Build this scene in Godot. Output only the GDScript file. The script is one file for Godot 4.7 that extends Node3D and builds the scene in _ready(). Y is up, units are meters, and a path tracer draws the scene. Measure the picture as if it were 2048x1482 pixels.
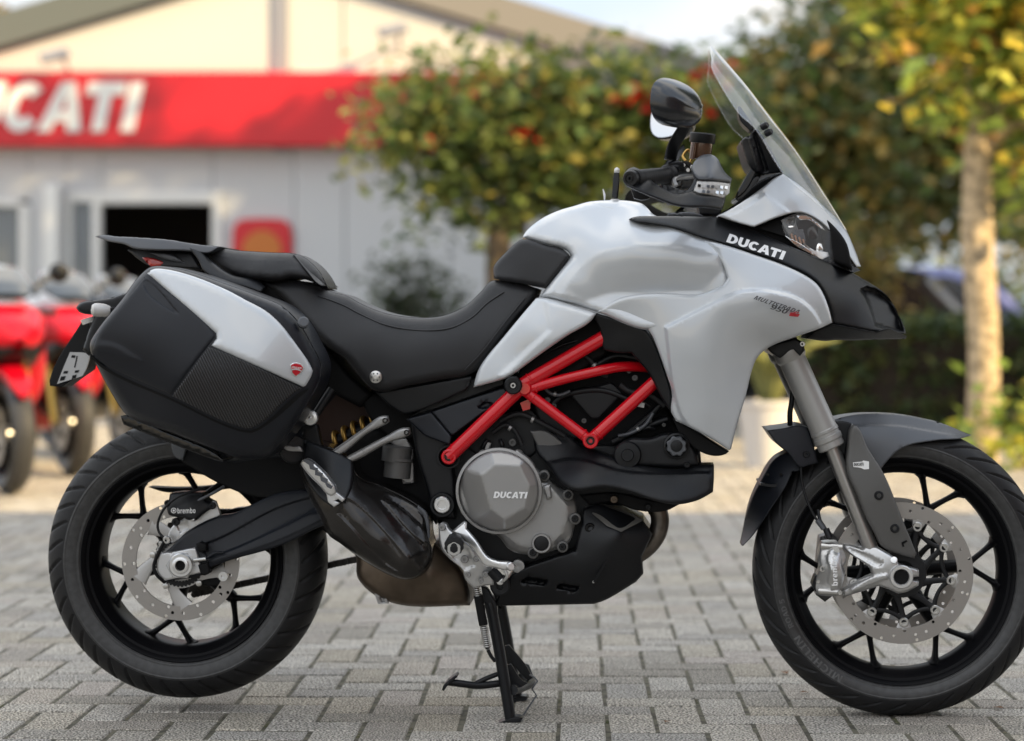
extends Node3D

# The photograph is 2048 x 1482; the lens sees F pixels per unit of tangent and the horizon lies at row CY.
const F := 4425.0
const CX := 1024.0
const CY := 640.0
const CAM_Z := 5.0
const CAM_H := 0.882
const YAW := 3.0
var M := {}
var rng := RandomNumberGenerator.new()
var to_bike := Basis(Vector3.UP, deg_to_rad(YAW))


func _ready() -> void:
	rng.seed = 950
	camera_and_sky()
	make_materials()
	build_place()
	build_motorcycle()
	build_background()


func camera_and_sky() -> void:
	var cam := Camera3D.new()
	cam.name = "camera"
	cam.projection = Camera3D.PROJECTION_FRUSTUM
	cam.near = 0.1
	cam.far = 400.0
	cam.size = 1482.0 / F * cam.near
	cam.frustum_offset = Vector2(0, -(741.0 - CY) / F * cam.near)
	cam.position = Vector3(0, CAM_H, CAM_Z)
	var lens := CameraAttributesPhysical.new()
	lens.frustum_focal_length = 50.0
	lens.frustum_near = 0.1
	lens.frustum_far = 400.0
	lens.frustum_focus_distance = 4.77
	lens.exposure_aperture = 1.4
	cam.attributes = lens
	add_child(cam)
	cam.current = true
	var sun := DirectionalLight3D.new()
	sun.name = "sun"
	sun.light_color = Color(1.0, 0.88, 0.66)
	sun.light_energy = 1.6
	sun.light_angular_distance = 0.6
	sun.shadow_enabled = true
	add_child(sun)
	sun.look_at_from_position(Vector3.ZERO, -SUN)
	var e := Environment.new()
	e.background_mode = Environment.BG_SKY
	e.sky = Sky.new()
	var pano := PanoramaSkyMaterial.new()
	pano.panorama = ImageTexture.create_from_image(sky_image())
	e.sky.sky_material = pano
	e.tonemap_mode = Environment.TONE_MAPPER_LINEAR
	e.tonemap_exposure = 1.85
	e.sdfgi_enabled = true
	e.ssao_enabled = true
	e.ssil_enabled = true
	var we := WorldEnvironment.new()
	we.name = "world_environment"
	we.environment = e
	add_child(we)


const SUN := Vector3(0.70, 0.48, 0.50)


# Light broken cloud over pale blue, the same all the way round.
func sky_image() -> Image:
	var w := 768
	var h := 384
	var n := FastNoiseLite.new()
	n.seed = 4
	n.frequency = 1.1
	n.fractal_octaves = 5
	var buf := PackedFloat32Array()
	buf.resize(w * h * 3)
	var k := 0
	for j in h:
		var lat := PI * (0.5 - (j + 0.5) / h)
		var y := sin(lat)
		var c := cos(lat)
		var up: float = clampf(y, 0.0, 1.0)
		var base := Color(0.41, 0.47, 0.54).lerp(Color(0.54, 0.63, 0.77), pow(up, 0.6))
		for i in w:
			var lon := TAU * (i + 0.5) / w
			var dx := c * sin(lon)
			var dz := c * cos(lon)
			var s := 1.0 / (0.28 + up)
			var v := n.get_noise_3d(dx * s * 1.3, 3.0, dz * s * 1.3)
			var cl: float = smoothstep(-0.20, 0.24, v) * 0.92
			var sh: float = (1.0 - 0.18 * smoothstep(0.12, 0.5, v)) * (0.48 + 0.90 * up)
			var col := base.lerp(Color(1.06 * sh, 1.02 * sh, 0.955 * sh), cl)
			if y < 0.0:
				col = Color(0.30, 0.30, 0.28)
			buf[k] = col.r
			buf[k + 1] = col.g
			buf[k + 2] = col.b
			k += 3
	return Image.create_from_data(w, h, false, Image.FORMAT_RGBF, buf.to_byte_array())


# ---------------------------------------------------------------- materials

func noise_tex(freq: float, seed_: int, lo := 0.0, hi := 1.0, size := 256, oct := 3, kind := FastNoiseLite.TYPE_SIMPLEX) -> ImageTexture:
	var n := FastNoiseLite.new()
	n.seed = seed_
	n.noise_type = kind
	n.frequency = freq
	n.fractal_octaves = oct
	var im := n.get_seamless_image(size, size, false, false, 0.12)
	im.convert(Image.FORMAT_RGBA8)
	for y in size:
		for x in size:
			var v: float = lerpf(lo, hi, im.get_pixel(x, y).r)
			im.set_pixel(x, y, Color(v, v, v))
	return ImageTexture.create_from_image(im)


# Pushes a soft noise towards light and dark grains.
func harden(t: ImageTexture, lo: float, hi: float) -> ImageTexture:
	var im := t.get_image()
	var slow := noise_tex(0.012, 77, 0.0, 1.0, im.get_width(), 3).get_image()
	for y in im.get_height():
		for x in im.get_width():
			var broad: float = 0.80 + 0.28 * slow.get_pixel(x, y).r
			var v: float = minf(1.0, broad * lerpf(lo, hi, smoothstep(0.30, 0.72, im.get_pixel(x, y).r)) / 1.3)
			im.set_pixel(x, y, Color(v, v, v).linear_to_srgb())
	return ImageTexture.create_from_image(im)


func mat(name_: String, lin: Color, rough: float, metal := 0.0, o := {}) -> StandardMaterial3D:
	var m := StandardMaterial3D.new()
	m.resource_name = name_
	m.albedo_color = lin.linear_to_srgb()
	m.roughness = rough
	m.metallic = metal
	if o.has("coat"):
		m.clearcoat_enabled = true
		m.clearcoat = o.coat
		m.clearcoat_roughness = o.get("coat_r", 0.06)
	if o.has("bump"):
		m.heightmap_enabled = true
		m.heightmap_texture = o.bump
		m.heightmap_scale = o.get("depth", 0.05)
	if o.has("tex"):
		m.albedo_texture = o.tex
	if o.has("rough_tex"):
		m.roughness_texture = o.rough_tex
	if o.has("tri"):
		m.uv1_triplanar = true
		m.uv1_world_triplanar = o.get("world", false)
		m.uv1_scale = Vector3.ONE * o.tri
	elif o.has("uvs"):
		m.uv1_scale = Vector3.ONE * o.uvs
	if o.has("spec"):
		m.metallic_specular = o.spec
	if o.has("rim"):
		m.rim_enabled = true
		m.rim = o.rim
	if o.has("back"):
		m.backlight_enabled = true
		m.backlight = (o.back as Color).linear_to_srgb()
	if o.get("vc", false):
		m.vertex_color_use_as_albedo = true
	if o.get("two", true):
		m.cull_mode = BaseMaterial3D.CULL_DISABLED
	M[name_] = m
	return m


func g(v: float) -> Color:
	return Color(v, v, v)


func glass(name_: String, tint: Color, alpha: float) -> void:
	var m := mat(name_, tint, 0.02)
	m.transparency = BaseMaterial3D.TRANSPARENCY_ALPHA
	m.albedo_color.a = alpha


func make_materials() -> void:
	var grain := noise_tex(0.22, 3)
	var fine := noise_tex(0.35, 5)
	var blot := noise_tex(0.02, 8, 0.72, 1.0)
	var speck := noise_tex(0.13, 12, 0.0, 1.0, 512, 4)
	speck = harden(speck, 0.22, 1.30)
	var smudge := noise_tex(0.015, 14, 0.75, 1.1)
	mat("silver_paint", Color(0.53, 0.555, 0.58), 0.33, 0.14, {"spec": 0.6, "coat": 1.0, "coat_r": 0.03})
	mat("black_satin", Color(0.0055, 0.006, 0.0075), 0.36, 0.0, {"spec": 0.40, "bump": fine, "depth": 0.022, "tri": 30.0})
	mat("black_case", Color(0.006, 0.0075, 0.012), 0.40, 0.0, {"spec": 0.42, "bump": fine, "depth": 0.022, "tri": 35.0})
	mat("black_matte", Color(0.005, 0.005, 0.0055), 0.60, 0.0, {"spec": 0.30, "bump": fine, "depth": 0.02, "tri": 30.0})
	mat("black_gloss", Color(0.004, 0.004, 0.005), 0.15, 0.0, {"spec": 0.35, "coat": 0.4, "coat_r": 0.05})
	mat("graphite", Color(0.065, 0.07, 0.08), 0.45, 0.15, {"coat": 0.3, "coat_r": 0.3})
	mat("seat_vinyl", Color(0.013, 0.013, 0.0145), 0.46, 0.0, {"spec": 0.42, "bump": grain, "depth": 0.03, "tri": 45.0, "rim": 0.25})
	mat("rubber", Color(0.010, 0.010, 0.011), 0.6, 0.0, {"spec": 0.4, "bump": grain, "depth": 0.02, "tri": 12.0, "rough_tex": smudge})
	mat("rubber_side", Color(0.046, 0.046, 0.047), 0.42, 0.0, {"bump": grain, "depth": 0.01, "tri": 8.0, "tex": blot})
	mat("tyre_letter", Color(0.085, 0.085, 0.085), 0.6)
	mat("tyre_letter_dark", Color(0.05, 0.05, 0.05), 0.5)
	mat("wheel_black", Color(0.004, 0.004, 0.005), 0.42, 0.0, {"spec": 0.22})
	mat("frame_red", Color(0.60, 0.004, 0.012), 0.32, 0.0, {"spec": 0.2, "coat": 1.0, "coat_r": 0.03})
	mat("fork_grey", Color(0.36, 0.355, 0.345), 0.38, 0.40)
	mat("fork_slider", Color(0.42, 0.41, 0.40), 0.30, 0.9)
	mat("cast_alloy", Color(0.58, 0.58, 0.58), 0.36, 0.85, {"bump": fine, "depth": 0.01, "tri": 30.0})
	mat("bright_alloy", Color(0.72, 0.72, 0.72), 0.28, 0.9)
	mat("engine_grey", Color(0.31, 0.305, 0.30), 0.34, 0.6, {"bump": fine, "depth": 0.012, "tri": 40.0})
	mat("engine_dark", Color(0.105, 0.103, 0.10), 0.46, 0.2, {"bump": fine, "depth": 0.012, "tri": 40.0})
	mat("disc_steel", Color(0.34, 0.32, 0.30), 0.40, 0.85)
	mat("disc_inner", Color(0.46, 0.45, 0.44), 0.42, 0.8)
	mat("bolt_steel", Color(0.55, 0.54, 0.52), 0.3, 0.95)
	mat("gold", Color(0.45, 0.27, 0.07), 0.35, 0.8)
	mat("chain_steel", Color(0.05, 0.045, 0.04), 0.45, 0.7)
	mat("muffler", Color(0.036, 0.033, 0.031), 0.25, 0.75, {"coat": 0.3, "coat_r": 0.2})
	mat("bronze", Color(0.15, 0.115, 0.085), 0.40, 0.8, {"tex": smudge, "tri": 3.0})
	mat("pipe_steel", Color(0.16, 0.14, 0.12), 0.36, 0.85, {"tex": smudge, "tri": 5.0})
	mat("skylit_black", Color(0.13, 0.125, 0.115), 0.5)  # black plastic with the light on its upper face painted in
	mat("moss", g(1.0), 0.95, 0.0, {"vc": true})
	mat("brown", Color(0.060, 0.030, 0.022), 0.6)
	mat("white_print", Color(0.78, 0.78, 0.78), 0.5)
	mat("grey_print", Color(0.50, 0.50, 0.50), 0.4)
	mat("dark_print", Color(0.05, 0.05, 0.055), 0.45)
	mat("badge_red", Color(0.50, 0.006, 0.02), 0.2, 0.0, {"coat": 1.0})
	mat("tail_red", Color(0.45, 0.02, 0.015), 0.18, 0.0, {"coat": 1.0})
	mat("lens_clear", Color(0.62, 0.60, 0.58), 0.12, 0.5, {"bump": grain, "depth": 0.25, "tri": 14.0, "coat": 1.0})
	mat("chrome", Color(0.80, 0.80, 0.80), 0.06, 1.0)
	mat("mirror", Color(0.85, 0.85, 0.86), 0.03, 1.0)
	mat("fluid_brown", Color(0.09, 0.04, 0.02), 0.25, 0.0, {"coat": 0.8})
	glass("clear_screen", Color(0.95, 0.97, 1.0), 0.05)
	glass("screen_near_sheen", Color(0.76, 0.86, 0.97), 0.18)  # near half of the screen: bright sky sheen put into a milky colour
	mat("mirror_shell", Color(0.010, 0.012, 0.016), 0.22, 0.0, {"spec": 0.6})
	glass("lamp_glass", Color(0.9, 0.9, 0.9), 0.03)
	(M.lamp_glass as StandardMaterial3D).metallic_specular = 0.22
	glass("window_glass", Color(0.9, 0.95, 0.95), 0.10)
	var im := Image.create(64, 64, false, Image.FORMAT_RGBA8)
	for y in 64:
		for x in 64:
			var s := 0.5 + 0.5 * sin(TAU * (2.0 * x - 1.0 * y) / 64.0 * 2.0)
			im.set_pixel(x, y, Color(s, s, s))
	var rib := Image.create(64, 64, false, Image.FORMAT_RGBA8)
	for y in 64:
		for x in 64:
			var s := 0.30 + 0.70 * im.get_pixel(x, y).r
			rib.set_pixel(x, y, Color(s, s, s))
	mat("ribbed", Color(0.045, 0.045, 0.05), 0.36, 0.0, {"bump": ImageTexture.create_from_image(im), "depth": 0.2, "tex": ImageTexture.create_from_image(rib), "uvs": 4.4})
	# setting
	for i in 12:
		var t := [0.64, 0.71, 0.54, 0.66, 0.74, 0.60, 0.65, 0.69, 0.50, 0.70, 0.62, 0.57][i] as float
		var w := [0.0, 0.05, 0.0, 0.09, 0.02, -0.03, 0.07, 0.03, 0.0, 0.05, 0.10, 0.02][i] as float
		var pink := [0.0, 0.0, 0.0, 0.0, 0.0, 0.0, 0.03, 0.0, 0.0, 0.05, 0.0, 0.02][i] as float
		mat("paver_%d" % i, Color(t + 0.035 + w * 0.25, t - pink * 0.35 - 0.008, t - w * 0.45 - 0.08), 0.86, 0.0, {"tex": speck, "bump": speck, "depth": 0.5, "tri": 1.7 + 0.06 * i, "world": true})
	mat("paver_far", g(1.0), 0.88, 0.0, {"tex": speck, "bump": speck, "depth": 0.4, "tri": 1.9, "world": true, "vc": true})
	mat("joint", Color(0.125, 0.115, 0.082), 0.95, 0.0, {"tex": noise_tex(0.06, 22, 0.5, 1.3, 256, 4), "tri": 1.3, "world": true})
	mat("yard", Color(0.50, 0.47, 0.41), 0.9, 0.0, {"tex": noise_tex(0.05, 23, 0.7, 1.2, 256, 4), "tri": 0.7, "world": true})
	mat("cream_wall", Color(0.57, 0.57, 0.55), 0.6)
	mat("white_wall", Color(0.58, 0.60, 0.625), 0.55)
	mat("white_frame", Color(0.80, 0.81, 0.80), 0.4)
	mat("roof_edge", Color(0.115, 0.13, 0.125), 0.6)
	mat("roof_edge_sunlit", Color(0.22, 0.21, 0.20), 0.7)  # the roof_edge board again, with sunlight put into the colour
	mat("sign_red", Color(0.60, 0.006, 0.014), 0.4, 0.0, {"coat": 0.25, "coat_r": 0.1})
	mat("sign_white", Color(0.82, 0.82, 0.80), 0.5)
	mat("sign_yellow", Color(0.55, 0.17, 0.03), 0.5)
	mat("pipe_grey", Color(0.26, 0.27, 0.32), 0.5)
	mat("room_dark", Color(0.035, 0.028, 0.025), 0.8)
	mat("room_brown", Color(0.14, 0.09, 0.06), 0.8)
	mat("bark", Color(0.66, 0.52, 0.34), 0.9, 0.0, {"tex": noise_tex(0.03, 31, 0.5, 1.2), "tri": 1.5, "bump": grain, "depth": 0.8})
	mat("bark_dark", Color(0.13, 0.10, 0.07), 0.9, 0.0, {"tex": noise_tex(0.03, 32, 0.6, 1.2), "tri": 1.5})
	mat("leaf", g(1.0), 0.5, 0.0, {"vc": true, "back": Color(0.8, 0.8, 0.8)})
	mat("pot_white", Color(0.60, 0.59, 0.58), 0.5)
	mat("soil", Color(0.03, 0.022, 0.016), 0.95)
	mat("moto_red", Color(0.42, 0.002, 0.012), 0.3, 0.0, {"spec": 0.25, "coat": 0.5})
	mat("moto_gold", Color(0.62, 0.42, 0.10), 0.3, 0.7)
	mat("car_blue", Color(0.16, 0.18, 0.46), 0.3, 0.1, {"coat": 1.0})
	mat("car_grey", Color(0.05, 0.053, 0.06), 0.3, 0.2, {"coat": 1.0})
	mat("car_window", Color(0.02, 0.025, 0.03), 0.05, 0.0, {"coat": 1.0})
	mat("hall_wall", Color(0.27, 0.15, 0.10), 0.85)


# ---------------------------------------------------------------- placing and naming

# A point of the motorcycle, in its own frame, that lies z metres to the near side of its middle plane.
func P(px: float, py: float, z: float) -> Vector3:
	var o := to_bike * Vector3(0, CAM_H, CAM_Z)
	var d := to_bike * Vector3((px - CX) / F, -(py - CY) / F, -1.0)
	return o + d * ((z - o.z) / d.z)


# A point of the yard at a depth of far metres from the lens.
func W(px: float, py: float, far: float) -> Vector3:
	return Vector3((px - CX) / F * far, CAM_H - (py - CY) / F * far, CAM_Z - far)


func thing(called: String, label: String, category: String, at := Vector3.ZERO, turn := 0.0, group := "") -> Node3D:
	var o := Node3D.new()
	o.name = called
	add_child(o, true)
	o.position = at
	o.rotation.y = turn
	tag(o, label, category, group)
	return o


func tag(o: Node, label: String, category := "", group := "") -> void:
	o.set_meta("label", label)
	if category:
		o.set_meta("category", category)
	if group:
		o.set_meta("group", group)


func put(parent: Node, called: String, mesh: Mesh, m: Material) -> MeshInstance3D:
	var o := MeshInstance3D.new()
	o.name = called
	o.mesh = mesh
	o.material_override = m
	parent.add_child(o, true)
	return o


func mm(m) -> Material:
	return M[m] if m is String else m


# ---------------------------------------------------------------- mesh building

func smooth_mesh(v: PackedVector3Array, idx: PackedInt32Array, uv := PackedVector2Array()) -> ArrayMesh:
	var nrm := PackedVector3Array()
	nrm.resize(v.size())
	for i in range(0, idx.size(), 3):
		var a := v[idx[i]]
		var c := (v[idx[i + 2]] - a).cross(v[idx[i + 1]] - a)
		nrm[idx[i]] += c
		nrm[idx[i + 1]] += c
		nrm[idx[i + 2]] += c
	for i in nrm.size():
		nrm[i] = nrm[i].normalized() if nrm[i].length_squared() > 1e-20 else Vector3.UP
	var arr := []
	arr.resize(Mesh.ARRAY_MAX)
	arr[Mesh.ARRAY_VERTEX] = v
	arr[Mesh.ARRAY_NORMAL] = nrm
	if uv.size() == v.size():
		arr[Mesh.ARRAY_TEX_UV] = uv
	arr[Mesh.ARRAY_INDEX] = idx
	var me := ArrayMesh.new()
	me.add_surface_from_arrays(Mesh.PRIMITIVE_TRIANGLES, arr)
	return me


func flat_mesh(tri: PackedVector3Array) -> ArrayMesh:
	var nrm := PackedVector3Array()
	nrm.resize(tri.size())
	for i in range(0, tri.size(), 3):
		var c := (tri[i + 2] - tri[i]).cross(tri[i + 1] - tri[i]).normalized()
		nrm[i] = c
		nrm[i + 1] = c
		nrm[i + 2] = c
	var arr := []
	arr.resize(Mesh.ARRAY_MAX)
	arr[Mesh.ARRAY_VERTEX] = tri
	arr[Mesh.ARRAY_NORMAL] = nrm
	var me := ArrayMesh.new()
	me.add_surface_from_arrays(Mesh.PRIMITIVE_TRIANGLES, arr)
	return me


# A smooth outline through listed points; sharp turns stay corners.
func outline(a: Array, step := 8.0, closed := true, corner := 40.0) -> PackedVector2Array:
	var p := PackedVector2Array()
	for i in range(0, a.size(), 2):
		p.append(Vector2(a[i], a[i + 1]))
	var n := p.size()
	var tan_ := PackedVector2Array()
	var hard := []
	for i in n:
		var before := p[(i - 1 + n) % n] if closed or i > 0 else p[i]
		var after := p[(i + 1) % n] if closed or i < n - 1 else p[i]
		var d1 := p[i] - before
		var d2 := after - p[i]
		hard.append(d1.length() < 1e-6 or d2.length() < 1e-6 or absf(rad_to_deg(d1.angle_to(d2))) > corner)
		tan_.append((d1.normalized() + d2.normalized()).normalized())
	var out := PackedVector2Array()
	for i in (n if closed else n - 1):
		var j := (i + 1) % n
		var seg := p[j] - p[i]
		var l := seg.length()
		var m0: Vector2 = seg if hard[i] else tan_[i] * l
		var m1: Vector2 = seg if hard[j] else tan_[j] * l
		var c := maxi(1, roundi(l / step))
		for k in c:
			var t := float(k) / c
			var t2 := t * t
			var t3 := t2 * t
			out.append(p[i] * (2 * t3 - 3 * t2 + 1) + m0 * (t3 - 2 * t2 + t) + p[j] * (-2 * t3 + 3 * t2) + m1 * (t3 - t2))
	if not closed:
		out.append(p[n - 1])
	return out


func path3(a: Array, sub := 6) -> PackedVector3Array:
	var out := PackedVector3Array()
	var n := a.size()
	for i in n - 1:
		var p0: Vector3 = a[maxi(i - 1, 0)]
		var p1: Vector3 = a[i]
		var p2: Vector3 = a[i + 1]
		var p3: Vector3 = a[mini(i + 2, n - 1)]
		for k in sub:
			out.append(p1.cubic_interpolate(p2, p0, p3, float(k) / sub))
	out.append(a[n - 1])
	return out


# Height field through listed [x, y, z] points: a thin plate, a plane or a level.
class Field:
	var p := PackedVector2Array()
	var w := PackedFloat64Array()
	var level := 0.0
	var zones := []

	func _init(c) -> void:
		if not c is Array:
			level = c
			return
		var n: int = c.size() / 3
		var flat := n == 3
		for i in n:
			p.append(Vector2(c[i * 3], c[i * 3 + 1]) / 100.0)
		var s := n + 3
		var A := []
		for i in s:
			var row := PackedFloat64Array()
			row.resize(s + 1)
			A.append(row)
		for i in n:
			for j in n:
				A[i][j] = 0.0 if flat else phi(p[i].distance_to(p[j]))
			A[i][i] += 1e-7 if not flat else 0.0
			A[i][n] = 1.0
			A[i][n + 1] = p[i].x
			A[i][n + 2] = p[i].y
			A[n][i] = 1.0
			A[n + 1][i] = p[i].x
			A[n + 2][i] = p[i].y
			A[i][s] = c[i * 3 + 2]
		if flat:
			# three points: solve the plane alone
			var m := []
			for i in 3:
				m.append(PackedFloat64Array([1.0, p[i].x, p[i].y, c[i * 3 + 2]]))
			var x := solve(m, 3)
			p.clear()
			w = PackedFloat64Array([x[0], x[1], x[2]])
		else:
			w = solve(A, s)

	func phi(r: float) -> float:
		return 0.0 if r < 1e-9 else r * r * log(r)

	func solve(A: Array, s: int) -> PackedFloat64Array:
		for c in s:
			var best := c
			for r in range(c + 1, s):
				if absf(A[r][c]) > absf(A[best][c]):
					best = r
			var t = A[c]
			A[c] = A[best]
			A[best] = t
			for r in range(c + 1, s):
				var f: float = A[r][c] / A[c][c]
				if f != 0.0:
					for k in range(c, s + 1):
						A[r][k] -= f * A[c][k]
		var x := PackedFloat64Array()
		x.resize(s)
		for r in range(s - 1, -1, -1):
			var v: float = A[r][s]
			for k in range(r + 1, s):
				v -= A[r][k] * x[k]
			x[r] = v / A[r][r]
		return x

	func at(q: Vector2) -> float:
		var z := level
		if w.size():
			var u := q / 100.0
			var n := p.size()
			z = w[n] + w[n + 1] * u.x + w[n + 2] * u.y
			for i in n:
				var r2 := u.distance_squared_to(p[i])
				if r2 > 1e-12:
					z += w[i] * 0.5 * r2 * log(r2)
		for zn in zones:
			var wide: float = zn[2]
			var kind: String = zn[3] if zn.size() > 3 else "step"
			if kind == "facet":
				# flat inside a convex outline, falling away in planes outside it
				var poly: PackedVector2Array = zn[0]
				var worst := -1e9
				for i in poly.size():
					var a := poly[i]
					var b := poly[(i + 1) % poly.size()]
					var nn := Vector2(b.y - a.y, a.x - b.x).normalized()
					worst = maxf(worst, (q - a).dot(nn))
				z -= zn[1] * clampf(worst / wide, 0.0, 1.0)
			elif kind == "ramp":
				z += zn[1] * clampf(signed(q, zn[0]) / wide, 0.0, 1.0)
			else:
				z += zn[1] * smoothstep(-0.5 * wide, 0.5 * wide, signed(q, zn[0]))
		return z

	func signed(q: Vector2, poly: PackedVector2Array) -> float:
		var best := 1e18
		var n := poly.size()
		for i in n:
			var c := Geometry2D.get_closest_point_to_segment(q, poly[i], poly[(i + 1) % n])
			best = minf(best, q.distance_squared_to(c))
		var d := sqrt(best)
		return d if Geometry2D.is_point_in_polygon(q, poly) else -d


# A panel traced in side view. z: height field. o: r (edge rounding, px), rz (its depth, m), t (thickness, m) or full (mirrored to the far side as one solid), step, corner, zones [[outline, height, width]], add (lift)
func panel(parent: Node, called: String, a: Array, z, m, o := {}) -> MeshInstance3D:
	var step: float = o.get("step", 9.0)
	var poly := outline(a, o.get("edge", step * 0.8), true, o.get("corner", 40.0))
	if Geometry2D.is_polygon_clockwise(poly):
		poly.reverse()
	var f: Field = z if z is Field else Field.new(z)
	if o.has("zones"):
		for zn in o.zones:
			var kind: String = zn[3] if zn.size() > 3 else "step"
			var zp := outline(zn[0], 1000.0 if kind == "facet" else 7.0)
			if Geometry2D.is_polygon_clockwise(zp):
				zp.reverse()
			if kind == "facet":
				var mid := Vector2.ZERO
				for q in zp:
					mid += q / zp.size()
				if (mid - zp[0]).dot(Vector2(zp[1].y - zp[0].y, zp[0].x - zp[1].x)) > 0.0:
					zp.reverse()
			f.zones.append([zp, zn[1], zn[2], kind])
	var lift: float = o.get("add", 0.0)
	var r: float = o.get("r", 0.0)
	var rz: float = o.get("rz", r * 0.00105)
	var pts := PackedVector2Array(poly)
	var drop := PackedFloat32Array()
	for i in pts.size():
		drop.append(rz if r > 0 else 0.0)
	var used := {}
	for q in pts:
		used[Vector2i((q * 2.0).round())] = true
	var cores: Array = [poly]
	if r > 0:
		for k in [0.07, 0.25, 0.55, 1.0]:
			cores = Geometry2D.offset_polygon(poly, -r * k, Geometry2D.JOIN_ROUND)
			var dz: float = rz * (1.0 - sqrt(maxf(0.0, 1.0 - (1.0 - k) * (1.0 - k))))
			for ring in cores:
				if ring.size() < 3:
					continue
				for i in ring.size():
					var b: Vector2 = ring[(i + 1) % ring.size()]
					var s: Vector2 = ring[i]
					var c := maxi(1, roundi(s.distance_to(b) / step))
					if s.distance_to(b) < step * 0.3 and i % 2 == 1:
						continue
					for j in c:
						var q := s.lerp(b, float(j) / c)
						var key := Vector2i((q * 2.0).round())
						if not used.has(key):
							used[key] = true
							pts.append(q)
							drop.append(dz)
	var extra := PackedVector2Array()
	for zn in f.zones:
		for k in ([-0.5, -0.25, 0.0, 0.25, 0.5] if zn[3] == "step" else [-0.04, 0.0, 0.04] if zn[3] == "ramp" else [0.0, 0.06, 0.94, 1.0]):
			for ring in Geometry2D.offset_polygon(zn[0], zn[2] * k, Geometry2D.JOIN_MITER if zn[3] == "facet" else Geometry2D.JOIN_ROUND):
				for i in ring.size():
					var b: Vector2 = ring[(i + 1) % ring.size()]
					var c := maxi(1, roundi(ring[i].distance_to(b) / step))
					for j in c:
						extra.append(ring[i].lerp(b, float(j) / c))
	var lo := poly[0]
	var hi := poly[0]
	for q in poly:
		lo = lo.min(q)
		hi = hi.max(q)
	var row := 0
	var yy := lo.y + step * 0.5
	while yy < hi.y:
		var xx := lo.x + step * (0.25 if row % 2 else 0.75)
		while xx < hi.x:
			extra.append(Vector2(xx, yy))
			xx += step
		yy += step * 0.866
		row += 1
	var keep_off := step * 0.35
	for q in extra:
		for core in cores:
			if core.size() > 2 and Geometry2D.is_point_in_polygon(q, core):
				var key := Vector2i((q * 2.0).round())
				if not used.has(key) and far_from(q, poly, keep_off if r <= 0.0 else 0.0):
					used[key] = true
					pts.append(q)
					drop.append(0.0)
				break
	var tri := Geometry2D.triangulate_delaunay(pts)
	var n := pts.size()
	var nb := poly.size()
	var full: bool = o.get("full", false)
	var t: float = o.get("t", 0.02)
	var v := PackedVector3Array()
	var uv := PackedVector2Array()
	for i in n:
		v.append(P(pts[i].x, pts[i].y, f.at(pts[i]) + lift - drop[i]))
		uv.append(pts[i] / 100.0)
	var floor_z: float = o.get("floor", -9.0)
	for i in n:
		var q := v[i]
		v.append(Vector3(q.x, q.y, -q.z if full else (floor_z if floor_z > -8.0 else q.z - t)))
		uv.append(uv[i])
	var idx := PackedInt32Array()
	for i in range(0, tri.size(), 3):
		var ia := tri[i]
		var ib := tri[i + 1]
		var ic := tri[i + 2]
		if not Geometry2D.is_point_in_polygon((pts[ia] + pts[ib] + pts[ic]) / 3.0, poly):
			continue
		if (v[ic] - v[ia]).cross(v[ib] - v[ia]).z < 0:
			var s := ib
			ib = ic
			ic = s
		idx.append_array([ia, ib, ic, ia + n, ic + n, ib + n])
	var soft: bool = r > 0 or o.get("soft", false)
	var off := 0
	if not soft:
		off = v.size()
		for i in nb:
			v.append(v[i])
			uv.append(uv[i])
		for i in nb:
			v.append(v[i + n])
			uv.append(uv[i])
	for i in nb:
		var j := (i + 1) % nb
		var a0 := i + off
		var a1 := j + off
		var b0 := i + (off + nb if off else n)
		var b1 := j + (off + nb if off else n)
		idx.append_array([a0, b1, b0, a0, a1, b1])
	var me := smooth_mesh(v, idx, uv)
	return put(parent, called, me, mm(m))


func far_from(q: Vector2, poly: PackedVector2Array, d: float) -> bool:
	if d <= 0.0:
		return true
	for p in poly:
		if p.distance_squared_to(q) < d * d:
			return false
	return true


# A grid of points as one smooth skin; wrap closes it along u or v.
func skin(nu: int, nv: int, at: Callable, wrap_u := false, wrap_v := false) -> ArrayMesh:
	var v := PackedVector3Array()
	var uv := PackedVector2Array()
	for i in nu:
		for j in nv:
			v.append(at.call(float(i) / (nu if wrap_u else nu - 1), float(j) / (nv if wrap_v else nv - 1)))
			uv.append(Vector2(float(i) / nu, float(j) / nv))
	var idx := PackedInt32Array()
	for i in (nu if wrap_u else nu - 1):
		for j in (nv if wrap_v else nv - 1):
			var a := i * nv + j
			var b := ((i + 1) % nu) * nv + j
			var c := ((i + 1) % nu) * nv + (j + 1) % nv
			var d := i * nv + (j + 1) % nv
			idx.append_array([a, c, b, a, d, c])
	return smooth_mesh(v, idx, uv)


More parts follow.
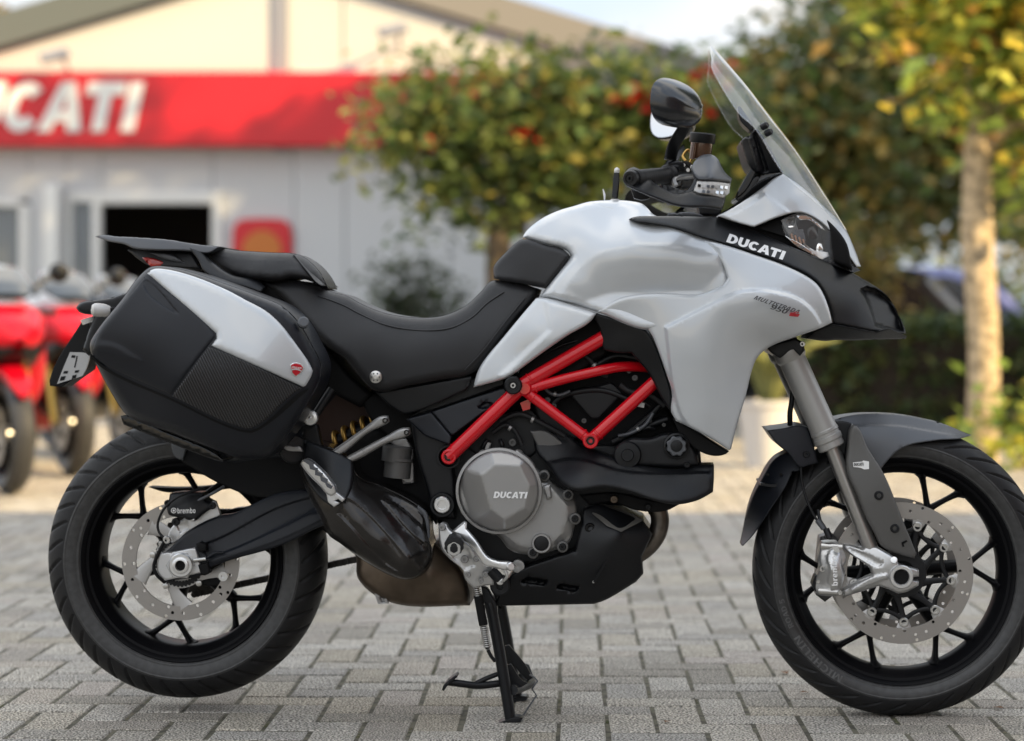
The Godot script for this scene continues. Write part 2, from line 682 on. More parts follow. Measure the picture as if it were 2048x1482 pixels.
func tube_mesh(pts: PackedVector3Array, r, sides := 12, zs := 1.0) -> ArrayMesh:
	var v := PackedVector3Array()
	var idx := PackedInt32Array()
	var n := pts.size()
	var side := Vector3.ZERO
	for i in n:
		var d := (pts[mini(i + 1, n - 1)] - pts[maxi(i - 1, 0)]).normalized()
		if side == Vector3.ZERO:
			side = d.cross(Vector3(0.13, 0.2, 1.0)).normalized()
		side = (side - d * side.dot(d)).normalized()
		var up := d.cross(side)
		var rr: float
		if r is Array:
			var t: float = float(i) / (n - 1) * (r.size() - 1)
			var k := mini(int(t), r.size() - 2)
			rr = lerpf(r[k], r[k + 1], t - k)
		else:
			rr = r
		for k in sides:
			var an := TAU * k / sides
			var off := (side * cos(an) + up * sin(an)) * rr
			off.z *= zs
			v.append(pts[i] + off)
	for i in n - 1:
		for k in sides:
			var a := i * sides + k
			var b := i * sides + (k + 1) % sides
			var c := (i + 1) * sides + (k + 1) % sides
			var d := (i + 1) * sides + k
			idx.append_array([a, b, c, a, c, d])
	for e in [0, n - 1]:
		var base := v.size()
		for k in sides:
			v.append(v[e * sides + k])
		v.append(pts[e])
		for k in sides:
			if e == 0:
				idx.append_array([base + sides, base + (k + 1) % sides, base + k])
			else:
				idx.append_array([base + sides, base + k, base + (k + 1) % sides])
	return smooth_mesh(v, idx)


func tube(parent: Node, called: String, pts: Array, r, m, o := {}) -> MeshInstance3D:
	var path := PackedVector3Array(pts) if o.get("straight", false) or pts.size() < 3 else path3(pts, o.get("sub", 6))
	if pts.size() == 2 and r is Array:
		path = PackedVector3Array()
		for i in 13:
			path.append((pts[0] as Vector3).lerp(pts[1], i / 12.0))
	return put(parent, called, tube_mesh(path, r, o.get("sides", 14), o.get("zs", 1.0)), mm(m))


# Turned shape: profile of Vector2(radius, along the axis); edges sharper than 30 degrees stay sharp.
func lathe_mesh(c: Vector3, axis: Vector3, prof: Array, seg := 40, lobes := 0, depth := 0.0) -> ArrayMesh:
	axis = axis.normalized()
	var s := axis.cross(Vector3(0, 1, 0.01) if absf(axis.y) < 0.9 else Vector3(1, 0, 0)).normalized()
	var u := axis.cross(s)
	var v := PackedVector3Array()
	var nrm := PackedVector3Array()
	var idx := PackedInt32Array()
	var n := prof.size()
	var seg_n := []
	for i in n - 1:
		var d: Vector2 = prof[i + 1] - prof[i]
		seg_n.append(Vector2(d.y, -d.x).normalized())
	for i in n - 1:
		for e in 2:
			var q: Vector2 = prof[i + e]
			var nn: Vector2 = seg_n[i]
			var o := i - 1 if e == 0 else i + 1
			if o >= 0 and o < n - 1 and nn.dot(seg_n[o]) > 0.86:
				nn = (nn + seg_n[o]).normalized()
			for k in seg:
				var an := TAU * k / seg
				var dir := s * cos(an) + u * sin(an)
				var rr := q.x
				if lobes:
					rr *= 1.0 - depth * (0.5 + 0.5 * cos(an * lobes))
				v.append(c + dir * rr + axis * q.y)
				nrm.append((dir * nn.x + axis * nn.y).normalized())
		var b := v.size() - 2 * seg
		for k in seg:
			var k1 := (k + 1) % seg
			idx.append_array([b + k, b + seg + k1, b + k1, b + k, b + seg + k, b + seg + k1])
	var arr := []
	arr.resize(Mesh.ARRAY_MAX)
	arr[Mesh.ARRAY_VERTEX] = v
	arr[Mesh.ARRAY_NORMAL] = nrm
	arr[Mesh.ARRAY_INDEX] = idx
	var me := ArrayMesh.new()
	me.add_surface_from_arrays(Mesh.PRIMITIVE_TRIANGLES, arr)
	return me


func lathe(parent: Node, called: String, c: Vector3, axis: Vector3, prof: Array, m, seg := 40, lobes := 0, depth := 0.0) -> MeshInstance3D:
	return put(parent, called, lathe_mesh(c, axis, prof, seg, lobes, depth), mm(m))


func V(a: Array) -> Array:
	var out := []
	for i in range(0, a.size(), 2):
		out.append(Vector2(a[i], a[i + 1]))
	return out


# A button of radius r, height h, rounded, along the axis.
func button(r: float, h: float, edge := 0.25) -> Array:
	var e := minf(r, h) * edge
	return [Vector2(r, -h), Vector2(r, -e), Vector2(r - e * 0.3, -e * 0.3), Vector2(r - e, 0), Vector2(0.0001, 0)]


# Socket-head bolt at a point of the motorcycle, facing the near side.
func bolt(parent: Node, px: float, py: float, z: float, r: float, m, socket := true) -> MeshInstance3D:
	var rm := r / 893.0
	var prof := button(rm, rm * 1.3, 0.35)
	if socket:
		prof = [Vector2(rm, -rm * 1.3), Vector2(rm, -rm * 0.25), Vector2(rm * 0.8, 0), Vector2(rm * 0.48, 0), Vector2(rm * 0.44, -rm * 0.7), Vector2(0.0001, -rm * 0.7)]
	return lathe(parent, "bolt", P(px, py, z), Vector3(0, 0, 1), prof, m, 20)


# Flat lettering as geometry; place(u, v, w) maps 0..1 along, 0..1 up, and depth in metres to a point.
func words(parent: Node, called: String, text: String, place: Callable, m, depth := 0.001, skew := 0.0, bold := true) -> MeshInstance3D:
	var tm := TextMesh.new()
	var font := SystemFont.new()
	font.font_names = PackedStringArray(["Droid Sans"])
	font.font_weight = 700 if bold else 400
	tm.font = font
	tm.text = text
	tm.font_size = 64
	tm.pixel_size = 0.01
	tm.depth = 0.02
	tm.curve_step = 1.5
	var box := tm.get_aabb()
	var out := ArrayMesh.new()
	for s in tm.get_surface_count():
		var arr := tm.surface_get_arrays(s)
		var v: PackedVector3Array = arr[Mesh.ARRAY_VERTEX]
		var idx: PackedInt32Array = arr[Mesh.ARRAY_INDEX] if arr[Mesh.ARRAY_INDEX] != null else PackedInt32Array(range(v.size()))
		var nv := PackedVector3Array()
		for i in idx:
			var q := v[i]
			var up := (q.y - box.position.y) / box.size.y
			var al := (q.x - box.position.x) / box.size.x
			nv.append(place.call(al + skew * (up - 0.5), up, depth if q.z > 0 else 0.0))
		var mesh := flat_mesh(nv)
		out.add_surface_from_arrays(Mesh.PRIMITIVE_TRIANGLES, mesh.surface_get_arrays(0))
	return put(parent, called, out, mm(m))


# The maker's name in broad heavy capitals without serifs, cut as separate letters; place as above.
func logo(parent: Node, called: String, place: Callable, m, depth := 0.001, skew := 0.0) -> MeshInstance3D:
	var pieces := []
	var rect := func(x0: float, y0: float, x1: float, y1: float) -> void:
		var n := maxi(1, ceili((y1 - y0) / 0.25))
		for k in n:
			var ya := lerpf(y0, y1, float(k) / n)
			var yb := lerpf(y0, y1, float(k + 1) / n)
			pieces.append([Vector2(x0, ya), Vector2(x1, ya), Vector2(x1, yb), Vector2(x0, yb)])
	var bow := func(c: Vector2, outer: Vector2, inner: Vector2, a0: float, a1: float) -> void:
		for k in 14:
			var p := deg_to_rad(lerpf(a0, a1, k / 14.0))
			var q := deg_to_rad(lerpf(a0, a1, (k + 1) / 14.0))
			var d0 := Vector2(cos(p), sin(p))
			var d1 := Vector2(cos(q), sin(q))
			pieces.append([c + d0 * inner, c + d0 * outer, c + d1 * outer, c + d1 * inner])
	# D
	rect.call(0.0, 0.0, 0.30, 1.0)
	rect.call(0.30, 0.0, 0.40, 0.24)
	rect.call(0.30, 0.76, 0.40, 1.0)
	bow.call(Vector2(0.40, 0.5), Vector2(0.48, 0.5), Vector2(0.18, 0.26), -90.0, 90.0)
	# U
	rect.call(0.95, 0.40, 1.24, 1.0)
	rect.call(1.52, 0.40, 1.81, 1.0)
	bow.call(Vector2(1.38, 0.40), Vector2(0.43, 0.40), Vector2(0.14, 0.17), 180.0, 360.0)
	# C
	bow.call(Vector2(2.33, 0.5), Vector2(0.46, 0.5), Vector2(0.165, 0.25), 42.0, 318.0)
	# A
	for s in [1.0, -1.0]:
		var c := 3.26
		pieces.append([Vector2(c - s * 0.52, 0), Vector2(c - s * 0.19, 0), Vector2(c, 0.74), Vector2(c, 1), Vector2(c - s * 0.17, 1)])
	pieces.append([Vector2(3.26 - 0.139, 0.20), Vector2(3.26 + 0.139, 0.20), Vector2(3.26 + 0.082, 0.42), Vector2(3.26 - 0.082, 0.42)])
	# T
	rect.call(3.72, 0.74, 4.62, 1.0)
	rect.call(4.02, 0.0, 4.32, 0.74)
	# I
	rect.call(4.70, 0.0, 5.02, 1.0)
	var tri := PackedVector3Array()
	for pc in pieces:
		var n: int = pc.size()
		var f := []
		var b := []
		for q in pc:
			f.append(place.call(q.x / 5.02 + skew * (q.y - 0.5), q.y, depth))
			b.append(place.call(q.x / 5.02 + skew * (q.y - 0.5), q.y, 0.0))
		for k in range(1, n - 1):
			tri.append_array([f[0], f[k + 1], f[k]])
		for k in n:
			var j := (k + 1) % n
			tri.append_array([f[k], f[j], b[j], f[k], b[j], b[k]])
	return put(parent, called, flat_mesh(tri), mm(m))


func logo_on(parent: Node, called: String, x0: float, y0: float, x1: float, y1: float, tall: float, f, m, skew := 0.0, lift := 0.0015) -> MeshInstance3D:
	var a := Vector2(x0, y0)
	var d := Vector2(x1, y1) - a
	var up := Vector2(d.y, -d.x).normalized() * tall
	var fld: Field = f if f is Field else Field.new(f)
	var place := func(u: float, v: float, w: float) -> Vector3:
		var q := a + d * u + up * v
		return P(q.x, q.y, fld.at(q) + lift + w)
	return logo(parent, called, place, m, 0.0008, skew)


# Lettering on the motorcycle from one pixel to another along its foot, tall pixels high, lying on the height field f.
func words_on(parent: Node, called: String, text: String, x0: float, y0: float, x1: float, y1: float, tall: float, f, m, skew := 0.0, lift := 0.0015) -> MeshInstance3D:
	var a := Vector2(x0, y0)
	var d := Vector2(x1, y1) - a
	var up := Vector2(d.y, -d.x).normalized() * tall
	var fld: Field = f if f is Field else Field.new(f)
	var place := func(u: float, v: float, w: float) -> Vector3:
		var q := a + d * u + up * v
		return P(q.x, q.y, fld.at(q) + lift + w)
	return words(parent, called, text, place, m, 0.0008, skew)


# The same part on the far side.
func far_side(n: MeshInstance3D, parent: Node) -> MeshInstance3D:
	var out := ArrayMesh.new()
	for s in n.mesh.get_surface_count():
		var arr := n.mesh.surface_get_arrays(s)
		var v: PackedVector3Array = arr[Mesh.ARRAY_VERTEX]
		var nn: PackedVector3Array = arr[Mesh.ARRAY_NORMAL]
		for i in v.size():
			v[i].z = -v[i].z
			nn[i].z = -nn[i].z
		arr[Mesh.ARRAY_VERTEX] = v
		arr[Mesh.ARRAY_NORMAL] = nn
		var idx: PackedInt32Array = arr[Mesh.ARRAY_INDEX] if arr[Mesh.ARRAY_INDEX] != null else PackedInt32Array(range(v.size()))
		for i in range(0, idx.size(), 3):
			var k := idx[i + 1]
			idx[i + 1] = idx[i + 2]
			idx[i + 2] = k
		arr[Mesh.ARRAY_INDEX] = idx
		arr[Mesh.ARRAY_TANGENT] = null
		out.add_surface_from_arrays(Mesh.PRIMITIVE_TRIANGLES, arr)
	var o := put(parent, String(n.name).rstrip("0123456789_"), out, n.material_override)
	for c in n.get_children():
		if c is MeshInstance3D and not c.has_meta("near_only"):
			far_side(c, o)
	return o


# A box between two corners with chamfered edges.
func box_mesh(size: Vector3, bev := 0.01) -> ArrayMesh:
	var h := size * 0.5
	var b := minf(bev, minf(h.x, minf(h.y, h.z)) * 0.9)
	var tri := PackedVector3Array()
	var face := func(q: Array) -> void:
		var c: Vector3 = (q[0] + q[1] + q[2]) / 3.0
		for k in range(1, q.size() - 1):
			if (q[k + 1] - q[0]).cross(q[k] - q[0]).dot(c) >= 0:
				tri.append_array([q[0], q[k], q[k + 1]])
			else:
				tri.append_array([q[0], q[k + 1], q[k]])
	for ax in 3:
		for s in [-1.0, 1.0]:
			var u := (ax + 1) % 3
			var w := (ax + 2) % 3
			var quad := []
			for c in [[-1, -1], [1, -1], [1, 1], [-1, 1]]:
				var q := Vector3.ZERO
				q[ax] = s * h[ax]
				q[u] = c[0] * (h[u] - b)
				q[w] = c[1] * (h[w] - b)
				quad.append(q)
			face.call(quad)
	if b > 0.0:
		for ax in 3:
			var u := (ax + 1) % 3
			var w := (ax + 2) % 3
			for c in [[-1, -1], [1, -1], [1, 1], [-1, 1]]:
				var quad := []
				for e in [[-1, 0], [1, 0], [1, 1], [-1, 1]]:
					var q := Vector3.ZERO
					q[ax] = e[0] * (h[ax] - b)
					q[u] = c[0] * (h[u] - (b if e[1] else 0.0))
					q[w] = c[1] * (h[w] - (0.0 if e[1] else b))
					quad.append(q)
				face.call(quad)
		for sx in [-1, 1]:
			for sy in [-1, 1]:
				for sz in [-1, 1]:
					var k := Vector3(sx, sy, sz)
					face.call([k * Vector3(h.x, h.y - b, h.z - b), k * Vector3(h.x - b, h.y, h.z - b), k * Vector3(h.x - b, h.y - b, h.z)])
	return flat_mesh(tri)


func box(parent: Node, called: String, lo: Vector3, hi: Vector3, m, bev := 0.01) -> MeshInstance3D:
	var o := put(parent, called, box_mesh((hi - lo).abs(), bev), mm(m))
	o.position = (lo + hi) / 2.0
	return o


# ---------------------------------------------------------------- ground

func build_place() -> void:
	var ground := put(self, "ground", PlaneMesh.new(), M.yard)
	(ground.mesh as PlaneMesh).size = Vector2(400, 400)
	ground.position = Vector3(0, -0.035, -60)
	ground.set_meta("kind", "structure")
	pavement()


# Square-laid herringbone of concrete pavers, 21 x 10.5 cm, laid 1.5 degrees off the lens axis.
func pavement() -> void:
	var unit := 0.1062
	var base := MeshInstance3D.new()
	base.name = "pavement"
	base.mesh = box_mesh(Vector3(19.0, 0.02, 30.0), 0.0)
	base.material_override = M.joint
	base.position = Vector3(0, -0.0125, -7.5)
	add_child(base)
	base.set_meta("kind", "structure")
	var turn := Basis(Vector3.UP, -deg_to_rad(1.5))
	var gap := 0.0082
	var size := Vector3(unit * 2 - gap, 0.03, unit - gap)
	var brick := box_mesh(size, 0.0035)
	var near := []
	var far := []
	for i in range(-90, 90):
		for j in range(-70, 190):
			var k := posmod(i - j, 4)
			if k != 0 and k != 3:
				continue
			var c := Vector3(i * unit + (unit if k == 0 else unit * 0.5), 0, -(j * unit + (unit * 0.5 if k == 0 else unit)) + 1.0)
			var at := turn * c
			var depth := CAM_Z - at.z
			if depth < 3.2 or depth > 21.5 or absf(at.x) > 0.232 * depth + 1.8:
				continue
			var yaw := deg_to_rad(-1.5 + rng.randf_range(-0.5, 0.5)) + (0.0 if k == 0 else PI / 2)
			var b := Basis.from_euler(Vector3(rng.randf_range(-0.006, 0.006), yaw, rng.randf_range(-0.006, 0.006)))
			at += Vector3(rng.randf_range(-0.001, 0.001), -0.0152 + rng.randf_range(-0.0012, 0.0012), rng.randf_range(-0.001, 0.001))
			var seen := depth > 4.55 and absf(at.x) < 0.2325 * depth + 0.06
			if seen:
				near.append([depth, Transform3D(b, at)])
			else:
				far.append(Transform3D(b, at))
	near.sort_custom(func(p, q): return p[0] < q[0])
	for n in near.size():
		if n >= 300:
			far.append(near[n][1])
			continue
		var o := put(base, "paver", brick, M["paver_%d" % rng.randi_range(0, 11)])
		o.transform = Transform3D(near[n][1].basis, near[n][1].origin - base.position)
	var mmesh := MultiMesh.new()
	mmesh.transform_format = MultiMesh.TRANSFORM_3D
	mmesh.use_colors = true
	mmesh.mesh = brick
	mmesh.instance_count = far.size()
	for n in far.size():
		mmesh.set_instance_transform(n, Transform3D(far[n].basis, far[n].origin - base.position))
		var c: Color = (M["paver_%d" % rng.randi_range(0, 11)] as StandardMaterial3D).albedo_color.srgb_to_linear()
		mmesh.set_instance_color(n, c)
	var f := MultiMeshInstance3D.new()
	f.name = "pavers"
	f.multimesh = mmesh
	f.material_override = M.paver_far
	f.set_meta("kind", "stuff")
	base.add_child(f)
	# moss and grit in the joints
	var tuft := SphereMesh.new()
	tuft.radius = 1.0
	tuft.height = 1.1
	tuft.radial_segments = 7
	tuft.rings = 3
	var spots := []
	for n in mini(near.size(), 700):
		var t: Transform3D = near[n][1]
		if rng.randf() < 0.5:
			continue
		var long := rng.randf() < 0.4
		var s := -1.0 if rng.randf() < 0.5 else 1.0
		var c0 := rng.randf_range(-0.4, 0.4)
		for k in rng.randi_range(3, 12):
			var u := c0 + rng.randfn() * 0.16
			if absf(u) > 0.5:
				continue
			var q := Vector3(u * size.x, 0.0125, s * (size.z + gap) * 0.5) if long else Vector3(s * (size.x + gap) * 0.5, 0.0125, u * size.z)
			spots.append(Transform3D(Basis().scaled(Vector3(rng.randf_range(0.002, 0.0052), rng.randf_range(0.001, 0.003), rng.randf_range(0.002, 0.0052))), t * q - base.position))
	var mo := MultiMesh.new()
	mo.transform_format = MultiMesh.TRANSFORM_3D
	mo.use_colors = true
	mo.mesh = tuft
	mo.instance_count = spots.size()
	for n in spots.size():
		mo.set_instance_transform(n, spots[n])
		mo.set_instance_color(n, [Color(0.07, 0.07, 0.03), Color(0.12, 0.10, 0.06), Color(0.05, 0.06, 0.02), Color(0.16, 0.14, 0.10)][rng.randi_range(0, 3)])
	var moss := MultiMeshInstance3D.new()
	moss.name = "moss"
	moss.multimesh = mo
	moss.material_override = M.moss
	moss.set_meta("kind", "stuff")
	base.add_child(moss)


# ---------------------------------------------------------------- the motorcycle

var bike: Node3D


func group_part(called: String) -> Node3D:
	var o := Node3D.new()
	o.name = called
	bike.add_child(o, true)
	return o


func build_motorcycle() -> void:
	bike = thing("motorcycle", "silver and black touring motorcycle with red trellis frame on its centre stand", "motorcycle")
	bike.rotation.y = -deg_to_rad(YAW)
	wheels()
	core_parts()
	engine()
	trellis()
	exhaust_and_swingarm()
	seat_and_tail()
	pannier()
	bodywork()
	front_end()
	cockpit()
	foot_controls()
	stand()


# ---- wheels

func tyre_profile(pts: Array, t: float) -> Vector2:
	var k := clampf(t, 0.0, 1.0) * (pts.size() - 1)
	var i := mini(int(k), pts.size() - 2)
	var f := k - i
	var p0: Vector2 = pts[absi(i - 1)]
	if i == 0:
		p0 = Vector2(-p0.x, p0.y)
	return (pts[i] as Vector2).cubic_interpolate(pts[i + 1], p0, pts[mini(i + 2, pts.size() - 1)], f)


func wheel(called: String, c: Vector3, prof: Array, rim_r: float, rim_w: float, groove: Callable, phase: float, spread: float, junction: float) -> Node3D:
	var o := group_part(called)
	var cut := 0.70
	var nu := 720
	var tread_at := func(u: float, v: float) -> Vector3:
		var s := (v * 2.0 - 1.0) * cut
		var q := tyre_profile(prof, absf(s))
		var n2 := tyre_profile(prof, absf(s) + 0.02) - q
		var dn := Vector2(-n2.y, n2.x).normalized()
		var d: float = groove.call(u, s / cut)
		var z := q.x - dn.x * d * -1.0
		var r := q.y - absf(dn.y) * d
		z = q.x - n2.normalized().y * -d * 0.6
		return c + Vector3(cos(TAU * u) * r, sin(TAU * u) * r, signf(s) * z if absf(s) > 1e-5 else 0.0)
	put(o, "tyre", skin(nu, 57, tread_at, true), M.rubber)
	for side in [1.0, -1.0]:
		var wall_at := func(u: float, v: float) -> Vector3:
			var q := tyre_profile(prof, cut + v * (1.0 - cut))
			var bead := 0.0011 * smoothstep(0.05, 0.09, v) * (1.0 - smoothstep(0.12, 0.16, v)) + 0.0014 * smoothstep(0.78, 0.81, v) * (1.0 - smoothstep(0.88, 0.9, v))
			return c + Vector3(cos(TAU * u) * q.y, sin(TAU * u) * q.y, side * (q.x + bead))
		put(o, "tyre_sidewall", skin(160, 26, wall_at, true), M.rubber_side)
	# rim: both lips, the flanges and the well
	var w := rim_w
	var r := rim_r
	var half := [r + 0.002, w - 0.006, r + 0.003, w + 0.002, r - 0.001, w + 0.006, r - 0.006, w + 0.003, r - 0.010, w - 0.002, r - 0.016, w - 0.004, r - 0.021, w - 0.013, r - 0.030, w - 0.022, r - 0.034, w - 0.036]
	var prof_rim := V(half)
	for i in range(half.size() - 2, -1, -2):
		prof_rim.append(Vector2(half[i], -half[i + 1]))
	lathe(o, "rim", c, Vector3(0, 0, 1), prof_rim, M.wheel_black, 120)
	var inner := r - 0.033
	for i in 6:
		var base := deg_to_rad(phase + 60.0 * i)
		var fork_at := c + Vector3(cos(base), sin(base), 0) * junction
		for s in [-1.0, 1.0]:
			var an: float = base + deg_to_rad(spread) * s
			var tip := c + Vector3(cos(an), sin(an), 0) * (inner + 0.003)
			var mid := fork_at.lerp(tip, 0.5) + Vector3(cos(an), sin(an), 0) * 0.002
			tube(o, "spoke", [fork_at, mid, tip], [0.0105, 0.0075, 0.0065, 0.0062, 0.0065, 0.008, 0.016], M.wheel_black, {"zs": 1.9, "sides": 12, "sub": 8})
		tube(o, "spoke_root", [c + Vector3(cos(base), sin(base), 0) * 0.03, fork_at], [0.020, 0.015, 0.0135], M.wheel_black, {"zs": 1.6})
	lathe(o, "hub", c, Vector3(0, 0, 1), V([0.02, -0.075, 0.04, -0.07, 0.045, -0.03, 0.045, 0.03, 0.04, 0.07, 0.02, 0.075]), M.wheel_black, 40)
	return o


# A drilled brake disc: polar cells, some with a round hole.
func disc(parent: Node, called: String, c: Vector3, r0: float, r1: float, nang: int, nrad: int, hole: float, th: float, m, holes: Callable) -> MeshInstance3D:
	var tri := PackedVector3Array()
	var quad := func(a: Vector3, b: Vector3, d: Vector3, e: Vector3) -> void:
		tri.append_array([a, b, d, a, d, e])
	for i in nang:
		for j in nrad:
			var a0 := TAU * i / nang
			var a1 := TAU * (i + 1) / nang
			var q0 := lerpf(r0, r1, float(j) / nrad)
			var q1 := lerpf(r0, r1, float(j + 1) / nrad)
			var am := (a0 + a1) / 2
			var qm := (q0 + q1) / 2
			var rim := []
			for e in [[a0, q0], [am, q0], [a1, q0], [a1, qm], [a1, q1], [am, q1], [a0, q1], [a0, qm]]:
				rim.append(c + Vector3(cos(e[0]), sin(e[0]), 0) * e[1])
			var mid := c + Vector3(cos(am), sin(am), 0) * qm
			var f := Vector3(0, 0, th / 2)
			var has: bool = holes.call(i, j)
			for k in 8:
				var b: Vector3 = rim[k]
				var d: Vector3 = rim[(k + 1) % 8]
				if has:
					var bi := mid + (b - mid).normalized() * hole
					var di := mid + (d - mid).normalized() * hole
					quad.call(b + f, bi + f, di + f, d + f)
					quad.call(b - f, d - f, di - f, bi - f)
					quad.call(bi + f, bi - f, di - f, di + f)
				else:
					tri.append_array([b + f, mid + f, d + f, b - f, d - f, mid - f])
			if j == nrad - 1:
				quad.call(rim[4] + f, rim[6] + f, rim[6] - f, rim[4] - f)
			if j == 0:
				quad.call(rim[2] + f, rim[2] - f, rim[0] - f, rim[0] + f)
	return put(parent, called, flat_mesh(tri), mm(m))


func wheels() -> void:
	var cr := P(377, 1114, 0)
	var cf := P(1796, 1139, 0)
	var rear_prof := V([0, 0.318, 0.024, 0.3165, 0.047, 0.310, 0.066, 0.2985, 0.079, 0.283, 0.0855, 0.266, 0.084, 0.248, 0.077, 0.229])
	var front_prof := V([0, 0.325, 0.018, 0.3238, 0.034, 0.3185, 0.048, 0.3085, 0.0575, 0.296, 0.0615, 0.282, 0.060, 0.267, 0.052, 0.252])
	var rear_groove := func(u: float, s: float) -> float:
		var side := 0.5 if s > 0 else 0.0
		var a := absf(s)
		var f: float = fposmod(u * 40.0 + side + 1.15 * pow(a, 1.4), 1.0)
		var odd := int(floor(u * 40.0 + side + 1.15 * pow(a, 1.4))) % 2
		var start := 0.10 if odd else 0.34
		var wide: float = 0.07 * smoothstep(start, start + 0.25, a) * (1.0 - smoothstep(0.86, 0.97, a))
		return 0.006 * (1.0 - smoothstep(wide * 0.8, wide + 0.03, absf(f - 0.5))) if wide > 0.004 else 0.0
	var front_groove := func(u: float, s: float) -> float:
		var side := 0.5 if s > 0 else 0.0
		var a := absf(s)
		var f: float = fposmod(u * 34.0 + side - 1.9 * pow(a, 1.2), 1.0)
		var odd := int(floor(u * 34.0 + side - 1.9 * pow(a, 1.2))) % 2
		var start := 0.08 if odd else 0.30
		var wide: float = 0.075 * smoothstep(start, start + 0.2, a) * (1.0 - smoothstep(0.70 if odd else 0.82, 0.93, a))
		return 0.0055 * (1.0 - smoothstep(wide * 0.8, wide + 0.035, absf(f - 0.5))) if wide > 0.004 else 0.0
	var rear := wheel("rear_wheel", cr, rear_prof, 0.228, 0.074, rear_groove, -42.0, 14.5, 0.138)
	var front := wheel("front_wheel", cf, front_prof, 0.252, 0.048, front_groove, -56.0, 12.5, 0.150)
	# rear disc: a drilled ring with a thin five-armed centre
	var zr := Vector3(0, 0, 0.088)
	disc(rear, "brake_disc", cr + zr, 0.1005, 0.1325, 60, 3, 0.0040, 0.005, "disc_steel", func(i, j): return (i * 7 + j * 3) % 6 == 0 or (j == 1 and i % 10 == 3))
	for i in 5:
		var a := TAU * i / 5 + 0.75
		var mid := cr + zr + Vector3(cos(a), sin(a), 0) * 0.07
		var tip := cr + zr + Vector3(cos(a + 0.28), sin(a + 0.28), 0) * 0.104
		tube(rear, "disc_arm", [cr + zr + Vector3(cos(a - 0.2), sin(a - 0.2), 0) * 0.045, mid, tip], [0.017, 0.012, 0.022], M.disc_inner, {"zs": 0.14, "sides": 10})
	lathe(rear, "disc_centre", cr + zr, Vector3(0, 0, 1), V([0.030, 0.002, 0.060, 0.002, 0.060, -0.002, 0.030, -0.002]), M.disc_inner, 40)
	lathe(rear, "sensor_ring", cr + Vector3(0, 0, 0.095), Vector3(0, 0, 1), V([0.046, 0.0, 0.058, 0.0, 0.058, -0.006, 0.046, -0.006]), M.black_satin, 160, 40, 0.07)
	for i in 5:
		var a := TAU * i / 5 + 0.4
		lathe(rear, "disc_bolt", cr + Vector3(cos(a) * 0.064, sin(a) * 0.064, 0.096), Vector3(0, 0, 1), button(0.007, 0.006), M.bolt_steel, 16)
	# the sprocket and its cover stand on the far side
	lathe(rear, "sprocket", cr + Vector3(0, 0, -0.095), Vector3(0, 0, 1), V([0.04, 0.003, 0.096, 0.003, 0.096, -0.003, 0.04, -0.003]), M.chain_steel, 172, 43, 0.05)
	# front discs on black carriers, near and far
	for s in [1.0, -1.0]:
		var zc := Vector3(0, 0, 0.072 * s)
		disc(front, "brake_disc", cf + zc, 0.121, 0.1560, 72, 3, 0.0036, 0.0045, "disc_steel", func(i, j): return (i + j * 2) % 6 == 0 or (j == 1 and i % 6 == 2 and i % 12 != 2))
		for i in 9:
			var a := deg_to_rad(72.0 + 40.0 * i)
			var bob := cf + zc + Vector3(cos(a), sin(a), 0) * 0.108
			var on_ring := func(an: float, r: float) -> Vector3: return cf + zc + Vector3(cos(an), sin(an), 0) * r
			tube(front, "disc_carrier_arm", [on_ring.call(a - 0.30, 0.048), on_ring.call(a - 0.06, 0.078), bob], [0.010, 0.0068, 0.0062, 0.012], M.black_satin, {"zs": 0.35, "sides": 10})
			tube(front, "disc_carrier_web", [on_ring.call(a, 0.104), on_ring.call(a + 0.22, 0.0915), on_ring.call(a + 0.48, 0.0915), on_ring.call(a + 0.698, 0.104)], [0.006, 0.0048, 0.0048, 0.006], M.black_satin, {"zs": 0.4, "sides": 8})
			tube(front, "disc_tab", [bob, cf + zc + Vector3(cos(a), sin(a), 0) * 0.124], [0.012, 0.019], M.disc_inner, {"zs": 0.13, "sides": 10})
			lathe(front, "disc_bobbin", bob + Vector3(0, 0, 0.005 * s), Vector3(0, 0, s), V([0.0108, -0.008, 0.0108, -0.0005, 0.0094, 0.001, 0.006, 0.001, 0.0054, -0.003, 0.0001, -0.003]), M.bolt_steel, 20)
		lathe(front, "disc_carrier", cf + zc, Vector3(0, 0, s), V([0.028, 0.004, 0.052, 0.004, 0.054, 0.0, 0.052, -0.004, 0.028, -0.004]), M.black_satin, 40)
	lathe(front, "sensor_ring", cf + Vector3(0, 0, 0.062), Vector3(0, 0, 1), V([0.048, 0.003, 0.056, 0.003, 0.056, -0.003, 0.048, -0.003]), M.chain_steel, 160, 40, 0.06)
	# raised lettering round the near sidewall, letters' heads outwards
	var arc := func(r_in: float, tall: float, a0: float, a1: float, prof: Array, c: Vector3) -> Callable:
		return func(u: float, v: float, w: float) -> Vector3:
			var a := deg_to_rad(lerpf(a0, a1, u))
			var r := r_in + tall * v
			var z := 0.0
			for k in 40:
				var q := tyre_profile(prof, 0.6 + 0.4 * k / 39.0)
				if q.y <= r:
					z = q.x
					break
			return c + Vector3(cos(a) * r, sin(a) * r, z + 0.0006 + w)
	words(front, "tyre_lettering", "MICHELIN", arc.call(0.264, 0.016, 241.0, 212.0, front_prof, cf), M.tyre_letter, 0.0008)
	words(front, "tyre_lettering", "ROAD 5", arc.call(0.265, 0.012, 207.0, 193.0, front_prof, cf), M.tyre_letter, 0.0008)
	# chain on the far side: links along both runs
	var links := SurfaceTool.new()
	links.begin(Mesh.PRIMITIVE_TRIANGLES)
	var front_c := P(840, 1060, -0.095)
	var back_c := cr + Vector3(0, 0, -0.095)
